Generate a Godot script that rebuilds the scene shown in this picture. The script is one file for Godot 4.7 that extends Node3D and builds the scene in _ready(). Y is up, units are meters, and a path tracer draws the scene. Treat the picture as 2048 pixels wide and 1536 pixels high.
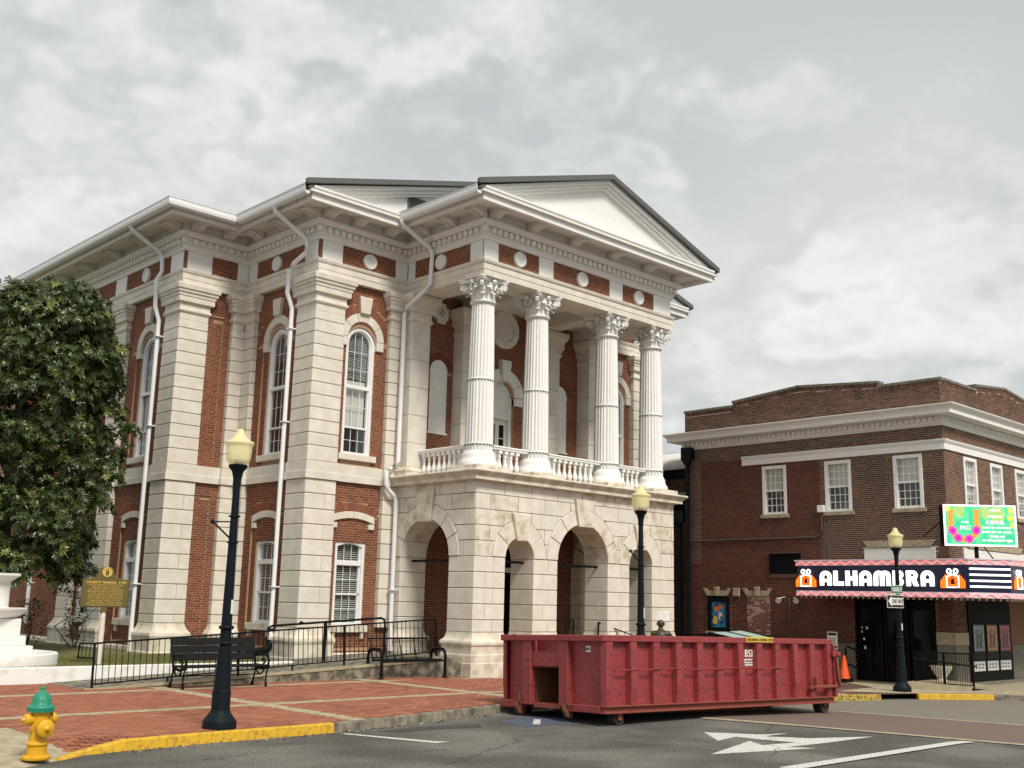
extends Node3D
# A brick and stone courthouse with a columned portico, a red roll-off dumpster in the street and a brick theatre, overcast day.

class MB:
	var v := PackedVector3Array()
	var n := PackedVector3Array()
	var c := PackedColorArray()
	var t := PackedVector2Array()
	var col := Color(1, 1, 1)
	var xf := Transform3D.IDENTITY
	func vert(p: Vector3, nr: Vector3, uv := Vector2.ZERO):
		v.append(xf * p); n.append(xf.basis * nr); c.append(col); t.append(uv)
	# corners counter-clockwise as seen from outside
	func q(a: Vector3, b: Vector3, d: Vector3, e: Vector3):
		var nr := (b - a).cross(e - a)
		if nr.length_squared() < 1e-14: nr = (d - b).cross(e - b)
		nr = nr.normalized()
		vert(a, nr, Vector2(0, 1)); vert(d, nr, Vector2(1, 0)); vert(b, nr, Vector2(1, 1))
		vert(a, nr, Vector2(0, 1)); vert(e, nr, Vector2(0, 0)); vert(d, nr, Vector2(1, 0))
	func tri(a: Vector3, b: Vector3, d: Vector3):
		var nr := (b - a).cross(d - a).normalized()
		vert(a, nr); vert(d, nr); vert(b, nr)
	func qs(a: Vector3, b: Vector3, d: Vector3, e: Vector3, na: Vector3, nb: Vector3, nd: Vector3, ne: Vector3):
		vert(a, na); vert(d, nd); vert(b, nb)
		vert(a, na); vert(e, ne); vert(d, nd)
	func box(x0, x1, y0, y1, z0, z1):
		var a := Vector3(x0, y0, z1); var b := Vector3(x1, y0, z1); var d := Vector3(x1, y1, z1); var e := Vector3(x0, y1, z1)
		var f := Vector3(x0, y0, z0); var g := Vector3(x1, y0, z0); var h := Vector3(x1, y1, z0); var i := Vector3(x0, y1, z0)
		q(a, b, d, e); q(g, f, i, h); q(b, g, h, d); q(f, a, e, i); q(e, d, h, i); q(f, g, b, a)
	# box with chamfered edges
	func cbox(x0, x1, y0, y1, z0, z1, b := 0.01):
		var m := Vector3((x0 + x1) * 0.5, (y0 + y1) * 0.5, (z0 + z1) * 0.5)
		var h := Vector3((x1 - x0) * 0.5, (y1 - y0) * 0.5, (z1 - z0) * 0.5)
		var s := h - Vector3(b, b, b)
		for ax in 3:
			var ay := (ax + 1) % 3
			var az := (ax + 2) % 3
			for sg in [-1.0, 1.0]:
				var pts := []
				for k in [[-1, -1], [1, -1], [1, 1], [-1, 1]]:
					var p := Vector3.ZERO
					p[ax] = h[ax] * sg; p[ay] = s[ay] * k[0]; p[az] = s[az] * k[1]
					pts.append(m + p)
				if sg > 0: q(pts[0], pts[1], pts[2], pts[3])
				else: q(pts[3], pts[2], pts[1], pts[0])
				# edge chamfers between +-ax and +-ay
				for s2 in [-1.0, 1.0]:
					var A := Vector3.ZERO; var B := Vector3.ZERO; var C := Vector3.ZERO; var D := Vector3.ZERO
					A[ax] = h[ax] * sg; A[ay] = s[ay] * s2; A[az] = -s[az]
					B = A; B[az] = s[az]
					C[ax] = s[ax] * sg; C[ay] = h[ay] * s2; C[az] = s[az]
					D = C; D[az] = -s[az]
					if sg * s2 > 0: q(m + A, m + D, m + C, m + B)
					else: q(m + A, m + B, m + C, m + D)
		for sx in [-1.0, 1.0]:
			for sy in [-1.0, 1.0]:
				for sz in [-1.0, 1.0]:
					var A := m + Vector3(h.x * sx, s.y * sy, s.z * sz)
					var B := m + Vector3(s.x * sx, h.y * sy, s.z * sz)
					var C := m + Vector3(s.x * sx, s.y * sy, h.z * sz)
					if sx * sy * sz > 0: tri(A, B, C)
					else: tri(A, C, B)
	# flat polygon (counter-clockwise in ux,uy; ux x uy = outward), extruded from depth d0 to d1 along the normal, edges bevelled by b
	func ex(poly: PackedVector2Array, o: Vector3, ux: Vector3, uy: Vector3, d0: float, d1: float, b := 0.0, back := true):
		var nz := ux.cross(uy).normalized()
		if Geometry2D.is_polygon_clockwise(poly): poly = poly.duplicate(); poly.reverse()
		var k := poly.size()
		var top := poly
		if b > 0.0:
			top = PackedVector2Array()
			for i in k:
				var p0 := poly[(i + k - 1) % k]; var p1 := poly[i]; var p2 := poly[(i + 1) % k]
				var e1 := (p1 - p0).normalized(); var e2 := (p2 - p1).normalized()
				var n1 := Vector2(-e1.y, e1.x); var n2 := Vector2(-e2.y, e2.x)
				top.append(p1 + (n1 + n2) * (b / max(0.35, 1.0 + n1.dot(n2))))
		var ids := Geometry2D.triangulate_polygon(top)
		for i in range(0, ids.size(), 3):
			var tt := [top[ids[i]], top[ids[i + 1]], top[ids[i + 2]]]
			if (tt[1] - tt[0]).cross(tt[2] - tt[0]) < 0: tt = [tt[0], tt[2], tt[1]]
			tri(o + ux * tt[0].x + uy * tt[0].y + nz * d1, o + ux * tt[1].x + uy * tt[1].y + nz * d1, o + ux * tt[2].x + uy * tt[2].y + nz * d1)
			if back: tri(o + ux * tt[0].x + uy * tt[0].y + nz * d0, o + ux * tt[2].x + uy * tt[2].y + nz * d0, o + ux * tt[1].x + uy * tt[1].y + nz * d0)
		for i in k:
			var a := poly[i]; var e := poly[(i + 1) % k]
			var A := o + ux * a.x + uy * a.y; var E := o + ux * e.x + uy * e.y
			q(A + nz * d0, E + nz * d0, E + nz * (d1 - b), A + nz * (d1 - b))
			if b > 0.0:
				var a2 := top[i]; var e2 := top[(i + 1) % k]
				q(A + nz * (d1 - b), E + nz * (d1 - b), o + ux * e2.x + uy * e2.y + nz * d1, o + ux * a2.x + uy * a2.y + nz * d1)
	# surface of revolution round +y; profile of (radius, height) from bottom to top
	func lathe(pr: Array, o: Vector3, seg := 16, ax := Vector3.UP, fl := 0, fd := 0.0):
		var z := ax.normalized()
		var x := (Vector3.RIGHT if abs(z.x) < 0.9 else Vector3.FORWARD)
		x = (x - z * x.dot(z)).normalized()
		var y := z.cross(x)
		var rings := []
		for j in pr.size():
			var r: float = pr[j].x
			var slope := Vector2(1, 0)
			var pa: Vector2 = pr[max(0, j - 1)]; var pb: Vector2 = pr[min(pr.size() - 1, j + 1)]
			var dd := pb - pa
			slope = Vector2(dd.y, -dd.x).normalized()
			var ring := []
			for i in seg + 1:
				var a := TAU * i / seg
				var rr := r
				if fl > 0 and r > 0.2:
					rr = r - fd * pow(abs(sin(a * fl * 0.5)), 0.8)
				var dir := x * cos(a) + y * sin(a)
				var nn := (dir * slope.x + z * slope.y)
				if fl > 0:
					var tg := -x * sin(a) + y * cos(a)
					nn += tg * (cos(a * fl * 0.5) * sign(sin(a * fl * 0.5)) * 0.9)
				ring.append([o + dir * rr + z * pr[j].y, nn.normalized()])
			rings.append(ring)
		for j in pr.size() - 1:
			for i in seg:
				var A = rings[j][i]; var B = rings[j][i + 1]; var C = rings[j + 1][i + 1]; var D = rings[j + 1][i]
				# keep hard edges hard
				var fa: Vector2 = pr[j]; var fb: Vector2 = pr[j + 1]
				var fs := Vector2((fb - fa).y, -(fb - fa).x).normalized()
				var aa := TAU * (i + 0.5) / seg
				var fn := ((x * cos(aa) + y * sin(aa)) * fs.x + z * fs.y).normalized()
				var nA: Vector3 = A[1] if A[1].dot(fn) > 0.7 or fl > 0 else fn
				var nB: Vector3 = B[1] if B[1].dot(fn) > 0.7 or fl > 0 else fn
				var nC: Vector3 = C[1] if C[1].dot(fn) > 0.7 or fl > 0 else fn
				var nD: Vector3 = D[1] if D[1].dot(fn) > 0.7 or fl > 0 else fn
				qs(A[0], B[0], C[0], D[0], nA, nB, nC, nD)
	func tube(pts: Array, r, seg := 6, caps := true):
		var k := pts.size()
		var rings := []
		var up := Vector3.UP
		for i in k:
			var a: Vector3 = pts[max(0, i - 1)]; var b: Vector3 = pts[min(k - 1, i + 1)]
			var d := (b - a).normalized()
			var w := up if abs(d.dot(up)) < 0.95 else Vector3.RIGHT
			var x := d.cross(w).normalized()
			var y := d.cross(x).normalized()
			var rad: float = r[i] if r is Array else r
			# widen mitres
			if i > 0 and i < k - 1:
				var d1: Vector3 = (pts[i] - pts[i - 1]).normalized()
				var cs: float = max(0.6, sqrt((1.0 + d1.dot((pts[i + 1] - pts[i]).normalized())) * 0.5))
				rad = rad / cs
			var ring := []
			for s in seg + 1:
				var an := TAU * (s + 0.5) / seg
				var dir := x * cos(an) + y * sin(an)
				ring.append([pts[i] + dir * rad, dir])
			rings.append(ring)
		for i in k - 1:
			for s in seg:
				var A = rings[i][s]; var B = rings[i][s + 1]; var C = rings[i + 1][s + 1]; var D = rings[i + 1][s]
				if seg <= 4:
					q(A[0], B[0], C[0], D[0])
				else:
					qs(A[0], B[0], C[0], D[0], A[1], B[1], C[1], D[1])
		if caps:
			for e in [0, k - 1]:
				var cen: Vector3 = pts[e]
				for s in seg:
					if e == 0: tri(cen, rings[e][s + 1][0], rings[e][s][0])
					else: tri(cen, rings[e][s][0], rings[e][s + 1][0])
	func ball(o: Vector3, r: Vector3, seg := 10, rows := 6):
		for j in rows:
			for i in seg:
				var P := []
				for k in [[0, 0], [1, 0], [1, 1], [0, 1]]:
					var a: float = TAU * (i + k[0]) / seg
					var b: float = -PI / 2 + PI * (j + k[1]) / rows
					P.append(Vector3(cos(b) * cos(a), sin(b), -cos(b) * sin(a)))
				qs(o + P[0] * r, o + P[1] * r, o + P[2] * r, o + P[3] * r, (P[0] / r).normalized(), (P[1] / r).normalized(), (P[2] / r).normalized(), (P[3] / r).normalized())
	# moulding: profile (outward, height) swept along a plan path (x,z), mitred; outward is left of travel seen with z down
	func mould(path: Array, pr: Array, ends := true):
		var k := path.size()
		var off := []
		for i in k:
			var n1 := Vector2.ZERO; var n2 := Vector2.ZERO
			if i > 0:
				var d: Vector2 = (path[i] - path[i - 1]).normalized(); n1 = Vector2(d.y, -d.x) * -1.0
			if i < k - 1:
				var d: Vector2 = (path[i + 1] - path[i]).normalized(); n2 = Vector2(d.y, -d.x) * -1.0
			if i == 0: n1 = n2
			if i == k - 1: n2 = n1
			off.append((n1 + n2) / (1.0 + n1.dot(n2)))
		for i in k - 1:
			for j in pr.size() - 1:
				var a: Vector2 = path[i] + off[i] * pr[j].x; var b: Vector2 = path[i + 1] + off[i + 1] * pr[j].x
				var e: Vector2 = path[i] + off[i] * pr[j + 1].x; var f: Vector2 = path[i + 1] + off[i + 1] * pr[j + 1].x
				q(Vector3(a.x, pr[j].y, a.y), Vector3(b.x, pr[j].y, b.y), Vector3(f.x, pr[j + 1].y, f.y), Vector3(e.x, pr[j + 1].y, e.y))
		if ends:
			var pg := PackedVector2Array(pr)
			for e in [0, k - 1]:
				var o := Vector3(path[e].x, 0, path[e].y)
				var ux := Vector3(off[e].x, 0, off[e].y)
				var ids := Geometry2D.triangulate_polygon(pg)
				for i in range(0, ids.size(), 3):
					var A := o + ux * pg[ids[i]].x + Vector3.UP * pg[ids[i]].y
					var B := o + ux * pg[ids[i + 1]].x + Vector3.UP * pg[ids[i + 1]].y
					var C := o + ux * pg[ids[i + 2]].x + Vector3.UP * pg[ids[i + 2]].y
					tri(A, B, C)
	func mesh() -> ArrayMesh:
		var m := ArrayMesh.new()
		if v.is_empty(): return m
		var a := []
		a.resize(Mesh.ARRAY_MAX)
		a[Mesh.ARRAY_VERTEX] = v; a[Mesh.ARRAY_NORMAL] = n; a[Mesh.ARRAY_COLOR] = c; a[Mesh.ARRAY_TEX_UV] = t
		m.add_surface_from_arrays(Mesh.PRIMITIVE_TRIANGLES, a)
		return m

var M := {}
var used := {}
var rng := RandomNumberGenerator.new()
const BX := 18.70
const BZ := -20.83

func lin(r: float, g: float, b: float) -> Color:
	return Color(r, g, b).linear_to_srgb()

func fresh(parent, called: String) -> String:
	var key := str(parent.get_instance_id()) + called
	var k: int = used.get(key, -1) + 1
	used[key] = k
	return called if k == 0 else "%s_%03d" % [called, k]

func put(parent, called: String, mesh: Mesh, mat: Material) -> MeshInstance3D:
	var o := MeshInstance3D.new()
	o.name = fresh(parent, called)
	o.mesh = mesh
	if mat: o.material_override = mat
	parent.add_child(o)
	return o

func part(parent, called: String, b: MB, mat: Material) -> MeshInstance3D:
	return put(parent, called, b.mesh(), mat)

func stuff(parent, called: String, b: MB, mat: Material) -> MeshInstance3D:
	var o := part(parent, called, b, mat)
	o.set_meta("kind", "stuff")
	return o

func tag(o, label: String, category: String, group := ""):
	o.set_meta("label", label)
	o.set_meta("category", category)
	if group != "": o.set_meta("group", group)

func thing(called: String, label: String, category: String, at := Vector3.ZERO, turn := 0.0, group := "") -> Node3D:
	var o := Node3D.new()
	o.name = fresh(self, called)
	add_child(o)
	o.position = at
	o.rotation.y = turn
	tag(o, label, category, group)
	return o

func setting(called: String, b: MB, mat: Material, parent = self) -> MeshInstance3D:
	var o := part(parent, called, b, mat)
	if parent == self: o.set_meta("kind", "structure")
	return o

func node(parent, called: String, at := Vector3.ZERO) -> Node3D:
	var o := Node3D.new()
	o.name = fresh(parent, called)
	parent.add_child(o)
	o.position = at
	return o

func mat(called: String, albedo: Color, rough := 0.8, metal := 0.0) -> StandardMaterial3D:
	var m := StandardMaterial3D.new()
	m.resource_name = called
	m.albedo_color = albedo
	m.roughness = rough
	m.metallic = metal
	M[called] = m
	return m

func noise_img(sd: int, freq: float, size: int, ramp: Callable, oct := 4) -> ImageTexture:
	var f := FastNoiseLite.new()
	f.seed = sd; f.frequency = freq; f.fractal_octaves = oct
	var g := f.get_seamless_image(size, size)
	var im := Image.create(size, size, true, Image.FORMAT_RGB8)
	for y in size:
		for x in size:
			im.set_pixel(x, y, ramp.call(g.get_pixel(x, y).r, x, y))
	im.generate_mipmaps()
	return ImageTexture.create_from_image(im)

func tex_mat(called: String, tx: Texture2D, sc: float, rough := 0.85, tint := Color(1, 1, 1)) -> StandardMaterial3D:
	var m := mat(called, tint, rough)
	m.albedo_texture = tx
	m.uv1_triplanar = true
	m.uv1_world_triplanar = true
	m.uv1_scale = Vector3(sc, sc, sc)
	return m

func gy(x: float) -> float:
	return -0.03 * clamp(x - 17.0, 0.0, 8.0)

func _ready():
	rng.seed = 4711
	sky_and_camera()
	materials()
	ground()
	courthouse()
	theatre()
	furniture()
	greenery()

func sky_and_camera():
	var cam := Camera3D.new()
	cam.name = "camera"
	cam.fov = 39.14
	cam.near = 0.1
	cam.far = 600.0
	cam.position = Vector3(0, 2.0, 0)
	cam.rotation = Vector3(0.19799686, -0.76237222, 0.02367675)
	add_child(cam)
	cam.current = true
	var sun := DirectionalLight3D.new()
	sun.name = "sun"
	sun.light_energy = 0.5
	sun.light_angular_distance = 14.0
	sun.light_color = Color(1.0, 0.965, 0.91)
	sun.shadow_enabled = true
	sun.rotation = Vector3(deg_to_rad(-48), deg_to_rad(-14), 0)
	add_child(sun)
	var env := Environment.new()
	env.background_mode = Environment.BG_SKY
	env.tonemap_mode = Environment.TONE_MAPPER_LINEAR
	env.tonemap_exposure = 2.2
	env.sdfgi_enabled = true
	env.ssao_enabled = true
	env.ssil_enabled = true
	var sky := Sky.new()
	var pm := PanoramaSkyMaterial.new()
	pm.panorama = cloud_image()
	pm.energy_multiplier = 1.0
	sky.sky_material = pm
	env.sky = sky
	env.background_energy_multiplier = 0.545
	var we := WorldEnvironment.new()
	we.name = "world_environment"
	we.environment = env
	add_child(we)

# an overcast sky: layered cloud noise on the direction sphere, the same all the way round
func cloud_image() -> ImageTexture:
	var W := 2048
	var Hh := 1024
	var im := Image.create(W, Hh, false, Image.FORMAT_RGB8)
	var f1 := FastNoiseLite.new(); f1.seed = 12; f1.frequency = 0.9; f1.fractal_octaves = 4
	var f2 := FastNoiseLite.new(); f2.seed = 5; f2.frequency = 2.6; f2.fractal_octaves = 6; f2.fractal_gain = 0.58
	var f3 := FastNoiseLite.new(); f3.seed = 31; f3.frequency = 0.7; f3.fractal_octaves = 2
	for y in Hh:
		var el := PI * (0.5 - (y + 0.5) / Hh)
		for x in W:
			if el < -0.06:
				im.set_pixel(x, y, Color(0.44, 0.45, 0.44)); continue
			var az := TAU * (x + 0.5) / W
			# cloud deck seen from below: flatten towards the horizon
			var d := Vector3(cos(el) * sin(az), sin(el), cos(el) * cos(az))
			var k: float = 1.0 / (max(d.y, 0.0) + 0.32)
			var p := Vector3(d.x * k, d.y * 0.6, d.z * k)
			var w := Vector3(f2.get_noise_3d(p.x + 9.0, p.y, p.z), 0.0, f2.get_noise_3d(p.x, p.y + 7.0, p.z)) * 0.28
			var a := f1.get_noise_3dv(p + w) * 0.5 + 0.5
			var b := f2.get_noise_3dv(p * 1.15 + w * 1.6) * 0.5 + 0.5
			var g := f3.get_noise_3dv(p * 1.2) * 0.5 + 0.5
			var s: float = clamp((a * 0.52 + b * 0.48 - 0.35) / 0.28, 0.0, 1.0)
			s = s * s * (3.0 - 2.0 * s)
			var thick: float = clamp((g - 0.36) / 0.3, 0.0, 1.0)
			var lo := Color(0.70, 0.725, 0.73).lerp(Color(0.775, 0.785, 0.78), thick)
			var hi := Color(0.85, 0.855, 0.845).lerp(Color(0.885, 0.888, 0.88), thick)
			im.set_pixel(x, y, lo.lerp(hi, s))
	return ImageTexture.create_from_image(im)

func materials():
	mat("mortar", lin(0.42, 0.27, 0.175), 0.95)
	mat("mortar_dark", lin(0.42, 0.33, 0.245), 0.95)
	mat("mortar_red", lin(0.20, 0.105, 0.075), 0.95)
	var vb := mat("brick", Color(1, 1, 1), 0.88); vb.vertex_color_use_as_albedo = true
	var k := 0
	for cc in [[0.190, 0.058, 0.029], [0.160, 0.049, 0.026], [0.225, 0.071, 0.034], [0.140, 0.043, 0.024]]:
		mat("red_brick_%d" % k, lin(cc[0], cc[1], cc[2]), 0.88); k += 1
	k = 0
	for cc in [[0.085, 0.042, 0.030], [0.070, 0.036, 0.028], [0.105, 0.050, 0.034], [0.125, 0.055, 0.036]]:
		mat("brown_brick_%d" % k, lin(cc[0], cc[1], cc[2]), 0.88); k += 1
	k = 0
	for cc in [[0.31, 0.110, 0.056], [0.265, 0.094, 0.051], [0.35, 0.130, 0.070], [0.24, 0.085, 0.050]]:
		mat("paver_%d" % k, lin(cc[0], cc[1], cc[2]), 0.9); k += 1
	var st := noise_img(3, 0.008, 512, func(r, x, y):
		var s: float = clamp((r - 0.28) * 1.7, 0.0, 1.0)
		return lin(0.66, 0.615, 0.535).lerp(lin(0.75, 0.715, 0.645), s), 5)
	tex_mat("stone", st, 0.45, 0.85)
	var st2 := noise_img(8, 0.007, 512, func(r, x, y):
		var s: float = clamp((r - 0.22) * 1.9, 0.0, 1.0)
		return lin(0.50, 0.445, 0.345).lerp(lin(0.72, 0.675, 0.585), pow(s, 0.6)), 6)
	tex_mat("stone_weathered", st2, 0.6, 0.9)
	tex_mat("stone_grey", noise_img(15, 0.015, 256, func(r, x, y): return lin(0.62, 0.585, 0.515).lerp(lin(0.71, 0.68, 0.615), clamp(r * 1.4 - 0.2, 0, 1))), 0.5, 0.88)
	mat("joint", lin(0.36, 0.31, 0.235), 0.95)
	tex_mat("white_paint", noise_img(21, 0.02, 256, func(r, x, y): return lin(0.77, 0.77, 0.75).lerp(lin(0.82, 0.82, 0.805), clamp(r * 1.6 - 0.3, 0, 1))), 0.7, 0.5)
	tex_mat("cream_paint", noise_img(22, 0.02, 256, func(r, x, y): return lin(0.74, 0.735, 0.70).lerp(lin(0.80, 0.795, 0.77), clamp(r * 1.6 - 0.3, 0, 1))), 0.6, 0.6)
	mat("white_vinyl", lin(0.80, 0.81, 0.83), 0.35)
	mat("roof_metal", lin(0.105, 0.108, 0.105), 0.5)
	mat("roof_shingle", lin(0.055, 0.055, 0.055), 0.9)
	mat("soffit", lin(0.72, 0.70, 0.665), 0.8)
	var asp := noise_img(41, 0.07, 1024, func(r, x, y):
		var grain := fposmod(sin(float(x) * 127.1 + float(y) * 311.7) * 43758.5453, 1.0)
		var s: float = clamp(0.5 + (r - 0.5) * 1.9 + (grain - 0.5) * 0.6, 0.0, 1.0)
		return lin(0.070, 0.068, 0.061).lerp(lin(0.225, 0.220, 0.200), s), 5)
	var am := tex_mat("asphalt", asp, 0.32, 0.95)
	var asn := noise_img(43, 0.006, 512, func(r, x, y):
		var s: float = clamp((r - 0.25) * 2.0, 0.0, 1.0)
		return Color(0.72, 0.72, 0.71).lerp(Color(1, 1, 1), s), 4)
	am.detail_enabled = true
	am.detail_albedo = asn
	am.detail_blend_mode = BaseMaterial3D.BLEND_MODE_MUL
	am.detail_uv_layer = BaseMaterial3D.DETAIL_UV_2
	am.uv2_triplanar = true
	am.uv2_world_triplanar = true
	am.uv2_scale = Vector3(0.11, 0.11, 0.11)
	tex_mat("asphalt_patch", noise_img(47, 0.12, 512, func(r, x, y): return lin(0.035, 0.034, 0.033).lerp(lin(0.075, 0.072, 0.068), clamp(r * 1.5 - 0.25, 0, 1)), 4), 0.5, 0.95)
	tex_mat("asphalt_tan", noise_img(49, 0.09, 512, func(r, x, y): return lin(0.135, 0.122, 0.096).lerp(lin(0.215, 0.198, 0.160), clamp(r * 1.6 - 0.3, 0, 1)), 5), 0.45, 0.95)
	tex_mat("street_brick", noise_img(51, 0.08, 512, func(r, x, y): return lin(0.115, 0.080, 0.066).lerp(lin(0.185, 0.130, 0.108), clamp(r * 1.6 - 0.3, 0, 1)), 5), 0.5, 0.93)
	tex_mat("concrete", noise_img(53, 0.012, 512, func(r, x, y): return lin(0.29, 0.25, 0.165).lerp(lin(0.43, 0.375, 0.26), clamp(r * 1.5 - 0.25, 0, 1)), 5), 0.6, 0.92)
	tex_mat("concrete_dirty", noise_img(55, 0.009, 512, func(r, x, y): return lin(0.085, 0.078, 0.060).lerp(lin(0.265, 0.240, 0.185), clamp(r * 2.2 - 0.6, 0, 1)), 5), 0.7, 0.95)
	tex_mat("kerb_yellow", noise_img(57, 0.02, 512, func(r, x, y): return lin(0.40, 0.235, 0.025).lerp(lin(0.62, 0.375, 0.022), clamp((r - 0.28) * 4.0, 0, 1)), 5), 0.8, 0.8)
	tex_mat("kerb_yellow_worn", noise_img(59, 0.02, 512, func(r, x, y): return lin(0.115, 0.100, 0.055).lerp(lin(0.50, 0.33, 0.03), clamp((r - 0.40) * 6.0, 0, 1)), 5), 0.9, 0.85)
	tex_mat("road_paint", noise_img(61, 0.06, 512, func(r, x, y): return lin(0.18, 0.178, 0.165).lerp(lin(0.62, 0.62, 0.585), clamp((r - 0.27) * 7.0, 0, 1)), 5), 0.8, 0.8)
	tex_mat("blue_paint", noise_img(63, 0.06, 256, func(r, x, y): return lin(0.09, 0.095, 0.10).lerp(lin(0.055, 0.085, 0.15), clamp((r - 0.35) * 5.0, 0, 1)), 5), 0.8, 0.85)
	mat("paver_joint", lin(0.12, 0.062, 0.045), 0.95)
	mat("black_metal", lin(0.006, 0.0065, 0.007), 0.5).metallic_specular = 0.25
	mat("lamp_post", lin(0.006, 0.010, 0.014), 0.5).metallic_specular = 0.25
	mat("dark_glass", lin(0.004, 0.005, 0.006), 0.06).metallic_specular = 0.25
	mat("interior", lin(0.035, 0.034, 0.032), 0.9)
	mat("curtain", lin(0.80, 0.81, 0.76), 0.9)
	mat("blind", lin(0.55, 0.58, 0.55), 0.6)
	var gl := mat("glass", Color(0.20, 0.26, 0.26, 0.10), 0.02)
	gl.transparency = BaseMaterial3D.TRANSPARENCY_ALPHA
	gl.metallic_specular = 0.6
	mat("dark_paint", lin(0.006, 0.007, 0.0075), 0.6).metallic_specular = 0.2

func sheet(pts: Array, off: float, b: MB):
	# polygon (x, z) draped on the street, lifted by off
	var pg := PackedVector2Array(pts)
	var ids := Geometry2D.triangulate_polygon(pg)
	for i in range(0, ids.size(), 3):
		var A := pg[ids[i]]; var B := pg[ids[i + 1]]; var C := pg[ids[i + 2]]
		if (B - A).cross(C - A) > 0: var T := B; B = C; C = T
		b.tri(Vector3(A.x, gy(A.x) + off, A.y), Vector3(B.x, gy(B.x) + off, B.y), Vector3(C.x, gy(C.x) + off, C.y))

# ground sheets that span the change of slope are cut at x = 17 and x = 25
func drape(pts: Array, off: float, b: MB):
	for r in [[-200.0, 17.0], [17.0, 25.0], [25.0, 300.0]]:
		var clip := PackedVector2Array([Vector2(r[0], -300), Vector2(r[1], -300), Vector2(r[1], 300), Vector2(r[0], 300)])
		for pg in Geometry2D.intersect_polygons(PackedVector2Array(pts), clip):
			sheet(Array(pg), off, b)

func line_strip(a: Vector2, c: Vector2, w: float) -> Array:
	var d := (c - a).normalized()
	var n := Vector2(-d.y, d.x) * w * 0.5
	return [a + n, c + n, c - n, a - n]

var KERB := [Vector2(5.55, -13.45), Vector2(5.95, -13.74), Vector2(6.5, -13.80), Vector2(7.6, -13.90), Vector2(9.83, -13.96), Vector2(11.6, -14.27), Vector2(14.0, -14.80), Vector2(17.0, -15.10), Vector2(21.0, -14.95), Vector2(25.0, -14.32), Vector2(26.7, -13.72), Vector2(27.6, -13.36), Vector2(28.6, -12.72), Vector2(29.4, -12.06), Vector2(30.4, -10.9), Vector2(36, -4.0)]

func kerb_run(pts: Array, h0: float, b: MB, w := 0.13):
	var k := pts.size()
	var off := []
	for i in k:
		var d: Vector2 = (pts[min(i + 1, k - 1)] - pts[max(i - 1, 0)]).normalized()
		off.append(Vector2(d.y, -d.x))   # away from the road (towards -z)
	for i in k - 1:
		var A := []
		for j in [i, i + 1]:
			var p: Vector2 = pts[j]; var n: Vector2 = off[j]
			var h: float = h0
			if j < 2 and p.x < 6.0: h = 0.012 if j == 0 else 0.05
			var g := gy(p.x)
			var f := p + n * 0.018; var f2 := p + n * 0.035; var e := p + n * w
			A.append([Vector3(p.x, g - 0.05, p.y), Vector3(f.x, g + h - 0.018, f.y), Vector3(f2.x, g + h, f2.y), Vector3(e.x, g + h, e.y), Vector3(e.x, g - 0.05, e.y)])
		for m in 4:
			b.q(A[0][m], A[1][m], A[1][m + 1], A[0][m + 1])
		if i == 0: b.q(A[0][0], A[0][1], A[0][2], A[0][3])
		if i == k - 2: b.q(A[1][3], A[1][2], A[1][1], A[1][0])

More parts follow.
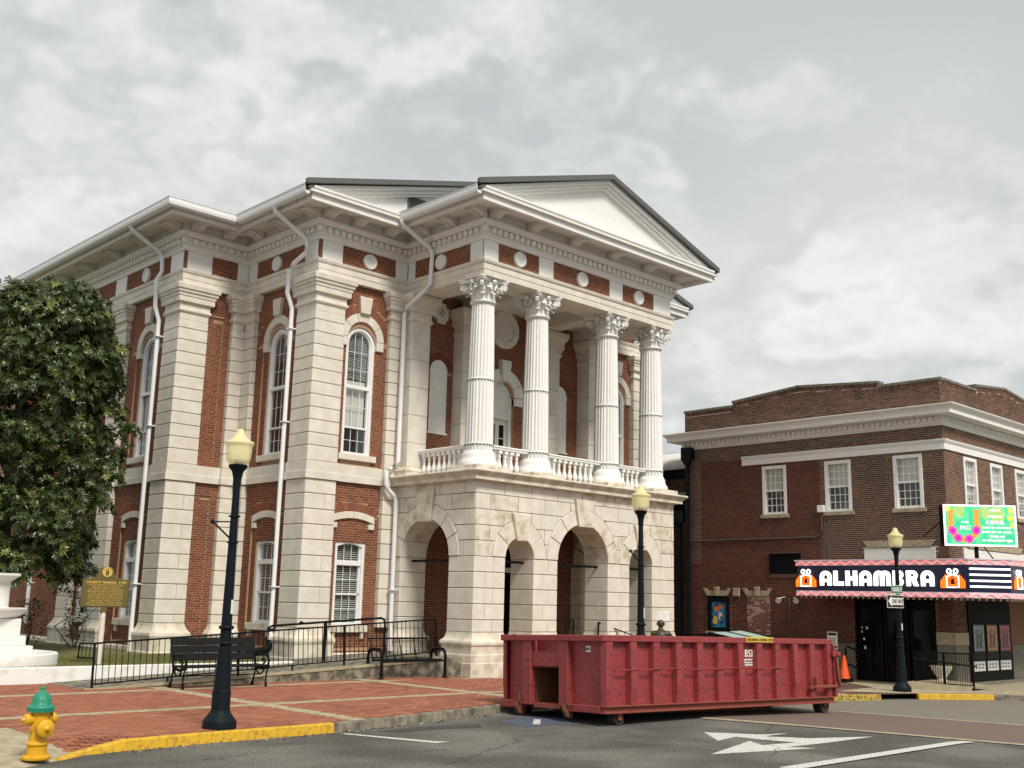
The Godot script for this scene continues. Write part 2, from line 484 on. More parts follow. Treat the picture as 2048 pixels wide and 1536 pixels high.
func ground():
	var b := MB.new()
	drape([Vector2(-150, -150), Vector2(150, -150), Vector2(150, 120), Vector2(-150, 120)], 0.0, b)
	var road := setting("road", b, M.asphalt)
	# cross street surface at the right: tan asphalt, with a dull red brick band across the road
	b = MB.new()
	drape([Vector2(21.0, -14.9), Vector2(25.0, -14.3), Vector2(26.7, -13.7), Vector2(27.6, -13.34), Vector2(29.4, -12.04), Vector2(30.4, -10.9), Vector2(36, -4), Vector2(40, 12), Vector2(26.5, 12), Vector2(21.2, -11.6)], 0.004, b)
	drape([Vector2(16.9, -14.9), Vector2(21.0, -14.9), Vector2(21.05, -12.2), Vector2(16.9, -12.2)], 0.004, b)
	setting("cross_street", b, M.asphalt_tan)
	b = MB.new()
	drape([Vector2(16.75, -12.2), Vector2(21.3, -12.2), Vector2(22.9, -7.5), Vector2(27.4, 6), Vector2(22.3, 6), Vector2(18.1, -7.4)], 0.008, b)
	setting("brick_crossing", b, M.street_brick)
	b = MB.new()
	drape(line_strip(Vector2(16.60, -12.2), Vector2(18.0, -7.4), 0.26), 0.012, b)
	drape(line_strip(Vector2(18.0, -7.4), Vector2(22.2, 6), 0.26), 0.012, b)
	drape(line_strip(Vector2(21.42, -12.2), Vector2(23.0, -7.5), 0.2), 0.012, b)
	setting("crossing_edge", b, M.concrete)
	# painted markings
	b = MB.new()
	for pl in [
		[Vector2(9.92, -13.84), Vector2(10.47, -12.36), Vector2(10.62, -12.22), Vector2(10.34, -12.22), Vector2(9.83, -13.80)],
		[Vector2(12.4, -7.95), Vector2(17.5, -7.86), Vector2(17.55, -7.66), Vector2(12.5, -7.72)],
		[Vector2(14.81, -10.86), Vector2(15.36, -10.16), Vector2(15.95, -10.0), Vector2(15.2, -9.98), Vector2(15.62, -9.43), Vector2(16.76, -8.95), Vector2(15.19, -8.98), Vector2(14.36, -9.05), Vector2(14.62, -8.72), Vector2(13.9, -8.92), Vector2(12.75, -9.24), Vector2(14.49, -9.78), Vector2(14.22, -9.38), Vector2(14.96, -9.27), Vector2(14.80, -9.75), Vector2(14.75, -10.21), Vector2(14.09, -10.07)]]:
		b = MB.new()
		drape(pl, 0.004 if pl[0].x < 16 and pl.size() != 4 else 0.016, b)
		setting("road_marking", b, M.road_paint)
	b = MB.new()
	drape([Vector2(13.0, -13.75), Vector2(12.85, -12.9), Vector2(13.7, -12.95), Vector2(14.45, -13.2), Vector2(14.7, -13.8), Vector2(13.9, -14.0)], 0.004, b)
	setting("road_marking", b, M.blue_paint)
	b = MB.new()
	drape(line_strip(Vector2(13.25, -13.1), Vector2(13.8, -13.62), 0.12), 0.008, b)
	setting("road_marking", b, M.road_paint)
	b = MB.new()
	drape([Vector2(10.5, -13.75), Vector2(11.4, -13.9), Vector2(12.5, -13.65), Vector2(12.2, -13.3), Vector2(11.3, -13.5), Vector2(10.7, -13.45)], 0.004, b)
	setting("road_patch", b, M.asphalt_patch)
	# kerbs
	var yellow := KERB.slice(0, 5)
	b = MB.new(); kerb_run(yellow, 0.14, b); setting("kerb", b, M.kerb_yellow)
	b = MB.new(); kerb_run(KERB.slice(4, 9), 0.14, b); setting("kerb", b, M.concrete_dirty)
	b = MB.new(); kerb_run([KERB[8], KERB[9], Vector2(26.35, -13.84)], 0.14, b); setting("kerb", b, M.kerb_yellow_worn)
	b = MB.new(); kerb_run([Vector2(27.5, -13.41), KERB[12], Vector2(29.2, -12.2)], 0.14, b); setting("kerb", b, M.kerb_yellow)
	b = MB.new(); kerb_run([Vector2(29.2, -12.2), KERB[13], KERB[14], KERB[15]], 0.14, b); setting("kerb", b, M.concrete_dirty)
	# plaza: bedding slab, then every paver and the concrete bands between them
	b = MB.new()
	var pz := [Vector2(-30, -60), Vector2(-30, -15.9), Vector2(5.75, -15.9), Vector2(5.75, -15.3), Vector2(7.35, -14.05)]
	for i in range(4, 15): pz.append(KERB[i] + Vector2(0.03, -0.14))
	pz.append_array([Vector2(60, -4), Vector2(60, -60)])
	drape(pz, 0.128, b)
	setting("sidewalk_bed", b, M.paver_joint)
	# flat concrete: apron by the hydrant, pavement by the theatre
	b = MB.new()
	# falls from the plaza to the road
	for q in [[-30.0, 4.4], [4.4, 5.95], [5.95, 7.4]]:
		var zb := -15.9
		var zf0 := -12.75 if q[0] < 5 else -13.72; var zf1: float = {4.4: -12.75, 5.95: -13.72, 7.4: -13.92}[q[1]]
		var dn := 0.035 if q[0] > 5 else 0.0
		b.q(Vector3(q[0], -0.004 - dn, zf0), Vector3(q[1], -0.004 - dn, zf1), Vector3(q[1], 0.132 - dn, zb + 1.1), Vector3(q[0], 0.132 - dn, zb + 1.1))
		b.q(Vector3(q[0], 0.132 - dn, zb + 1.1), Vector3(q[1], 0.132 - dn, zb + 1.1), Vector3(q[1], 0.136 - dn, zb), Vector3(q[0], 0.136 - dn, zb))
	setting("concrete_apron", b, M.concrete)
	b = MB.new()
	drape([Vector2(26.2, -15.0), Vector2(27.2, -13.75), Vector2(28.7, -12.9), Vector2(29.3, -12.35), Vector2(30.3, -11.1), Vector2(35.9, -4.3), Vector2(50, -4.3), Vector2(50, -13.99), Vector2(31.0, -13.99), Vector2(31.0, -23), Vector2(30.2, -23), Vector2(30.2, -17.5), Vector2(28.5, -15.2)], 0.142, b)
	setting("pavement", b, M.concrete)
	pavers()
	# cracks in the asphalt and leaf litter along the gutter
	var r := RandomNumberGenerator.new(); r.seed = 19
	for cr in [[Vector2(8.6, -12.2), Vector2(13.0, -10.2)], [Vector2(9.2, -10.6), Vector2(11.8, -11.9)], [Vector2(11.9, -13.2), Vector2(13.2, -9.2)], [Vector2(6.8, -12.6), Vector2(9.6, -12.9)], [Vector2(13.3, -8.6), Vector2(16.8, -10.9)]]:
		b = MB.new()
		var p: Vector2 = cr[0]
		var n := 26
		for i in n:
			var q: Vector2 = cr[0].lerp(cr[1], (i + 1.0) / n) + Vector2(r.randfn(0, 0.05), r.randfn(0, 0.05))
			var w := r.randf_range(0.006, 0.018)
			drape(line_strip(p, q, w), 0.0045 + 0.0001 * (i % 2), b)
			p = q
		setting("road_crack", b, M.asphalt_patch)
	b = MB.new()
	for i in 420:
		var f := pow(r.randf(), 1.4) * 7.0
		var k := 0
		var d := r.randf_range(6.2, 15.0)
		for m in KERB.size() - 1:
			if KERB[m].x <= d and KERB[m + 1].x > d: k = m
		var e: Vector2 = KERB[k].lerp(KERB[k + 1], (d - KERB[k].x) / (KERB[k + 1].x - KERB[k].x))
		var z: float = e.y + 0.03 + abs(r.randfn(0, 0.12))
		var sz := r.randf_range(0.008, 0.022)
		b.col = Color(0.10, 0.07, 0.04).lerp(Color(0.36, 0.30, 0.20), r.randf())
		b.xf = Transform3D(Basis.from_euler(Vector3(r.randfn(0, 0.4), r.randf() * TAU, r.randfn(0, 0.4))), Vector3(d, 0.012, z))
		b.q(Vector3(-sz, 0, sz * 0.6), Vector3(sz, 0, sz * 0.6), Vector3(sz, 0, -sz * 0.6), Vector3(-sz, 0, -sz * 0.6))
	var lt := part(self, "leaf_litter", b, M.brick)
	tag(lt, "dry leaf litter and grit lying along the gutter", "litter")
	lt.set_meta("kind", "stuff")

func in_plaza(p: Vector2) -> bool:
	# between the kerb and the white wall / ramp / portico
	if p.x < 5.70 and p.y > -15.9: return false
	if p.y < -22.72: return false
	if p.x > 12.6 and p.y < -21.15 and p.x < 18.2: return false
	if p.x > 18.5 and p.y < -20.66: return false
	for i in KERB.size() - 1:
		var a: Vector2 = KERB[i]; var c: Vector2 = KERB[i + 1]
		if p.x >= a.x and p.x <= c.x:
			var z := lerpf(a.y, c.y, (p.x - a.x) / (c.x - a.x))
			if p.y > z - 0.20: return false
	return true

func pavers():
	var plaza := Node3D.new()
	plaza.name = "plaza"
	add_child(plaza)
	plaza.set_meta("kind", "structure")
	# concrete bands on a 5.0 x 3.6 m grid
	var xs := [0.4, 5.4, 10.42, 15.42, 20.4, 25.4]
	var zs := [-20.42, -16.98]
	for x in xs:
		if x < 5: continue
		var z1 := -14.1 if x > 6 else -15.9
		if x > 10: z1 = -14.16
		if x > 15: z1 = -15.05
		if x > 20: z1 = -15.05
		if x > 25: z1 = -14.35
		var b := MB.new()
		b.cbox(x - 0.16, x + 0.16, gy(x) + 0.05, gy(x) + 0.143, -22.7 if x < 18 else -20.66, z1, 0.006)
		part(plaza, "concrete_band", b, M.concrete)
	for z in zs:
		for i in xs.size():
			var x0: float = (xs[i] + 0.162) if i < xs.size() else 0.0
			var x1: float = (xs[i + 1] - 0.162) if i < xs.size() - 1 else 29.0
			if z < -20 and x0 > 16: continue
			if z < -20 and x1 > 18.4: x1 = 18.4
			var b := MB.new()
			var g0 := gy(x0); var g1 := gy(x1)
			b.q(Vector3(x0, g0 + 0.143, z + 0.15), Vector3(x1, g1 + 0.143, z + 0.15), Vector3(x1, g1 + 0.143, z - 0.15), Vector3(x0, g0 + 0.143, z - 0.15))
			b.q(Vector3(x0, g0 + 0.1, z + 0.15), Vector3(x1, g1 + 0.1, z + 0.15), Vector3(x1, g1 + 0.143, z + 0.15), Vector3(x0, g0 + 0.143, z + 0.15))
			part(plaza, "concrete_band", b, M.concrete)
	var box := BoxMesh.new(); box.size = Vector3(0.196, 0.03, 0.094)
	var mass := MB.new()
	var cols := [Color(0.31, 0.110, 0.056), Color(0.265, 0.094, 0.051), Color(0.35, 0.130, 0.070), Color(0.24, 0.085, 0.050)]
	var pn := FastNoiseLite.new(); pn.seed = 7; pn.frequency = 0.35
	var singles := []
	var z := -22.7
	var row := 0
	while z < -13.4:
		var x := 4.0 + (0.1015 if row % 2 else 0.0)
		while x < 29.0:
			var p := Vector2(x, z)
			var skip := not in_plaza(p)
			for xx in xs:
				if abs(x - xx) < 0.165: skip = true
			for zz in zs:
				if abs(z - zz) < 0.155 and not (zz < -20 and x > 18.4): skip = true
			if x > 25.9 and z > -16.5 - (x - 26) * 0.3: skip = true
			# only what the lens can see
			if not skip:
				var ang := atan2(x, -z)
				if ang < 0.20 or ang > 1.30: skip = true
			if not skip:
				var tone: int = clamp(int(floor((pn.get_noise_2d(x, z) * 0.9 + 0.5 + rng.randf_range(-0.35, 0.35)) * 4.0)), 0, 3)
				var y := gy(x) + 0.125 + rng.randf_range(0.0, 0.004) - 0.125 * (1.0 - smoothstep(0.25, 1.35, Vector2(x - 5.6, (z + 13.45)).length()))
				if x < 9.6 and z > -15.9 and singles.size() < 300 and x > 5.86:
					singles.append([Vector3(x, y, z), tone])
				else:
					mass.col = cols[tone]
					var x0: float = x - 0.098 if (x > 5.86 or z < -15.9) else max(x - 0.098, 5.755); var x1 := x + 0.098; var z0 := z - 0.047; var z1 := z + 0.047; var yt := y + 0.015
					mass.q(Vector3(x0, yt, z1), Vector3(x1, yt, z1), Vector3(x1, yt, z0), Vector3(x0, yt, z0))
					mass.q(Vector3(x0, yt - 0.02, z1), Vector3(x1, yt - 0.02, z1), Vector3(x1, yt, z1), Vector3(x0, yt, z1))
					mass.q(Vector3(x0, yt - 0.02, z0), Vector3(x0, yt - 0.02, z1), Vector3(x0, yt, z1), Vector3(x0, yt, z0))
			x += 0.203
		z += 0.1015
		row += 1
	stuff(plaza, "paver_field", mass, M.brick)
	for s in singles:
		var o := put(plaza, "paver", box, M["paver_%d" % s[1]])
		o.position = s[0]

# ---------- courthouse (local frame: x along the front, y up, z towards the street, origin at the portico's corner) ----------
var brick_singles := []

func P(o: Vector3, su: Vector3, nr: Vector3, s: float, v: float, d := 0.0) -> Vector3:
	return o + su * s + Vector3.UP * v + nr * d

func lay_bricks(b: MB, o: Vector3, su: Vector3, nr: Vector3, s0: float, s1: float, v0: float, v1: float, skip: Callable, cols: Array, course := 0.0677, blen := 0.213, proud := 0.005, keep = null, ns := 5, rects := []):
	var gap := 0.0145
	var bh := course - gap
	var r := int(ceil(v0 / course))
	var nz := FastNoiseLite.new(); nz.seed = ns; nz.frequency = 0.6
	while r * course + bh < v1 + 0.001:
		var y := r * course
		var head := (r % 6 == 5)
		var L := blen * (0.5 if head else 1.0)
		var s := floorf(s0 / blen) * blen + (0.0 if r % 2 == 0 else blen * 0.5)
		if head: s += blen * 0.25
		s -= blen
		while s < s1:
			var a: float = max(s, s0)
			var e: float = min(s + L - 0.014, s1)
			s += L
			for rc in rects:
				if y + bh * 0.5 < rc[2] or y + bh * 0.5 > rc[3]: continue
				if a < rc[1] and e > rc[0]:
					if a >= rc[0] - 0.012 and e <= rc[1] + 0.012: e = a
					elif a < rc[0]: e = rc[0]
					else: a = rc[1]
			if e - a < 0.012: continue
			if skip.call((a + e) * 0.5, y + bh * 0.5): continue
			var tone := nz.get_noise_2d(a, y) * 0.6 + rng.randf_range(-0.5, 0.5)
			var ci: int = clamp(int((tone + 0.55) * cols.size()), 0, cols.size() - 1)
			if keep != null and keep.size() < 300 and e - a > L - 0.016 and not head:
				keep.append([P(o, su, nr, (a + e) * 0.5, y + bh * 0.5, proud - 0.0095), ci, su])
				continue
			b.col = cols[ci] * rng.randf_range(0.88, 1.12)
			var A := P(o, su, nr, a, y, proud); var B := P(o, su, nr, e, y, proud); var C := P(o, su, nr, e, y + bh, proud); var D := P(o, su, nr, a, y + bh, proud)
			var bk := nr * -proud
			b.q(A, B, C, D)
			b.q(D, C, C + bk, D + bk)
			b.q(A + bk, B + bk, B, A)
			b.q(B, B + bk, C + bk, C)
			b.q(A + bk, A, D, D + bk)
		r += 1

# wall sheet with openings stacked over one another; each opening: c, hw, vb, vs, rise (0 flat, hw = round)
func arch_pts(c: float, hw: float, vs: float, rise: float, n := 14) -> Array:
	if rise <= 0.0: return [Vector2(c - hw, vs), Vector2(c + hw, vs)]
	var R := (hw * hw + rise * rise) / (2.0 * rise)
	var cy := vs + rise - R
	var a0 := asin(clamp(hw / R, -1, 1))
	if rise > hw * 0.999: a0 = PI / 2
	var out := []
	for i in n + 1:
		var a := -a0 + 2.0 * a0 * i / n
		out.append(Vector2(c + R * sin(a), cy + R * cos(a)))
	return out

func wall_sheet(b: MB, o: Vector3, su: Vector3, nr: Vector3, s0: float, s1: float, v0: float, v1: float, ops: Array, depth: float):
	var v := v0
	for op in ops:
		var nextv: float = v1
		var idx := ops.find(op)
		if idx < ops.size() - 1: nextv = (op.vs + op.rise + ops[idx + 1].vb) * 0.5
		var c: float = op.c; var hw: float = op.hw
		if op.vb > v + 0.001: b.q(P(o, su, nr, s0, v), P(o, su, nr, s1, v), P(o, su, nr, s1, op.vb), P(o, su, nr, s0, op.vb))
		b.q(P(o, su, nr, s0, op.vb), P(o, su, nr, c - hw, op.vb), P(o, su, nr, c - hw, op.vs), P(o, su, nr, s0, op.vs))
		b.q(P(o, su, nr, c + hw, op.vb), P(o, su, nr, s1, op.vb), P(o, su, nr, s1, op.vs), P(o, su, nr, c + hw, op.vs))
		var ar := arch_pts(c, hw, op.vs, op.rise)
		var pg := PackedVector2Array([Vector2(s0, op.vs)])
		for p in ar: pg.append(p)
		pg.append(Vector2(s1, op.vs)); pg.append(Vector2(s1, nextv)); pg.append(Vector2(s0, nextv))
		if op.rise <= 0.0: pg = PackedVector2Array([Vector2(s0, op.vs), Vector2(s1, op.vs), Vector2(s1, nextv), Vector2(s0, nextv)])
		var ids := Geometry2D.triangulate_polygon(pg)
		for i in range(0, ids.size(), 3):
			var A := pg[ids[i]]; var B := pg[ids[i + 1]]; var C := pg[ids[i + 2]]
			if (B - A).cross(C - A) < 0: var T := B; B = C; C = T
			b.tri(P(o, su, nr, A.x, A.y), P(o, su, nr, B.x, B.y), P(o, su, nr, C.x, C.y))
		# reveals
		b.q(P(o, su, nr, c - hw, op.vb), P(o, su, nr, c - hw, op.vb, -depth), P(o, su, nr, c - hw, op.vs, -depth), P(o, su, nr, c - hw, op.vs))
		b.q(P(o, su, nr, c + hw, op.vb, -depth), P(o, su, nr, c + hw, op.vb), P(o, su, nr, c + hw, op.vs), P(o, su, nr, c + hw, op.vs, -depth))
		for i in ar.size() - 1:
			b.q(P(o, su, nr, ar[i + 1].x, ar[i + 1].y), P(o, su, nr, ar[i].x, ar[i].y), P(o, su, nr, ar[i].x, ar[i].y, -depth), P(o, su, nr, ar[i + 1].x, ar[i + 1].y, -depth))
		b.q(P(o, su, nr, c - hw, op.vb), P(o, su, nr, c + hw, op.vb), P(o, su, nr, c + hw, op.vb, -depth), P(o, su, nr, c - hw, op.vb, -depth))
		v = nextv
	if ops.is_empty():
		b.q(P(o, su, nr, s0, v0), P(o, su, nr, s1, v0), P(o, su, nr, s1, v1), P(o, su, nr, s0, v1))

# a ring sector of stone or brick, angles from vertical
func wedge(b: MB, o: Vector3, su: Vector3, nr: Vector3, cx: float, cy: float, r0: float, r1: float, a0: float, a1: float, d0: float, d1: float, bev := 0.006, n := 3):
	var pg := PackedVector2Array()
	for i in n + 1:
		var a := lerpf(a0, a1, float(i) / n)
		pg.append(Vector2(cx + r0 * sin(a), cy + r0 * cos(a)))
	for i in n + 1:
		var a := lerpf(a1, a0, float(i) / n)
		pg.append(Vector2(cx + r1 * sin(a), cy + r1 * cos(a)))
	b.ex(pg, o, su, Vector3.UP, d0, d1, bev)

const REDS := [Color(0.140, 0.043, 0.024), Color(0.160, 0.049, 0.026), Color(0.190, 0.058, 0.029), Color(0.225, 0.071, 0.034)]

func room(parent, o: Vector3, su: Vector3, nr: Vector3, c: float, hw: float, v0: float, v1: float, d: float):
	var b := MB.new()
	var w := hw + 0.35
	b.q(P(o, su, nr, c - w, v0, -d - 0.9), P(o, su, nr, c + w, v0, -d - 0.9), P(o, su, nr, c + w, v1, -d - 0.9), P(o, su, nr, c - w, v1, -d - 0.9))
	b.q(P(o, su, nr, c - w, v0, -d), P(o, su, nr, c - w, v0, -d - 0.9), P(o, su, nr, c - w, v1, -d - 0.9), P(o, su, nr, c - w, v1, -d))
	b.q(P(o, su, nr, c + w, v0, -d - 0.9), P(o, su, nr, c + w, v0, -d), P(o, su, nr, c + w, v1, -d), P(o, su, nr, c + w, v1, -d - 0.9))
	b.q(P(o, su, nr, c - w, v1, -d), P(o, su, nr, c - w, v1, -d - 0.9), P(o, su, nr, c + w, v1, -d - 0.9), P(o, su, nr, c + w, v1, -d))
	b.q(P(o, su, nr, c - w, v0, -d - 0.9), P(o, su, nr, c - w, v0, -d), P(o, su, nr, c + w, v0, -d), P(o, su, nr, c + w, v0, -d - 0.9))
	part(parent, "room", b, M.interior)

func slab(b: MB, o: Vector3, su: Vector3, nr: Vector3, s0: float, s1: float, v0: float, v1: float, d0: float, d1: float, bev := 0.0):
	b.ex(PackedVector2Array([Vector2(s0, v0), Vector2(s1, v0), Vector2(s1, v1), Vector2(s0, v1)]), o, su, Vector3.UP, d0, d1, bev)

func panes(parent, o: Vector3, su: Vector3, nr: Vector3, s0: float, s1: float, v0: float, v1: float, nc: int, nrw: int, d: float, cache: Dictionary, bars = null):
	var w := (s1 - s0) / nc; var h := (v1 - v0) / nrw
	var key := "%.3f_%.3f" % [w, h]
	if not cache.has(key):
		var q := BoxMesh.new(); q.size = Vector3(w - 0.016, h - 0.016, 0.005); cache[key] = q
	for i in nc:
		for j in nrw:
			var p := put(parent, "pane", cache[key], M.glass)
			p.position = P(o, su, nr, s0 + w * (i + 0.5), v0 + h * (j + 0.5), d)
			p.rotation.y = atan2(nr.x, nr.z)
	if bars != null:
		for i in range(1, nc): slab(bars, o, su, nr, s0 + w * i - 0.010, s0 + w * i + 0.010, v0, v1, d - 0.012, d + 0.010)
		for j in range(1, nrw): slab(bars, o, su, nr, s0, s1, v0 + h * j - 0.010, v0 + h * j + 0.010, d - 0.014, d + 0.008)

var pane_cache := {}

func blind(parent, o: Vector3, su: Vector3, nr: Vector3, s0: float, s1: float, v0: float, v1: float, d: float, step := 0.05):
	var b := MB.new()
	var v := v0
	while v < v1:
		b.q(P(o, su, nr, s0, v, d + 0.012), P(o, su, nr, s1, v, d + 0.012), P(o, su, nr, s1, v + 0.026, d - 0.014), P(o, su, nr, s0, v + 0.026, d - 0.014))
		v += step
	slab(b, o, su, nr, s0, s1, v1, v1 + 0.03, d - 0.02, d + 0.02)
	part(parent, "blind", b, M.blind)

# upper round-headed window; s is measured along the wall, o lies on the recessed brick plane
func upper_window(ch, o: Vector3, su: Vector3, nr: Vector3, c: float, shade: int):
	var b := MB.new()
	var fo := 0.02
	# casing
	slab(b, o, su, nr, c - 0.50, c - 0.40, 5.84, 8.97, -0.16, -0.04, 0.01)
	slab(b, o, su, nr, c + 0.40, c + 0.50, 5.84, 8.97, -0.16, -0.04, 0.01)
	slab(b, o, su, nr, c - 0.40, c + 0.40, 5.84, 5.92, -0.16, -0.05)
	slab(b, o, su, nr, c - 0.40, c + 0.40, 7.70, 7.80, -0.15, -0.05)
	for i in 10:
		wedge(b, o, su, nr, c, 8.97, 0.40, 0.50, -PI / 2 + PI * i / 10.0, -PI / 2 + PI * (i + 1) / 10.0, -0.16, -0.04, 0.0, 1)
		wedge(b, o, su, nr, c, 8.97, 0.36, 0.41, -PI / 2 + PI * i / 10.0, -PI / 2 + PI * (i + 1) / 10.0, -0.16, -0.08, 0.0, 1)
	for sg in [-1, 1]:
		slab(b, o, su, nr, c + min(sg * 0.36, sg * 0.41), c + max(sg * 0.36, sg * 0.41), 5.92, 8.97, -0.16, -0.08)
	slab(b, o, su, nr, c - 0.36, c + 0.36, 6.58, 6.63, -0.15, -0.07)
	var win := part(ch, "window", b, M.white_vinyl)
	b = MB.new()
	for s in [-0.12, 0.12]: slab(b, o, su, nr, c + s - 0.006, c + s + 0.006, 5.92, 9.27, -0.135, -0.115)
	for v in [6.25, 7.2, 8.25, 8.75]: slab(b, o, su, nr, c - 0.36, c + 0.36, v - 0.006, v + 0.006, -0.137, -0.117)
	part(win, "muntin", b, M.white_vinyl)
	for row in [[5.92, 6.25], [6.25, 6.58], [6.63, 7.2], [7.2, 7.70], [7.80, 8.25], [8.25, 8.75]]:
		panes(win, o, su, nr, c - 0.36, c + 0.36, row[0], row[1], 3, 1, -0.126, pane_cache)
	b = MB.new()
	var hd := PackedVector2Array([Vector2(c - 0.36, 8.75), Vector2(c + 0.36, 8.75)])
	for i in 9: hd.append(Vector2(c + 0.36 * cos(PI * i / 8.0), 8.97 + 0.36 * sin(PI * i / 8.0)))
	b.ex(hd, o, su, Vector3.UP, -0.129, -0.124)
	part(win, "pane", b, M.glass)
	if shade == 0:
		blind(win, o, su, nr, c - 0.36, c + 0.36, 8.0, 9.28, -0.2)
		b = MB.new(); slab(b, o, su, nr, c - 0.36, c + 0.36, 6.62, 7.95, -0.24, -0.23)
		part(win, "curtain", b, M.curtain)
	else:
		blind(win, o, su, nr, c - 0.36, c + 0.36, 8.55, 9.28, -0.2)
	b = MB.new(); slab(b, o, su, nr, c - 0.63, c + 0.63, 5.67, 5.84, -0.2, 0.12, 0.012)
	part(win, "sill", b, M.stone)
	room(win, o, su, nr, c, 0.5, 5.6, 9.7, 0.28)
	# stone arch, five voussoirs and two short stubs
	var arch := node(ch, "window_arch")
	var as_ := [-90.0, -54.0, -18.0, 18.0, 54.0, 90.0]
	for i in 5:
		b = MB.new()
		wedge(b, o, su, nr, c, 9.12, 0.495, 0.735, deg_to_rad(as_[i] + 0.6), deg_to_rad(as_[i + 1] - 0.6), -0.2, 0.075, 0.008, 5)
		part(arch, "voussoir", b, M.stone)
	for sg in [-1, 1]:
		b = MB.new()
		slab(b, o, su, nr, c + min(sg * 0.495, sg * 0.735), c + max(sg * 0.495, sg * 0.735), 8.86, 9.115, -0.2, 0.075, 0.008)
		part(arch, "stone_block", b, M.stone)
	b = MB.new()
	b.ex(PackedVector2Array([Vector2(c - 0.155, 9.84), Vector2(c + 0.155, 9.84), Vector2(c + 0.225, 10.33), Vector2(c - 0.225, 10.33)]), o, su, Vector3.UP, -0.1, 0.17, 0.012)
	part(arch, "keystone", b, M.stone)

func lower_window(ch, o: Vector3, su: Vector3, nr: Vector3, c: float, hood := true):
	var b := MB.new()
	slab(b, o, su, nr, c - 0.50, c - 0.40, 1.25, 3.33, -0.18, -0.03, 0.01)
	slab(b, o, su, nr, c + 0.40, c + 0.50, 1.25, 3.33, -0.18, -0.03, 0.01)
	slab(b, o, su, nr, c - 0.40, c + 0.40, 1.25, 1.33, -0.18, -0.05)
	slab(b, o, su, nr, c - 0.40, c + 0.40, 2.83, 2.96, -0.17, -0.04, 0.01)
	slab(b, o, su, nr, c - 0.40, c + 0.40, 2.05, 2.10, -0.16, -0.09)
	var pg := PackedVector2Array([Vector2(c - 0.5, 3.33), Vector2(c - 0.40, 3.33)])
	for p in arch_pts(c, 0.40, 3.34, 0.08, 8): pg.append(p)
	pg.append_array(PackedVector2Array([Vector2(c + 0.40, 3.33), Vector2(c + 0.5, 3.33), Vector2(c + 0.5, 3.50), Vector2(c - 0.5, 3.50)]))
	b.ex(pg, o, su, Vector3.UP, -0.18, -0.03, 0.0)
	for sg in [-1, 1]:
		slab(b, o, su, nr, c + min(sg * 0.36, sg * 0.405), c + max(sg * 0.36, sg * 0.405), 1.33, 3.36, -0.18, -0.09)
	var win := part(ch, "window", b, M.white_vinyl)
	b = MB.new()
	for s in [-0.12, 0.12]: slab(b, o, su, nr, c + s - 0.007, c + s + 0.007, 1.33, 3.42, -0.145, -0.125)
	for v in [1.68, 2.46]: slab(b, o, su, nr, c - 0.36, c + 0.36, v - 0.009, v + 0.009, -0.147, -0.127)
	part(win, "muntin", b, M.white_vinyl)
	for row in [[1.33, 1.68], [1.68, 2.05], [2.10, 2.46], [2.46, 2.83], [2.96, 3.40]]:
		panes(win, o, su, nr, c - 0.36, c + 0.36, row[0], row[1], 3, 1, -0.136, pane_cache)
	blind(win, o, su, nr, c - 0.36, c + 0.36, 1.34, 3.38, -0.2, 0.056)
	b = MB.new(); slab(b, o, su, nr, c - 0.62, c + 0.62, 1.07, 1.25, -0.2, 0.12, 0.012)
	part(win, "sill", b, M.stone_weathered)
	for sg in [-1, 1]:
		b = MB.new(); slab(b, o, su, nr, c + sg * 0.48 - 0.05, c + sg * 0.48 + 0.05, 0.90, 1.068, -0.05, 0.09, 0.012)
		part(win, "sill_bracket", b, M.stone_weathered)
	room(win, o, su, nr, c, 0.5, 1.1, 3.55, 0.28)
	if not hood: return
	# segmental stone hood: two arch stones on two short ears
	var arch := node(ch, "window_hood")
	var R := 2.0
	var cy := 4.285 - R
	for sg in [-1, 1]:
		b = MB.new()
		var A := asin(0.705 / R)
		var pg2 := PackedVector2Array()
		for i in 6:
			var a: float = lerpf(0.003, A, i / 5.0) * sg
			pg2.append(Vector2(c + R * sin(a), cy + R * cos(a)))
		for i in 6:
			var a: float = lerpf(A, 0.003, i / 5.0) * sg
			pg2.append(Vector2(c + (R - 0.0) * sin(a), cy + R * cos(a) - 0.185))
		b.ex(pg2, o, su, Vector3.UP, -0.1, 0.075, 0.008)
		part(arch, "voussoir", b, M.stone)
		b = MB.new()
		slab(b, o, su, nr, c + min(sg * 0.52, sg * 0.705), c + max(sg * 0.52, sg * 0.705), 3.82, 3.965, -0.1, 0.075, 0.008)
		part(arch, "stone_block", b, M.stone)

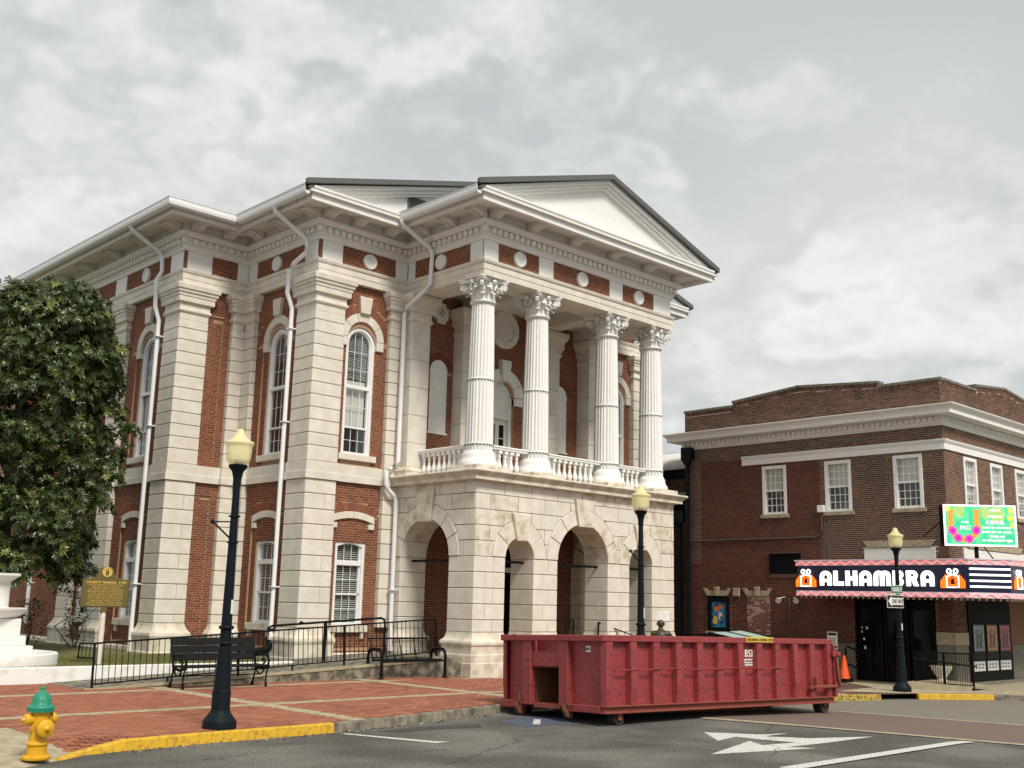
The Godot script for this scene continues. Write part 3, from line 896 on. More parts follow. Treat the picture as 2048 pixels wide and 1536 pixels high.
# one bay of brick wall with a lower and an upper window, each in a shallow recess under a brick arch
func bay(ch, mass: MB, o: Vector3, su: Vector3, nr: Vector3, s0: float, s1: float, c: float, keep = null, shade := 1):
	var b := MB.new()
	var recl := {"c": c, "hw": 0.72, "vb": 0.62, "vs": 4.15, "rise": 0.135}
	var recu := {"c": c, "hw": 0.74, "vb": 5.56, "vs": 9.12, "rise": 0.74}
	wall_sheet(b, o, su, nr, s0, s1, 0.0, 10.62, [recl, recu], 0.06)
	var o2 := o - nr * 0.06
	wall_sheet(b, o2, su, nr, c - 0.74, c + 0.74, 0.62, 4.3, [{"c": c, "hw": 0.5, "vb": 1.25, "vs": 3.5, "rise": 0.0}], 0.2)
	wall_sheet(b, o2, su, nr, c - 0.75, c + 0.75, 5.56, 9.88, [{"c": c, "hw": 0.5, "vb": 5.84, "vs": 8.97, "rise": 0.5}], 0.2)
	part(ch, "wall", b, M.mortar)
	var R := 2.0
	lay_bricks(mass, o, su, nr, s0, s1, 0.05, 10.62, func(s, v):
		var x: float = s - c
		if v > 9.0 and Vector2(x, v - 9.12).length() < 0.99: return true
		if v > 9.08 and v < 9.13 and abs(x) < 0.99: return false
		if abs(x) < 0.80 and v >= 4.1 and Vector2(x, v - (4.285 - R)).length() < R + 0.245: return true
		return false, REDS, 0.0677, 0.213, 0.005, keep, 5, [[c - 0.72, c + 0.72, 0.6, 4.16], [c - 0.74, c + 0.74, 5.5, 9.1]])
	lay_bricks(mass, o2, su, nr, c - 0.72, c + 0.72, 0.62, 4.2, func(_s, _v): return false, REDS, 0.0677, 0.213, 0.005, null, 5, [[c - 0.5, c + 0.5, 1.1, 3.47]])
	lay_bricks(mass, o2, su, nr, c - 0.74, c + 0.74, 5.54, 9.1, func(_s, v): return v > 8.9, REDS, 0.0677, 0.213, 0.005, null, 5, [[c - 0.5, c + 0.5, 5.0, 9.0]])
	# brick arches
	var n := 40
	for i in n:
		var a0 := -PI / 2 + PI * i / n
		mass.col = REDS[rng.randi() % 4] * 1.12
		if abs(a0 + PI / n * 0.5) < 0.17: continue
		wedge(mass, o, su, nr, c, 9.12, 0.742, 0.982, a0 + 0.007, a0 + PI / n - 0.008, -0.03, 0.008, 0.0, 1)
	n = 24
	var A := asin(0.80 / (R + 0.12))
	for i in n:
		var a0 := -A + 2.0 * A * i / n
		mass.col = REDS[rng.randi() % 4] * 1.12
		wedge(mass, o, su, nr, c, 4.285 - R, R + 0.012, R + 0.235, a0 + 0.0025, a0 + 2.0 * A / n - 0.0032, -0.03, 0.008, 0.0, 1)
	b = MB.new()
	# mortar behind the arches
	wedge(b, o, su, nr, c, 9.12, 0.735, 0.99, -PI / 2, PI / 2, -0.03, 0.004, 0.0, 20)
	part(ch, "arch_mortar", b, M.mortar)
	b = MB.new()
	wedge(b, o, su, nr, c, 4.285 - R, R + 0.005, R + 0.245, -A, A, -0.03, 0.004, 0.0, 8)
	part(ch, "arch_mortar", b, M.mortar)
	lower_window(ch, o2, su, nr, c)
	upper_window(ch, o2, su, nr, c, shade)

# a stack of chamfered stone courses; box in plan, list of joint heights
func stack(parent, u0: float, u1: float, w0: float, w1: float, hs: Array, split := 0, gap := 0.011, m = null):
	var core := MB.new()
	core.box(u0 + 0.022, u1 - 0.022, hs[0], hs[hs.size() - 1], w0 + 0.022, w1 - 0.022)
	part(parent, "core", core, M.joint)
	for i in hs.size() - 1:
		var y0: float = hs[i] + gap; var y1: float = hs[i + 1] - gap
		var cut := []
		if split > 0:
			var f := 0.62 if i % 2 == 0 else 0.38
			if split == 1 and i % 2 == 0: cut = [lerpf(u0, u1, 0.66)]
			elif split == 2: cut = [lerpf(u0, u1, f)]
			elif split == 3: cut = [lerpf(u0, u1, 0.33 if i % 2 else 0.25), lerpf(u0, u1, 0.7)]
		var xs := [u0] + cut + [u1]
		for j in xs.size() - 1:
			var b := MB.new()
			b.cbox(xs[j] + (0.005 if j > 0 else 0.0), xs[j + 1] - (0.005 if j < xs.size() - 2 else 0.0), y0, y1, w0, w1, 0.012)
			var mm = m if m != null else [M.stone, M.stone_grey, M.stone, M.stone][rng.randi() % 4]
			part(parent, "stone_block", b, mm)

func seq(a: float, b: float, n: int) -> Array:
	var r := []
	for i in n + 1: r.append(lerpf(a, b, float(i) / n))
	return r

var LOWER := [1.19, 1.42, 1.82, 2.23, 2.63, 3.04, 3.45, 3.85, 4.25, 4.66, 5.05]
var UPPER := [5.53, 5.93, 6.27, 6.62, 6.96, 7.31, 7.65, 8.0, 8.34, 8.68, 9.03, 9.37, 9.62]

func pilaster(ch, u0: float, u1: float, w0: float, w1: float, path: Array, split := 1, base := true):
	var p := node(ch, "pilaster")
	stack(p, u0, u1, w0, w1, LOWER, split)
	stack(p, u0, u1, w0, w1, UPPER, 0, 0.009)
	var b := MB.new()
	if base:
		b.mould(path, [Vector2(0.13, -0.4), Vector2(0.13, 0.42), Vector2(0.12, 0.44), Vector2(0.11, 0.46), Vector2(0.11, 0.78), Vector2(0.125, 0.80), Vector2(0.145, 0.86), Vector2(0.135, 0.93), Vector2(0.10, 0.97), Vector2(0.06, 1.02), Vector2(0.02, 1.10), Vector2(0.0, 1.19), Vector2(-0.1, 1.19)])
		part(p, "base", b, M.stone_weathered)
	b = MB.new()
	b.mould(path, [Vector2(-0.05, 9.62), Vector2(-0.01, 9.62), Vector2(-0.01, 9.80), Vector2(0.02, 9.82), Vector2(0.05, 9.86), Vector2(0.05, 9.91), Vector2(0.012, 9.94), Vector2(0.012, 10.10), Vector2(0.10, 10.12), Vector2(0.10, 10.27), Vector2(0.12, 10.28), Vector2(0.13, 10.36), Vector2(0.165, 10.38), Vector2(0.175, 10.45), Vector2(0.21, 10.47), Vector2(0.225, 10.60), Vector2(0.20, 10.622), Vector2(-0.05, 10.622)])
	part(p, "capital", b, M.stone)
	b = MB.new()
	b.mould(path, [Vector2(-0.1, 5.052), Vector2(0.05, 5.052), Vector2(0.05, 5.235), Vector2(0.02, 5.245), Vector2(0.015, 5.528), Vector2(-0.1, 5.528)])
	part(p, "belt_block", b, M.stone_grey)

func courthouse():
	var ch := thing("courthouse", "red brick and cream stone courthouse with white columned portico and pediment", "courthouse", Vector3(BX, 0, BZ))
	var mass := MB.new()
	var keep := []
	var Xp := Vector3.RIGHT; var Zp := Vector3(0, 0, 1); var Xn := Vector3.LEFT
	# walls with windows
	bay(ch, mass, Vector3(0, 0, -3.50), Xp, Zp, -2.86, 0.0, -1.32, keep, 0)
	bay(ch, mass, Vector3(0, 0, -3.50), Xp, Zp, 8.3, 11.16, 9.62)
	bay(ch, mass, Vector3(-2.86, 0, 0), Zp, Xn, -7.25, -3.50, -5.47)
	bay(ch, mass, Vector3(-4.92, 0, 0), Zp, Xn, -10.9, -7.25, -9.27)
	# second window bay and the plain wall behind the tree
	var b := MB.new()
	var nop := func(_s, _v): return false
	wall_sheet(b, Vector3(-4.92, 0, 0), Zp, Xn, -13.4, -10.9, 0.0, 10.62, [{"c": -12.18, "hw": 0.5, "vb": 1.25, "vs": 3.5, "rise": 0.0}], 0.2)
	part(ch, "wall", b, M.mortar)
	lay_bricks(mass, Vector3(-4.92, 0, 0), Zp, Xn, -13.4, -10.9, 0.05, 10.62, func(_s, _v): return false, REDS, 0.0677, 0.213, 0.005, null, 5, [[-12.68, -11.68, 1.1, 3.5]])
	lower_window(ch, Vector3(-4.92, 0, 0), Zp, Xn, -12.18, false)
	b = MB.new()
	wall_sheet(b, Vector3(-4.92, 0, 0), Zp, Xn, -34.0, -13.4, 0.0, 10.62, [], 0.0)
	part(ch, "wall", b, M.mortar)
	lay_bricks(mass, Vector3(-4.92, 0, 0), Zp, Xn, -26.0, -13.4, 0.05, 10.62, func(s, v): return s < -19.0 and v > 5.0, REDS)
	# front return of the main block with its tall slots
	b = MB.new()
	wall_sheet(b, Vector3(0, 0, -7.25), Xp, Zp, -4.92, -2.86, 0.0, 10.62, [{"c": -3.78, "hw": 0.17, "vb": 0.7, "vs": 4.72, "rise": 0.0}, {"c": -3.78, "hw": 0.17, "vb": 5.6, "vs": 9.9, "rise": 0.0}], 0.06)
	wall_sheet(b, Vector3(0, 0, -7.31), Xp, Zp, -3.95, -3.6, 0.7, 9.9, [], 0.0)
	part(ch, "wall", b, M.mortar)
	lay_bricks(mass, Vector3(0, 0, -7.25), Xp, Zp, -4.92, -2.86, 0.05, 10.62, func(_s, _v): return false, REDS, 0.0677, 0.213, 0.005, null, 5, [[-3.955, -3.605, 0.68, 4.74], [-3.955, -3.605, 5.58, 9.92]])
	lay_bricks(mass, Vector3(0, 0, -7.31), Xp, Zp, -3.95, -3.61, 0.7, 9.8, func(_s, v): return v > 4.6 and v < 5.6, REDS)
	# side walls that the picture hardly shows
	b = MB.new()
	b.q(Vector3(11.16, 0, -3.5), Vector3(11.16, 0, -7.25), Vector3(11.16, 12.3, -7.25), Vector3(11.16, 12.3, -3.5))
	b.q(Vector3(11.16, 0, -7.25), Vector3(13.2, 0, -7.25), Vector3(13.2, 12.3, -7.25), Vector3(11.16, 12.3, -7.25))
	b.q(Vector3(13.2, 0, -7.25), Vector3(13.2, 0, -34), Vector3(13.2, 12.3, -34), Vector3(13.2, 12.3, -7.25))
	b.q(Vector3(13.2, 0, -34), Vector3(-4.92, 0, -34), Vector3(-4.92, 12.3, -34), Vector3(13.2, 12.3, -34))
	part(ch, "wall", b, M.red_brick_0)
	portico_wall(ch, mass)
	# pilasters
	pilaster(ch, -3.02, -2.05, -4.29, -3.34, [Vector2(-2.87, -4.29), Vector2(-3.02, -4.29), Vector2(-3.02, -3.34), Vector2(-2.05, -3.34), Vector2(-2.05, -3.5)])
	pilaster(ch, -5.08, -4.18, -8.02, -7.09, [Vector2(-4.93, -8.02), Vector2(-5.08, -8.02), Vector2(-5.08, -7.09), Vector2(-4.18, -7.09), Vector2(-4.18, -7.25)])
	pilaster(ch, -0.47, 0.06, -3.6, -3.34, [Vector2(-0.47, -3.5), Vector2(-0.47, -3.34), Vector2(0.06, -3.34)], 0, false)
	pilaster(ch, -3.40, -2.92, -7.5, -7.09, [Vector2(-3.40, -7.25), Vector2(-3.40, -7.09), Vector2(-3.03, -7.09)], 0)
	pilaster(ch, -3.02, -2.7, -7.08, -6.56, [Vector2(-3.02, -7.08), Vector2(-3.02, -6.56), Vector2(-2.87, -6.56)], 0)
	pilaster(ch, -5.08, -4.7, -11.45, -10.55, [Vector2(-4.93, -11.45), Vector2(-5.08, -11.45), Vector2(-5.08, -10.55), Vector2(-4.93, -10.55)], 0)
	pilaster(ch, -5.08, -4.7, -13.82, -12.92, [Vector2(-4.93, -13.82), Vector2(-5.08, -13.82), Vector2(-5.08, -12.92), Vector2(-4.93, -12.92)], 0)
	pilaster(ch, 10.35, 11.32, -4.29, -3.34, [Vector2(10.35, -3.5), Vector2(10.35, -3.34), Vector2(11.32, -3.34), Vector2(11.32, -4.29)])
	pilaster(ch, 8.24, 8.77, -3.6, -3.34, [Vector2(8.24, -3.34), Vector2(8.77, -3.34), Vector2(8.77, -3.5)], 0, false)
	# belt course along the brick walls
	b = MB.new()
	var belt := [Vector2(-0.1, 5.055), Vector2(0.10, 5.055), Vector2(0.10, 5.23), Vector2(0.075, 5.24), Vector2(0.07, 5.525), Vector2(-0.1, 5.525)]
	for seg in [[Vector2(-4.92, -34), Vector2(-4.92, -8.0)], [Vector2(-4.19, -7.25), Vector2(-3.0, -7.25)], [Vector2(-2.86, -6.6), Vector2(-2.86, -4.28)], [Vector2(-2.06, -3.5), Vector2(-0.4, -3.5)], [Vector2(8.7, -3.5), Vector2(10.4, -3.5)]]:
		b = MB.new()
		b.mould(seg, belt)
		part(ch, "belt_course", b, M.stone_grey)
	# plinth along the brick walls
	b = MB.new()
	var pl := [Vector2(0.02, -0.4), Vector2(0.06, -0.4), Vector2(0.06, 0.5), Vector2(0.0, 0.55), Vector2(-0.02, 0.55)]
	for seg in [[Vector2(-4.92, -34), Vector2(-4.92, -8.1)], [Vector2(-4.05, -7.25), Vector2(-3.5, -7.25)], [Vector2(-2.86, -6.45), Vector2(-2.86, -4.4)], [Vector2(-1.95, -3.5), Vector2(0.0, -3.5)]]:
		b = MB.new()
		b.mould(seg, pl)
		part(ch, "plinth", b, M.stone_weathered)
	entablature(ch, mass)
	roofs(ch)
	portico_base(ch)
	portico_top(ch)
	pipes(ch)
	stuff(ch, "brickwork", mass, M.brick)
	var bm := BoxMesh.new(); bm.size = Vector3(0.199, 0.0522, 0.019)
	for s in keep:
		var o := put(ch, "brick", bm, M["red_brick_%d" % [3, 1, 0, 2][s[1]]])
		o.position = s[0]

func portico_wall(ch, mass: MB):
	var o := Vector3(0, 0, -3.50); var su := Vector3.RIGHT; var nr := Vector3(0, 0, 1)
	var b := MB.new()
	wall_sheet(b, o, su, nr, 0.0, 8.3, 0.0, 11.0, [{"c": 4.12, "hw": 1.0, "vb": 0.56, "vs": 2.9, "rise": 1.0}, {"c": 4.12, "hw": 0.5, "vb": 5.34, "vs": 8.3, "rise": 0.5}], 0.3)
	part(ch, "wall", b, M.mortar)
	lay_bricks(mass, o, su, nr, 0.0, 8.3, 0.55, 10.98, func(s, v):
		if v > 4.95 and v < 5.3: return true
		for c in [1.50, 6.72]:
			if v > 8.6 and Vector2(s - c, v - 8.67).length() < 0.45: return true
		if v >= 8.05 and Vector2(s - 4.12, v - 8.3).length() < 0.9: return true
		if v < 3.0 and abs(s - 4.12) < 1.0: return true
		if v >= 2.9 and v < 4.0 and Vector2(s - 4.12, v - 2.9).length() < 1.02: return true
		if Vector2(s - 4.1, v - 10.43).length() < 0.6: return true
		return false, REDS, 0.0677, 0.213, 0.005, null, 5, [[1.17, 1.83, 6.8, 8.68], [6.39, 7.05, 6.8, 8.68], [3.62, 4.62, 5.3, 8.3]])
	for c in [1.50, 6.72]:
		b = MB.new()
		var pg := PackedVector2Array([Vector2(c - 0.33, 6.82), Vector2(c + 0.33, 6.82)])
		for i in 13: pg.append(Vector2(c + 0.33 * cos(PI * i / 12.0), 8.67 + 0.33 * sin(PI * i / 12.0)))
		b.ex(pg, o, su, Vector3.UP, -0.05, 0.004, 0.0)
		var nic := part(ch, "niche_panel", b, M.white_paint)
		b = MB.new(); slab(b, o, su, nr, c - 0.38, c + 0.38, 6.76, 6.82, -0.02, 0.035, 0.006)
		part(nic, "sill", b, M.white_paint)
		for i in 22:
			var a0 := -PI / 2 + PI * i / 22.0
			mass.col = REDS[rng.randi() % 4]
			wedge(mass, o, su, nr, c, 8.67, 0.345, 0.56, a0 + 0.012, a0 + PI / 22.0 - 0.012, -0.03, 0.014, 0.0, 1)
	# stone crosses and the round recess
	for c in [1.48, 6.58]:
		b = MB.new()
		b.ex(PackedVector2Array([Vector2(c - 0.16, 10.12), Vector2(c + 0.16, 10.12), Vector2(c + 0.16, 10.24), Vector2(c + 0.26, 10.24), Vector2(c + 0.26, 10.62), Vector2(c + 0.16, 10.62), Vector2(c + 0.16, 10.74), Vector2(c - 0.16, 10.74), Vector2(c - 0.16, 10.62), Vector2(c - 0.26, 10.62), Vector2(c - 0.26, 10.24), Vector2(c - 0.16, 10.24)]), o, su, Vector3.UP, -0.02, 0.09, 0.006)
		var cr := part(ch, "stone_cross", b, M.cream_paint)
		b = MB.new()
		for k in 4:
			var a := k * PI / 2
			b.ball(Vector3(c + 0.07 * sin(a), 10.43 + 0.09 * cos(a), -3.405), Vector3(0.035, 0.045, 0.02), 6, 4)
		part(cr, "petal", b, M.concrete)
	var rd := node(ch, "round_recess")
	for i in 8:
		b = MB.new()
		wedge(b, o, su, nr, 4.1, 10.43, 0.42, 0.62, TAU * i / 8 + 0.01, TAU * (i + 1) / 8 - 0.01, -0.02, 0.10, 0.012, 5)
		part(rd, "voussoir", b, M.cream_paint)
	b = MB.new(); wedge(b, o, su, nr, 4.1, 10.43, 0.002, 0.43, 0, TAU - 0.001, -0.03, 0.02, 0.0, 24)
	part(rd, "recess_panel", b, M.cream_paint)
	# balcony doorway
	var dw := node(ch, "balcony_door")
	for a in [[-90, -58], [-58, -15], [15, 58], [58, 90]]:
		b = MB.new(); wedge(b, o, su, nr, 4.12, 8.3, 0.5, 0.86, deg_to_rad(a[0] + 0.6), deg_to_rad(a[1] - 0.6), -0.25, 0.10, 0.01, 6)
		part(dw, "voussoir", b, M.cream_paint)
	for sg in [-1, 1]:
		b = MB.new(); slab(b, o, su, nr, 4.12 + min(sg * 0.5, sg * 0.86), 4.12 + max(sg * 0.5, sg * 0.86), 8.04, 8.29, -0.25, 0.10, 0.01)
		part(dw, "stone_block", b, M.cream_paint)
	b = MB.new(); b.ex(PackedVector2Array([Vector2(3.99, 8.76), Vector2(4.25, 8.76), Vector2(4.33, 9.42), Vector2(3.91, 9.42)]), o, su, Vector3.UP, -0.2, 0.20, 0.012)
	part(dw, "keystone", b, M.cream_paint)
	b = MB.new()
	slab(b, o, su, nr, 3.62, 3.74, 5.35, 8.29, -0.28, -0.08, 0.01)
	slab(b, o, su, nr, 4.50, 4.62, 5.35, 8.29, -0.28, -0.08, 0.01)
	var pg3 := PackedVector2Array([Vector2(3.74, 7.62), Vector2(4.50, 7.62), Vector2(4.50, 8.29)])
	for i in 11: pg3.append(Vector2(4.12 + 0.48 * cos(PI * i / 10.0), 8.3 + 0.48 * sin(PI * i / 10.0)))
	pg3.append(Vector2(3.74, 8.29))
	b.ex(pg3, o, su, Vector3.UP, -0.28, -0.14, 0.0)
	for k in 8: wedge(b, o, su, nr, 4.12, 8.3, 0.27, 0.30, -PI / 2 + PI * k / 8.0, -PI / 2 + PI * (k + 1) / 8.0, -0.14, -0.12, 0.0, 1)
	for sg in [-1, 1]: slab(b, o, su, nr, 4.12 + sg * 0.285 - 0.015, 4.12 + sg * 0.285 + 0.015, 7.85, 8.3, -0.14, -0.12)
	slab(b, o, su, nr, 3.85, 4.39, 7.82, 7.85, -0.14, -0.12)
	slab(b, o, su, nr, 3.72, 4.52, 7.58, 7.66, -0.3, -0.04, 0.01)
	part(dw, "frame", b, M.white_paint)
	b = MB.new()
	for sg in [-1, 1]:
		slab(b, o, su, nr, 4.12 + min(sg * 0.30, sg * 0.38), 4.12 + max(sg * 0.30, sg * 0.38), 5.35, 7.58, -0.27, -0.2)
		slab(b, o, su, nr, 4.12 + min(sg * 0.005, sg * 0.075), 4.12 + max(sg * 0.005, sg * 0.075), 5.35, 7.58, -0.27, -0.2)
		for v in [5.36, 5.55, 6.05, 6.52, 6.98, 7.42]: slab(b, o, su, nr, 4.12 + min(sg * 0.075, sg * 0.30), 4.12 + max(sg * 0.075, sg * 0.30), v, v + (0.16 if v < 5.5 or v > 7.4 else 0.025), -0.265, -0.205)
	part(dw, "door_leaf", b, M.white_paint)
	b = MB.new(); slab(b, o, su, nr, 3.75, 4.49, 5.5, 7.5, -0.25, -0.24)
	part(dw, "pane", b, M.dark_glass)
	# dark entrance below
	var en := node(ch, "entrance")
	b = MB.new()
	slab(b, o, su, nr, 3.1, 5.14, 0.55, 4.0, -0.45, -0.40)
	part(en, "door_glass", b, M.dark_glass)
	b = MB.new()
	for s in [3.12, 3.6, 4.08, 4.56, 5.04]: slab(b, o, su, nr, s, s + 0.08, 0.55, 2.9, -0.4, -0.28)
	slab(b, o, su, nr, 3.12, 5.12, 2.85, 3.0, -0.4, -0.25)
	part(en, "door_frame", b, M.cream_paint)

func antae(ch, u0: float, u1: float, w1: float):
	var p := node(ch, "anta")
	stack(p, u0, u1, -3.6, w1, [5.62, 6.3, 7.1, 7.9, 8.7, 9.62], 0, 0.004, M.stone_grey)
	var path := [Vector2(u0, -3.5), Vector2(u0, w1), Vector2(u1, w1), Vector2(u1, -3.5)]
	var b := MB.new()
	b.mould(path, [Vector2(-0.1, 5.34), Vector2(0.13, 5.34), Vector2(0.13, 5.46), Vector2(0.15, 5.49), Vector2(0.13, 5.55), Vector2(0.06, 5.58), Vector2(0.0, 5.62), Vector2(-0.1, 5.62)])
	part(p, "base", b, M.stone_weathered)
	b = MB.new()
	b.mould(path, [Vector2(-0.05, 9.62), Vector2(-0.01, 9.62), Vector2(-0.01, 9.80), Vector2(0.05, 9.86), Vector2(0.05, 9.91), Vector2(0.012, 9.94), Vector2(0.012, 10.10), Vector2(0.10, 10.12), Vector2(0.10, 10.27), Vector2(0.13, 10.36), Vector2(0.165, 10.38), Vector2(0.21, 10.47), Vector2(0.225, 10.60), Vector2(0.20, 10.622), Vector2(-0.05, 10.622)])
	part(p, "capital", b, M.stone)

func entablature(ch, mass: MB):
	var E := [Vector2(-5.08, -34), Vector2(-5.08, -7.09), Vector2(-3.02, -7.09), Vector2(-3.02, -3.34), Vector2(0.05, -3.34), Vector2(0.05, 0), Vector2(8.25, 0), Vector2(8.25, -3.34), Vector2(11.32, -3.34), Vector2(11.32, -7.09), Vector2(13.38, -7.09), Vector2(13.38, -34)]
	var b := MB.new()
	b.mould(E, [Vector2(-0.3, 10.63), Vector2(0.0, 10.63), Vector2(0.0, 10.80), Vector2(0.014, 10.805), Vector2(0.014, 10.97), Vector2(0.05, 10.99), Vector2(0.07, 11.05), Vector2(0.07, 11.07), Vector2(0.0, 11.085), Vector2(-0.3, 11.085)])
	part(ch, "architrave", b, M.stone)
	b = MB.new()
	b.mould(E, [Vector2(-0.045, 11.08), Vector2(-0.045, 11.64)], false)
	part(ch, "frieze", b, M.mortar)
	var Xp := Vector3.RIGHT; var Zp := Vector3(0, 0, 1); var Xn := Vector3.LEFT
	var runs := [[Vector3(-5.035, 0, 0), Zp, Xn, -20.0, -7.135], [Vector3(0, 0, -7.135), Xp, Zp, -5.035, -3.0], [Vector3(-2.975, 0, 0), Zp, Xn, -7.1, -3.385], [Vector3(0, 0, -3.385), Xp, Zp, -2.975, 0.08], [Vector3(0.095, 0, 0), Zp, Xn, -3.36, -0.045], [Vector3(0, 0, -0.045), Xp, Zp, 0.095, 8.2], [Vector3(0, 0, -3.385), Xp, Zp, 8.2, 11.27]]
	for r in runs: lay_bricks(mass, r[0], r[1], r[2], r[3], r[4], 11.09, 11.63, func(_s, _v): return false, REDS)
	# white panels and roundels of the frieze
	var fr := node(ch, "frieze_ornament")
	var pans := [[5, 0.07, 0.58], [5, 2.17, 2.76], [5, 5.22, 5.82], [5, 7.33, 8.19], [4, -0.60, -0.10], [4, -3.33, -3.02], [3, -2.90, -2.24], [3, -0.37, 0.06], [2, -4.06, -3.46], [2, -7.08, -6.62], [0, -7.95, -7.22], [0, -11.64, -10.89], [0, -15.3, -14.6], [1, -4.97, -4.2], [1, -3.36, -3.0], [6, 8.24, 8.75], [6, 10.4, 11.2]]
	for p in pans:
		b = MB.new()
		slab(b, runs[p[0]][0], runs[p[0]][1], runs[p[0]][2], p[1], p[2], 11.088, 11.632, -0.02, 0.034, 0.006)
		part(fr, "panel", b, M.white_paint)
	for p in [[5, 1.40], [5, 3.98], [5, 6.58], [4, -1.84], [3, -1.30], [2, -5.52], [0, -9.5], [0, -13.1], [6, 9.6]]:
		var r = runs[p[0]]
		b = MB.new()
		b.lathe([Vector2(0.0, 0.055), Vector2(0.13, 0.05), Vector2(0.155, 0.055), Vector2(0.165, 0.085), Vector2(0.21, 0.085), Vector2(0.225, 0.06), Vector2(0.225, -0.02)].map(func(q): return Vector2(q.x, -q.y)), P(r[0], r[1], r[2], p[1], 11.36), 24, -r[2])
		part(fr, "roundel", b, M.white_paint)
	# cornice: bed mouldings, upper frieze, soffit and eave beam
	b = MB.new()
	b.mould(E, [Vector2(-0.3, 11.632), Vector2(0.0, 11.632), Vector2(0.025, 11.66), Vector2(0.025, 11.74), Vector2(0.05, 11.75), Vector2(0.06, 11.79), Vector2(0.06, 11.985), Vector2(0.165, 11.99), Vector2(0.19, 12.03), Vector2(0.23, 12.06), Vector2(0.25, 12.11), Vector2(0.25, 12.13), Vector2(0.10, 12.145), Vector2(0.10, 12.42), Vector2(0.78, 12.42), Vector2(0.78, 12.31), Vector2(0.80, 12.28), Vector2(0.915, 12.28), Vector2(0.915, 12.46), Vector2(1.02, 12.46), Vector2(1.02, 12.52), Vector2(-0.3, 12.52)])
	part(ch, "cornice", b, M.cream_paint)
	# dentils
	var dm := MB.new(); dm.cbox(-0.068, 0.068, -0.078, 0.078, -0.05, 0.05, 0.012)
	var dmesh := dm.mesh()
	var dn := node(ch, "dentil_course")
	for i in range(0, 6):
		var a: Vector2 = E[i]; var c: Vector2 = E[i + 1]
		if i == 0: a = Vector2(-5.08, -22)
		var d := (c - a).normalized()
		var n := Vector2(-d.y, d.x)
		var L := a.distance_to(c)
		var k := int(L / 0.214)
		for j in k + 1:
			var p := a + d * (L * (float(j) / k)) + n * 0.108
			# skip those that would overlap in inner corners
			if (j == 0 or j == k) and (i == 1 or i == 2 or i == 3 or i == 4):
				if (i == 1 and j == k) or (i == 3 and j == k) or (i == 2 and j == 0) or (i == 4 and j == 0): continue
			if j == k and (i == 0 or i == 2 or i == 4): p += d * 0.1
			if j == 0 and (i == 1 or i == 3 or i == 5): continue
			var o := put(dn, "dentil", dmesh, M.cream_paint)
			o.position = Vector3(p.x, 11.893, p.y)
			o.rotation.y = atan2(n.x, n.y)
	# brackets
	var bm := MB.new()
	var prof := PackedVector2Array([Vector2(0.02, 12.15), Vector2(0.05, 12.15), Vector2(0.10, 12.20), Vector2(0.26, 12.285), Vector2(0.40, 12.315), Vector2(0.50, 12.30), Vector2(0.56, 12.31), Vector2(0.57, 12.40), Vector2(0.60, 12.40), Vector2(0.60, 12.419), Vector2(0.02, 12.419)])
	var thin := PackedVector2Array([Vector2(0.02, 12.12), Vector2(0.07, 12.125), Vector2(0.13, 12.185), Vector2(0.28, 12.265), Vector2(0.40, 12.295), Vector2(0.53, 12.275), Vector2(0.585, 12.295), Vector2(0.585, 12.40), Vector2(0.02, 12.40)])
	for sx in [-0.055, 0.0, 0.055]: bm.ex(thin, Vector3(sx - 0.015, 0, 0), Vector3(0, 0, 1), Vector3.UP, -0.03, 0.0)
	bm.ex(prof, Vector3(0.06, 0, 0), Vector3(0, 0, 1), Vector3.UP, 0.0, 0.14)
	bm.ex(prof, Vector3(0.08, 0, 0), Vector3(0, 0, 1), Vector3.UP, -0.16, 0.0)
	bm.cbox(-0.095, 0.095, 12.36, 12.418, 0.44, 0.62, 0.01)
	var bmesh := bm.mesh()
	for s in [[0, [-21.3, -19.3, -17.2, -15.25, -13.33, -11.31, -9.34, -7.44]], [1, [-4.95, -3.95]], [2, [-6.3, -4.93, -3.45]], [3, [-2.98, -2.0, -0.89]], [4, [-2.4, -1.25, -0.05]], [5, [0.12, 1.62, 3.30, 5.02, 6.68, 8.18]]]:
		for q in s[1]:
			var o := put(ch, "bracket", bmesh, M.cream_paint)
			if s[0] % 2 == 0:
				o.position = Vector3(E[s[0]].x - 0.10, 0, q); o.rotation.y = -PI / 2
			else:
				o.position = Vector3(q, 0, E[s[0]].y + 0.10)
	# gutters
	var gp := [Vector2(1.0, 12.462), Vector2(1.0, 12.40), Vector2(1.10, 12.39), Vector2(1.15, 12.43), Vector2(1.165, 12.50), Vector2(1.165, 12.615), Vector2(1.18, 12.62), Vector2(1.18, 12.635), Vector2(1.15, 12.635), Vector2(1.145, 12.47), Vector2(1.0, 12.462)]
	for g in [[Vector2(0.05, -2.36), Vector2(0.05, 0.93)], [Vector2(-3.02, -5.91), Vector2(-3.02, -2.42)], [Vector2(-5.08, -34), Vector2(-5.08, -7.09), Vector2(-4.17, -7.09)], [Vector2(8.25, 0.93), Vector2(8.25, -2.36)], [Vector2(11.32, -2.42), Vector2(11.32, -5.9)]]:
		b = MB.new()
		b.mould(g, gp)
		part(ch, "gutter", b, M.white_vinyl)
	# gable fascias on the fronts
	for g in [[Vector2(-0.88, 0), Vector2(9.18, 0)], [Vector2(-3.95, -3.34), Vector2(-0.88, -3.34)], [Vector2(9.18, -3.34), Vector2(12.25, -3.34)]]:
		b = MB.new()
		b.mould(g, [Vector2(0.80, 12.275), Vector2(0.93, 12.275), Vector2(0.93, 12.42), Vector2(0.945, 12.43), Vector2(0.95, 12.47), Vector2(0.985, 12.50), Vector2(1.0, 12.55), Vector2(1.03, 12.57), Vector2(1.03, 12.63), Vector2(0.40, 12.645), Vector2(0.40, 12.5)])
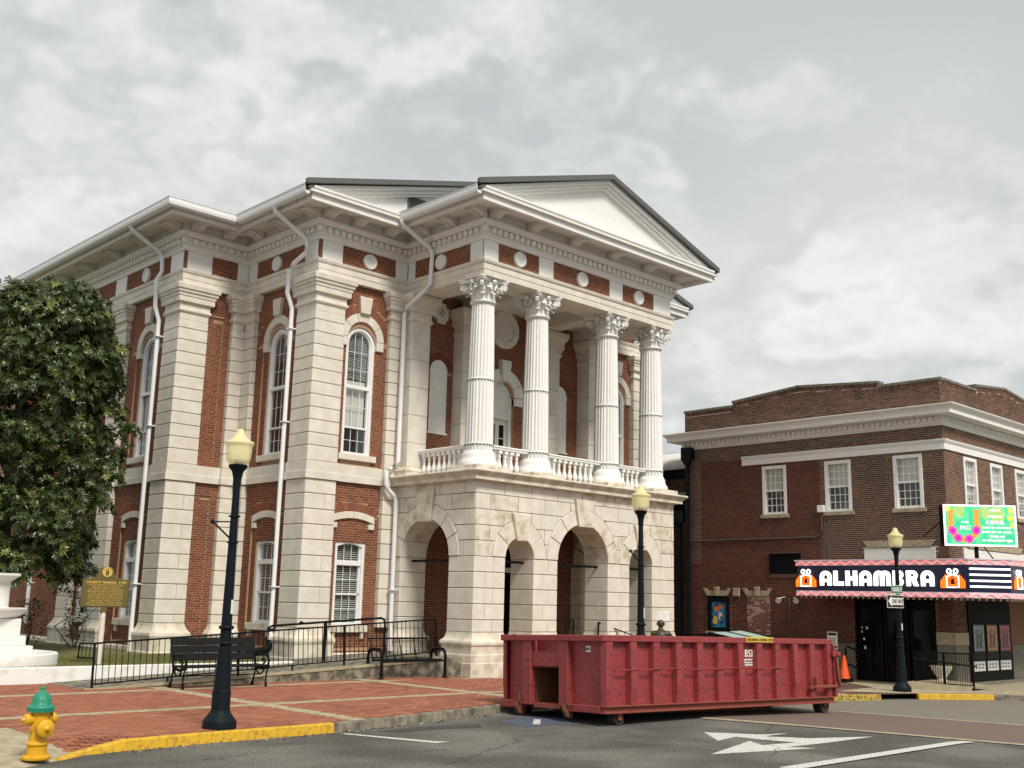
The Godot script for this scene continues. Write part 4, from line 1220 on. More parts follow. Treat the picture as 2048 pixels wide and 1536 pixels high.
		part(ch, "fascia", b, M.white_paint)

func gable(ch, ul: float, ur: float, w: float, back: float, apex: float, ty: float):
	# w: front edge of roof; ty: tympanum plane
	var cu := (ul + ur) * 0.5
	var e := 12.63
	var g := node(ch, "pediment")
	var sl := (apex - e - 0.13) / (cu - ul)
	var b := MB.new()
	var top := apex - 0.13
	b.ex(PackedVector2Array([Vector2(ul + 0.3, e - 0.02), Vector2(ur - 0.3, e - 0.02), Vector2(cu, top - 0.05)]), Vector3(0, 0, ty), Vector3.RIGHT, Vector3.UP, -0.1, 0.0)
	part(g, "tympanum", b, M.white_paint)
	for s in [[0.26, 0.0, 0.12, 0.0], [0.19, 0.12, 0.20, 0.0], [0.10, 0.20, 0.30, 0.0]]:
		b = MB.new()
		var lo: float = s[0]
		b.ex(PackedVector2Array([Vector2(ul + 0.15, e), Vector2(ul + 0.15 + (lo) / sl, e), Vector2(cu, top - lo), Vector2(ur - 0.15 - lo / sl, e), Vector2(ur - 0.15, e), Vector2(cu, top)]), Vector3(0, 0, ty), Vector3.RIGHT, Vector3.UP, s[1], s[2])
		part(g, "raking_cornice", b, M.white_paint)
	b = MB.new()
	b.ex(PackedVector2Array([Vector2(ul, e + 0.006), Vector2(cu, top + 0.006), Vector2(ur, e + 0.006), Vector2(ur, e + 0.03), Vector2(cu, apex), Vector2(ul, e + 0.03)]), Vector3(0, 0, back), Vector3.RIGHT, Vector3.UP, 0.0, w - back)
	part(ch, "roof", b, M.roof_metal)
	# standing trim along the rake
	for sg in [0, 1]:
		b = MB.new()
		var a := Vector3(ul if sg == 0 else ur, e + 0.05, w); var c := Vector3(cu, apex - 0.08, w)
		b.ex(PackedVector2Array([Vector2(a.x, a.y - 0.055), Vector2(c.x, c.y - 0.055), Vector2(c.x, c.y + 0.09), Vector2(a.x, a.y + 0.09)]), Vector3(0, 0, w), Vector3.RIGHT, Vector3.UP, -0.10, 0.012)
		part(g, "rake_trim", b, M.roof_metal)

func roofs(ch):
	gable(ch, -1.12, 9.42, 1.04, -10.0, 14.42, 0.62)
	gable(ch, -4.19, 12.49, -2.30, -12.0, 15.05, -2.72)
	var b := MB.new()
	# louvred vent in the second gable
	slab(b, Vector3(0, 0, -2.72), Vector3.RIGHT, Vector3(0, 0, 1), -0.55, 0.9, 12.75, 13.42, 0.0, 0.05, 0.01)
	var lv := part(ch, "gable_vent", b, M.roof_metal)
	for i in 9:
		b = MB.new()
		var y := 12.80 + i * 0.066
		b.q(Vector3(-0.5, y, -2.65), Vector3(0.85, y, -2.65), Vector3(0.85, y + 0.05, -2.668), Vector3(-0.5, y + 0.05, -2.668))
		part(lv, "louvre", b, M.roof_shingle)
	# hipped main roof
	b = MB.new()
	var z0 := -5.92
	var x0 := -6.25; var x1 := 14.55; var cx := 4.15
	var e := 12.64; var rise := 3.0
	b.q(Vector3(x0, e, -34), Vector3(x0, e, z0), Vector3(cx, e + rise, z0 - 10.4), Vector3(cx, e + rise, -34))
	b.q(Vector3(x1, e, z0), Vector3(x1, e, -34), Vector3(cx, e + rise, -34), Vector3(cx, e + rise, z0 - 10.4))
	b.tri(Vector3(x0, e, z0), Vector3(x1, e, z0), Vector3(cx, e + rise, z0 - 10.4))
	b.tri(Vector3(x1, e, -34), Vector3(x0, e, -34), Vector3(cx, e + rise, -34))
	b.q(Vector3(x0, e - 0.01, -34), Vector3(x1, e - 0.01, -34), Vector3(x1, e - 0.01, z0), Vector3(x0, e - 0.01, z0))
	part(ch, "roof", b, M.roof_shingle)

func portico_base(ch):
	var base := node(ch, "portico_base")
	var hs := [1.19, 1.50, 1.90, 2.30, 2.71, 3.11]
	var wm: Material = M.stone_weathered
	var piers := [[0.0, 1.10, -1.0, 0.0, 2], [2.16, 3.09, -0.9, 0.0, 2], [5.19, 6.15, -0.9, 0.0, 2], [7.20, 8.27, -1.0, 0.0, 2], [0.0, 0.9, -3.5, -3.03, 0], [7.37, 8.27, -3.5, -3.03, 0]]
	var bp := [Vector2(0.12, -0.4), Vector2(0.12, 0.42), Vector2(0.105, 0.445), Vector2(0.105, 0.63), Vector2(0.085, 0.65), Vector2(0.085, 0.85), Vector2(0.115, 0.87), Vector2(0.125, 0.92), Vector2(0.11, 0.975), Vector2(0.07, 1.0), Vector2(0.035, 1.05), Vector2(0.012, 1.12), Vector2(0.0, 1.19), Vector2(-0.1, 1.19)]
	for p in piers:
		stack(base, p[0], p[1], p[2], p[3], hs, p[4], 0.009, null)
		var b := MB.new()
		var mid: float = (p[0] + p[1]) * 0.5
		b.mould([Vector2(mid, p[2]), Vector2(p[0], p[2]), Vector2(p[0], p[3]), Vector2(p[1], p[3]), Vector2(p[1], p[2]), Vector2(mid, p[2])], bp, false)
		part(base, "pier_base", b, wm)
	face_above(base, Vector3(0, 0, 0), Vector3.RIGHT, Vector3(0, 0, 1), 0.0, 8.27, [[1.63, 0.53, 1.0, 0.17], [4.14, 1.05, 1.47, 0.13], [6.675, 0.525, 1.0, 0.17]])
	face_above(base, Vector3(0, 0, 0), Vector3(0, 0, 1), Vector3.LEFT, -3.5, -0.031, [[-2.015, 1.015, 1.42, 0.13]])
	face_above(base, Vector3(8.27, 0, 0), Vector3(0, 0, -1), Vector3.RIGHT, 0.031, 3.5, [[2.015, 1.015, 1.42, 0.13]])
	# floor, ceiling, steps and ledge
	var b := MB.new()
	b.box(0.05, 8.2, -0.3, 0.55, -3.55, -0.15)
	part(base, "floor", b, M.concrete)
	b = MB.new()
	b.box(0.3, 8.0, 4.95, 5.06, -3.5, -0.3)
	part(base, "ceiling", b, M.cream_paint)
	b = MB.new()
	b.mould([Vector2(0, -3.5), Vector2(0, 0), Vector2(8.27, 0), Vector2(8.27, -3.5)], [Vector2(-0.3, 5.03), Vector2(0.03, 5.03), Vector2(0.03, 5.06), Vector2(0.20, 5.07), Vector2(0.20, 5.17), Vector2(0.225, 5.18), Vector2(0.23, 5.205), Vector2(0.26, 5.215), Vector2(0.265, 5.235), Vector2(0.30, 5.25), Vector2(0.325, 5.28), Vector2(0.32, 5.31), Vector2(0.28, 5.33), Vector2(-0.9, 5.34)])
	part(base, "ledge", b, wm)
	b = MB.new()
	b.box(0.5, 7.8, 5.30, 5.338, -3.5, -0.5)
	part(base, "balcony_floor", b, M.concrete)
	# thin awning bars across the arches
	for s in [[0.95, 2.3], [2.9, 5.4], [6.0, 7.35]]:
		b = MB.new(); b.tube([Vector3(s[0], 3.02, -0.42), Vector3(s[1], 3.02, -0.42)], 0.035, 6)
		part(base, "tie_bar", b, M.black_metal)
	b = MB.new(); b.tube([Vector3(0.42, 3.02, -3.2), Vector3(0.42, 3.02, -0.9)], 0.035, 6)
	part(base, "tie_bar", b, M.black_metal)
	# notice on the last pier
	b = MB.new(); b.cbox(7.48, 8.03, 1.50, 1.78, 0.0, 0.018, 0.004)
	var nt := part(ch, "notice_plate", b, M.white_vinyl)
	b = MB.new()
	for i in 3: b.box(7.56, 7.95 - i * 0.08, 1.70 - i * 0.06, 1.712 - i * 0.06, 0.018, 0.020)
	part(nt, "lettering", b, M.stone_grey)

# spandrel masonry over arches: arches = [centre, inner radius, ring radius, half key angle]
func face_above(base, o: Vector3, su: Vector3, nr: Vector3, s0: float, s1: float, arches: Array):
	var spring := 3.11
	var b := MB.new()
	var pg := PackedVector2Array([Vector2(s0 + 0.03, spring)])
	for a in arches:
		var ar := arch_pts(a[0], a[1] + 0.03, spring, a[1] + 0.03, 20)
		for p in ar: pg.append(p)
	pg.append_array(PackedVector2Array([Vector2(s1 - 0.03, spring), Vector2(s1 - 0.03, 5.05), Vector2(s0 + 0.03, 5.05)]))
	b.ex(pg, o, su, Vector3.UP, -0.86, -0.03)
	part(base, "spandrel_core", b, M.joint)
	var cut := []
	for a in arches:
		var n := 3 if a[1] > 0.8 else 2
		var k: float = a[3] + 0.12
		for sg in [-1, 1]:
			for i in n:
				var a0 := lerpf(k, PI / 2, float(i) / n); var a1 := lerpf(k, PI / 2, float(i + 1) / n)
				var lo: float = min(a0 * sg, a1 * sg); var hi: float = max(a0 * sg, a1 * sg)
				b = MB.new()
				wedge(b, o, su, nr, a[0], spring, a[1], a[2], lo + 0.008, hi - 0.008, -0.9, 0.02, 0.014, 6)
				part(base, "voussoir", b, [M.stone, M.stone_weathered, M.stone][rng.randi() % 3])
		# keystone
		var big: bool = a[1] > 0.8
		var kb: float = spring + a[1] - 0.08
		var kt: float = 4.85 if big else 4.28
		var key := PackedVector2Array([Vector2(a[0] - (0.255 if big else 0.16), kb), Vector2(a[0] + (0.255 if big else 0.16), kb), Vector2(a[0] + (0.395 if big else 0.335), kt), Vector2(a[0] - (0.395 if big else 0.335), kt)])
		b = MB.new()
		b.ex(key, o, su, Vector3.UP, -0.9, 0.085, 0.015)
		part(base, "keystone", b, M.stone_weathered)
		var disc := PackedVector2Array()
		for i in 36: disc.append(Vector2(a[0] + (a[2] + 0.013) * cos(TAU * i / 36), spring + (a[2] + 0.013) * sin(TAU * i / 36)))
		cut.append(disc); cut.append(key)
	var hs := [3.11, 3.52, 3.92, 4.33, 4.74, 5.055]
	for r in 5:
		var w := 1.02
		var x := s0 - (0.0 if r % 2 == 0 else 0.5)
		while x < s1 - 0.01:
			var a: float = max(x, s0); var e: float = min(x + w, s1)
			x += w
			if e - a < 0.08: continue
			var polys := [PackedVector2Array([Vector2(a, hs[r]), Vector2(e, hs[r]), Vector2(e, hs[r + 1]), Vector2(a, hs[r + 1])])]
			for ct in cut:
				var nxt := []
				for p in polys:
					for q in Geometry2D.clip_polygons(p, ct): nxt.append(q)
				polys = nxt
			for p in polys:
				for q in Geometry2D.offset_polygon(p, -0.010, Geometry2D.JOIN_MITER):
					var area := 0.0
					for i in q.size(): area += q[i].cross(q[(i + 1) % q.size()])
					if abs(area) < 0.02: continue
					b = MB.new()
					b.ex(q, o, su, Vector3.UP, -0.2, 0.0, 0.0, false)
					part(base, "stone_block", b, [M.stone, M.stone_weathered, M.stone_grey, M.stone][rng.randi() % 4])

func leaf_strip(b: MB, o: Vector3, dir: Vector3, r0: float, h: float, w: float, curl: float, lean: float):
	# acanthus leaf: rises against the bell and curls outward at the tip
	var side := Vector3.UP.cross(dir).normalized()
	var pts := []
	for i in 8:
		var t := i / 7.0
		var up := h * sin(min(t * 1.25, 1.0) * PI / 2)
		var outw := r0 + lean * t * t
		if t > 0.62:
			var c := (t - 0.62) / 0.38 * PI * 0.95
			outw += curl * (1.0 - cos(c)) * 0.5 + curl * 0.25 * sin(c)
			up = h * (0.98) - curl * 0.55 * (1.0 - cos(c)) * 0.6
		var ww := w * (0.55 + 0.6 * sin(clamp(t * 1.1 + 0.12, 0, 1) * PI)) * (1.0 if t < 0.9 else 0.6)
		pts.append([o + dir * outw + Vector3.UP * up, ww * 0.5])
	for i in 7:
		var A = pts[i]; var B = pts[i + 1]
		var lift := dir * 0.022
		for sg in [-1, 1]:
			var p0: Vector3 = A[0] + lift; var p1: Vector3 = B[0] + lift
			var q0: Vector3 = A[0] + side * A[1] * sg - dir * 0.012; var q1: Vector3 = B[0] + side * B[1] * sg - dir * 0.012
			if sg > 0: b.q(p0, q0, q1, p1)
			else: b.q(q0, p0, p1, q1)

func volute(b: MB, o: Vector3, ax: Vector3, ux: Vector3, r: float, th: float):
	var pts := []
	var uy := ax.cross(ux).normalized()
	for i in 22:
		var t := i / 21.0
		var a := -PI * 0.35 + t * TAU * 1.6
		var rr := r * (1.0 - 0.86 * t)
		pts.append(o + ux * cos(a) * rr + uy * sin(a) * rr)
	b.tube(pts, th, 6)
	b.ball(o, Vector3(r, r, r) * 0.28, 6, 4)
	b.ex(PackedVector2Array(range(10).map(func(i): return Vector2(cos(TAU * i / 10), sin(TAU * i / 10)) * r * 0.86)), o, ux, uy, -th * 0.7, th * 0.5)

func make_column() -> Node3D:
	var c := Node3D.new()
	c.name = "column"
	var b := MB.new()
	b.cbox(-0.60, 0.60, 0.0, 0.14, -0.60, 0.60, 0.012)
	part(c, "pedestal", b, M.stone_weathered)
	b = MB.new()
	b.lathe([Vector2(0.0, 0.14), Vector2(0.525, 0.14), Vector2(0.535, 0.19), Vector2(0.52, 0.26), Vector2(0.475, 0.32), Vector2(0.455, 0.36), Vector2(0.455, 0.44), Vector2(0.445, 0.47), Vector2(0.42, 0.51), Vector2(0.40, 0.56)], Vector3.ZERO, 32)
	part(c, "base", b, M.white_paint)
	b = MB.new()
	var pr := []
	for i in 11:
		var t := i / 10.0
		pr.append(Vector2(lerpf(0.385, 0.318, t * t * 0.55 + t * 0.45), 0.56 + 4.06 * t))
	b.lathe(pr, Vector3.ZERO, 144, Vector3.UP, 24, 0.034)
	part(c, "shaft", b, M.white_paint)
	# seams where the cast shaft sections are bolted
	for h in [0.74, 2.5]:
		b = MB.new()
		var R := lerpf(0.385, 0.318, (h - 0.56) / 4.06) + 0.004
		b.lathe([Vector2(R - 0.02, h - 0.02), Vector2(R + 0.006, h - 0.016), Vector2(R + 0.006, h + 0.016), Vector2(R - 0.02, h + 0.02)], Vector3.ZERO, 36)
		var sm := part(c, "seam", b, M.white_paint)
		b = MB.new()
		for i in 24:
			var a := TAU * (i + 0.5) / 24
			b.ball(Vector3(cos(a) * (R + 0.004), h - 0.028, sin(a) * (R + 0.004)), Vector3(0.016, 0.014, 0.016), 5, 4)
		part(sm, "bolt", b, M.black_metal)
	b = MB.new()
	b.lathe([Vector2(0.318, 4.60), Vector2(0.325, 4.62), Vector2(0.36, 4.635), Vector2(0.37, 4.66), Vector2(0.36, 4.685), Vector2(0.33, 4.70), Vector2(0.315, 4.71)], Vector3.ZERO, 32)
	part(c, "astragal", b, M.white_paint)
	var cap := MB.new()
	cap.lathe([Vector2(0.30, 4.70), Vector2(0.30, 4.95), Vector2(0.32, 5.08), Vector2(0.37, 5.18), Vector2(0.40, 5.20)], Vector3.ZERO, 24)
	var cp := part(c, "capital", cap, M.white_paint)
	b = MB.new()
	for i in 8:
		var a := TAU * i / 8
		leaf_strip(b, Vector3(0, 4.70, 0), Vector3(cos(a), 0, sin(a)), 0.31, 0.22, 0.23, 0.13, 0.03)
		a += PI / 8
		leaf_strip(b, Vector3(0, 4.72, 0), Vector3(cos(a), 0, sin(a)), 0.31, 0.38, 0.21, 0.16, 0.06)
	part(cp, "acanthus_leaf", b, M.white_paint)
	for i in 4:
		var a := PI / 4 + i * PI / 2
		var d := Vector3(cos(a), 0, sin(a))
		b = MB.new()
		volute(b, d * 0.54 + Vector3(0, 5.10, 0), Vector3(-d.z, 0, d.x), d, 0.105, 0.03)
		volute(b, d * 0.54 + Vector3(0, 5.10, 0) + Vector3(-d.z, 0, d.x) * 0.05, Vector3(-d.z, 0, d.x), d, 0.10, 0.024)
		b.tube([d * 0.34 + Vector3(0, 4.88, 0), d * 0.40 + Vector3(0, 5.06, 0), d * 0.50 + Vector3(0, 5.19, 0)], 0.03, 6)
		# curled tips below the corner scroll
		for sg in [-1, 1]:
			var sd: Vector3 = Vector3(-d.z, 0, d.x) * sg
			b.tube([d * 0.40 + sd * 0.05 + Vector3(0, 4.95, 0), d * 0.50 + sd * 0.05 + Vector3(0, 5.0, 0), d * 0.55 + sd * 0.05 + Vector3(0, 4.93, 0)], [0.02, 0.018, 0.008], 5)
		part(cp, "volute", b, M.white_paint)
		b = MB.new()
		var e := Vector3(cos(a + PI / 4), 0, sin(a + PI / 4))
		var sd2 := Vector3(-e.z, 0, e.x)
		for sg in [-1, 1]: volute(b, e * 0.39 + sd2 * 0.10 * sg + Vector3(0, 5.09, 0), e, sd2 * -sg, 0.075, 0.022)
		b.ball(e * 0.44 + Vector3(0, 5.20, 0), Vector3(0.06, 0.06, 0.06), 8, 5)
		for k in 5: b.ball(e * 0.44 + Vector3(0, 5.20, 0) + (sd2 * cos(TAU * k / 5) + Vector3.UP * sin(TAU * k / 5)) * 0.055, Vector3(0.03, 0.03, 0.03), 6, 4)
		for sg in [-1, 1]: b.ball(e * 0.40 + sd2 * 0.06 * sg + Vector3(0, 4.99, 0), Vector3(0.04, 0.04, 0.04), 6, 4)
		part(cp, "flower", b, M.white_paint)
	# abacus with hollowed sides
	var ab := PackedVector2Array()
	for i in 4:
		var a := i * PI / 2
		for k in range(-5, 6):
			var t := k / 5.0
			var rr := 0.37 + 0.16 * t * t
			var v := Vector2(rr, t * 0.43)
			if abs(k) == 5: v = Vector2(0.50, t * 0.45)
			ab.append(v.rotated(a))
	b = MB.new()
	b.ex(ab, Vector3(0, 5.20, 0), Vector3(1, 0, 0), Vector3(0, 0, -1), 0.0, 0.055)
	var ab2 := PackedVector2Array()
	for q in ab: ab2.append(q * 1.06)
	b.ex(ab2, Vector3(0, 5.255, 0), Vector3(1, 0, 0), Vector3(0, 0, -1), 0.0, 0.045)
	part(cp, "abacus", b, M.white_paint)
	return c

func portico_top(ch):
	for a in [[0.0, 0.68, -2.95], [7.57, 8.25, -2.95], [2.05, 2.62, -3.05], [5.68, 6.25, -3.05]]: antae(ch, a[0], a[1], a[2])
	var proto := make_column()
	var first := true
	for u in [0.52, 2.64, 5.68, 7.79]:
		var c: Node3D = proto if first else proto.duplicate()
		first = false
		c.name = fresh(ch, "column")
		ch.add_child(c)
		c.position = Vector3(u, 5.335, -0.52)
	# beams over the columns
	var b := MB.new()
	b.box(0.12, 8.18, 10.634, 11.3, -0.98, -0.08)
	b.box(0.13, 0.97, 10.636, 11.3, -3.5, -0.98)
	b.box(7.33, 8.17, 10.636, 11.3, -3.5, -0.98)
	for u in [2.64, 5.68]: b.box(u - 0.3, u + 0.3, 10.64, 11.2, -3.5, -0.98)
	part(ch, "portico_beam", b, M.stone_grey)
	b = MB.new()
	b.box(0.9, 7.4, 11.02, 11.1, -3.6, -0.9)
	part(ch, "portico_ceiling", b, M.soffit)
	# balustrade: handrail, footrail and turned balusters
	var bal := node(ch, "balustrade")
	var bm := MB.new()
	bm.cbox(-0.06, 0.06, 0.0, 0.035, -0.06, 0.06, 0.006)
	bm.lathe([Vector2(0.045, 0.035), Vector2(0.05, 0.06), Vector2(0.035, 0.08), Vector2(0.045, 0.11), Vector2(0.075, 0.17), Vector2(0.082, 0.21), Vector2(0.07, 0.27), Vector2(0.045, 0.34), Vector2(0.035, 0.42), Vector2(0.036, 0.47), Vector2(0.05, 0.485), Vector2(0.05, 0.505), Vector2(0.036, 0.52), Vector2(0.04, 0.545), Vector2(0.055, 0.575)], Vector3.ZERO, 12)
	bm.cbox(-0.065, 0.065, 0.575, 0.665, -0.065, 0.065, 0.006)
	var bmesh := bm.mesh()
	var runs := [[Vector3(1.15, 5.338, -0.5), Vector3(2.02, 5.338, -0.5), 4], [Vector3(3.27, 5.338, -0.5), Vector3(5.06, 5.338, -0.5), 8], [Vector3(6.31, 5.338, -0.5), Vector3(7.17, 5.338, -0.5), 4], [Vector3(0.5, 5.338, -2.88), Vector3(0.5, 5.338, -1.15), 8], [Vector3(7.77, 5.338, -2.88), Vector3(7.77, 5.338, -1.15), 8]]
	for r in runs:
		var n: int = r[2]
		for i in n:
			var o := put(bal, "baluster", bmesh, M.white_paint)
			o.position = r[0].lerp(r[1], (i + 0.5) / n)
		b = MB.new()
		var A: Vector3 = r[0]; var B: Vector3 = r[1]
		var d := (B - A).normalized()
		var sx := 0.10 if abs(d.x) < 0.5 else 0.0
		var sz := 0.10 if abs(d.x) > 0.5 else 0.0
		if sz > 0: b.cbox(A.x - 0.25, B.x + 0.25, 6.005, 6.06, A.z - 0.085, A.z + 0.085, 0.01); b.cbox(A.x - 0.25, B.x + 0.25, 6.055, 6.115, A.z - 0.11, A.z + 0.11, 0.02)
		else: b.cbox(A.x - 0.085, A.x + 0.085, 6.005, 6.06, A.z - 0.1, B.z + 0.25, 0.01); b.cbox(A.x - 0.11, A.x + 0.11, 6.055, 6.115, A.z - 0.1, B.z + 0.25, 0.02)
		part(bal, "handrail", b, M.white_paint)

func pipes(ch):
	var m: Material = M.white_vinyl
	for pts in [
		[Vector3(-6.15, 12.42, -8.45), Vector3(-6.15, 12.30, -8.43), Vector3(-5.27, 11.78, -8.33), Vector3(-5.18, 11.60, -8.30), Vector3(-5.18, 11.2, -8.25), Vector3(-5.34, 10.9, -8.2), Vector3(-5.34, 10.1, -8.15), Vector3(-5.20, 9.7, -8.13), Vector3(-5.20, 0.35, -8.12)],
		[Vector3(-4.10, 12.42, -4.0), Vector3(-4.10, 12.28, -3.98), Vector3(-3.24, 11.70, -3.80), Vector3(-3.15, 11.50, -3.78), Vector3(-3.15, 11.30, -3.80), Vector3(-3.32, 11.0, -4.15), Vector3(-3.34, 10.85, -4.3), Vector3(-3.34, 10.2, -4.33), Vector3(-3.14, 9.8, -4.36), Vector3(-3.14, 0.5, -4.38)],
		[Vector3(-1.08, 12.42, -2.28), Vector3(-1.05, 12.30, -2.26), Vector3(-0.16, 11.80, -2.12), Vector3(-0.06, 11.65, -2.10), Vector3(-0.06, 10.75, -2.14), Vector3(-0.10, 10.60, -2.3), Vector3(-0.14, 10.22, -3.05), Vector3(-0.14, 10.05, -3.16), Vector3(-0.14, 5.75, -3.16), Vector3(-0.40, 5.52, -3.16), Vector3(-0.52, 5.42, -3.16), Vector3(-0.52, 5.08, -3.16), Vector3(-0.42, 4.92, -3.16), Vector3(-0.22, 4.78, -3.16), Vector3(-0.15, 4.65, -3.16), Vector3(-0.15, 0.6, -3.16)],
		[Vector3(-6.15, 12.42, -19.3), Vector3(-5.27, 11.7, -19.0), Vector3(-5.2, 11.4, -19.0), Vector3(-5.2, 10.0, -19.0)],
		[Vector3(-5.25, 4.6, -15.7), Vector3(-5.25, 0.9, -15.7)]]:
		var b := MB.new()
		b.tube(pts, 0.062, 8)
		var p := part(ch, "downspout", b, m)
		var q: Vector3 = pts[pts.size() - 1]
		for h in [2.2, 6.6, 9.2]:
			if h < q.y + 0.5 or h > pts[pts.size() - 2].y: continue
			b = MB.new()
			b.cbox(q.x - 0.085, q.x + 0.12, h, h + 0.035, q.z - 0.085, q.z + 0.12, 0.004)
			part(p, "pipe_strap", b, m)
	# black shoe pipe at the foot of the second downspout
	var b2 := MB.new()
	b2.tube([Vector3(-3.14, 1.15, -4.38), Vector3(-3.14, 0.75, -4.38), Vector3(-3.3, 0.60, -4.25), Vector3(-3.9, 0.53, -4.1)], 0.10, 8)
	part(ch, "drain_boot", b2, M.black_metal)

# ---------- theatre (local frame: origin at its street corner, x along the right-hand face, -z along the left-hand face) ----------
const BROWNS := [Color(0.050, 0.026, 0.018), Color(0.072, 0.036, 0.024), Color(0.100, 0.049, 0.032), Color(0.140, 0.066, 0.042)]
const REDDISH := [Color(0.080, 0.026, 0.016), Color(0.105, 0.033, 0.019), Color(0.130, 0.042, 0.024), Color(0.070, 0.030, 0.021)]

func parapet_top(s: float, right: bool) -> float:
	if right:
		if s < 2.5: return 8.78
		if s < 4.75: return lerpf(8.93, 9.16, (s - 2.5) / 2.25)
		return lerpf(9.16, 8.9, min((s - 4.75) / 2.6, 1.0))
	if s < -7.36: return 8.75
	if s < -4.8: return lerpf(8.89, 9.12, (s + 7.36) / 2.56)
	if s < -1.97: return lerpf(9.12, 8.90, (s + 4.8) / 2.83)
	return 8.77

func theatre_window(th, o: Vector3, su: Vector3, nr: Vector3, c: float, shade: float):
	var b := MB.new()
	var hw := 0.46
	slab(b, o, su, nr, c - hw, c - hw + 0.11, 4.99, 6.6, -0.14, 0.03, 0.008)
	slab(b, o, su, nr, c + hw - 0.11, c + hw, 4.99, 6.6, -0.14, 0.03, 0.008)
	slab(b, o, su, nr, c - hw + 0.11, c + hw - 0.11, 6.49, 6.6, -0.14, 0.03, 0.008)
	slab(b, o, su, nr, c - hw + 0.11, c + hw - 0.11, 4.99, 5.07, -0.14, 0.0)
	slab(b, o, su, nr, c - hw + 0.11, c + hw - 0.11, 5.75, 5.81, -0.12, -0.02)
	var win := part(th, "window", b, M.white_paint)
	b = MB.new()
	panes(win, o, su, nr, c - 0.35, c + 0.35, 5.07, 5.75, 4, 3, -0.1, pane_cache, b)
	panes(win, o, su, nr, c - 0.35, c + 0.35, 5.81, 6.49, 4, 3, -0.075, pane_cache, b)
	part(win, "muntin", b, M.white_paint)
	b = MB.new(); slab(b, o, su, nr, c - 0.36, c + 0.36, shade, 6.5, -0.17, -0.16)
	part(win, "curtain", b, M.curtain)
	b = MB.new(); slab(b, o, su, nr, c - 0.53, c + 0.53, 4.87, 4.99, -0.2, 0.07, 0.008)
	part(win, "sill", b, M.concrete)
	room(win, o, su, nr, c, 0.4, 4.9, 6.65, 0.2)

func flared_lintel(th, o: Vector3, su: Vector3, nr: Vector3, c: float, w0: float, w1: float, v0: float, v1: float, key: bool):
	var b := MB.new()
	if key:
		b.ex(PackedVector2Array([Vector2(c - w0, v0), Vector2(c + w0, v0), Vector2(c + w1, v1), Vector2(c + w1 - 0.16, v1), Vector2(c + w1 - 0.2, v1 - 0.08), Vector2(c - w1 + 0.2, v1 - 0.08), Vector2(c - w1 + 0.16, v1), Vector2(c - w1, v1)]), o, su, Vector3.UP, -0.02, 0.045, 0.006)
	else:
		b.ex(PackedVector2Array([Vector2(c - w0, v0), Vector2(c + w0, v0), Vector2(c + w1, v1), Vector2(c - w1, v1)]), o, su, Vector3.UP, -0.02, 0.045, 0.006)
	var l := part(th, "lintel", b, M.sandstone)
	if key:
		b = MB.new()
		b.ex(PackedVector2Array([Vector2(c - 0.06, v0), Vector2(c + 0.06, v0), Vector2(c + 0.10, v1 + 0.05), Vector2(c - 0.10, v1 + 0.05)]), o, su, Vector3.UP, 0.0, 0.085, 0.008)
		part(l, "keystone", b, M.sandstone)

func print_tex(w: int, h: int, f: Callable) -> ImageTexture:
	var im := Image.create(w, h, false, Image.FORMAT_RGB8)
	for y in h:
		for x in w: im.set_pixel(x, y, f.call(x / float(w), y / float(h)))
	return ImageTexture.create_from_image(im)

func print_mat(called: String, tx: Texture2D, rough := 0.5, glow := 0.0) -> StandardMaterial3D:
	var m := mat(called, Color(1, 1, 1), rough)
	m.albedo_texture = tx
	if glow > 0.0:
		m.albedo_color = Color(0.12, 0.12, 0.12)
		m.emission_enabled = true
		m.emission = Color(1, 1, 1)
		m.emission_texture = tx
		m.emission_operator = BaseMaterial3D.EMISSION_OP_MULTIPLY
		m.emission_energy_multiplier = glow
	return m

func glow_mat(called: String, c: Color, e: float) -> StandardMaterial3D:
	var m := mat(called, c, 0.4)
	m.emission_enabled = true
	m.emission = c
	m.emission_energy_multiplier = e
	return m

func words(parent, called: String, txt: String, size: float, at: Vector3, turn: float, m: Material, font := "Droid Sans", depth := 0.004, squeeze := 1.0, bold := false) -> MeshInstance3D:
	var f := SystemFont.new()
	f.font_names = PackedStringArray([font])
	if bold: f.font_weight = 700
	var t := TextMesh.new()
	t.font = f
	t.text = txt
	t.font_size = 32
	t.pixel_size = size / 23.0
	t.depth = depth
	t.curve_step = 3.0
	var o := put(parent, called, t, m)
	o.position = at
	o.rotation.y = turn
	o.scale = Vector3(squeeze, 1, 1)
	return o

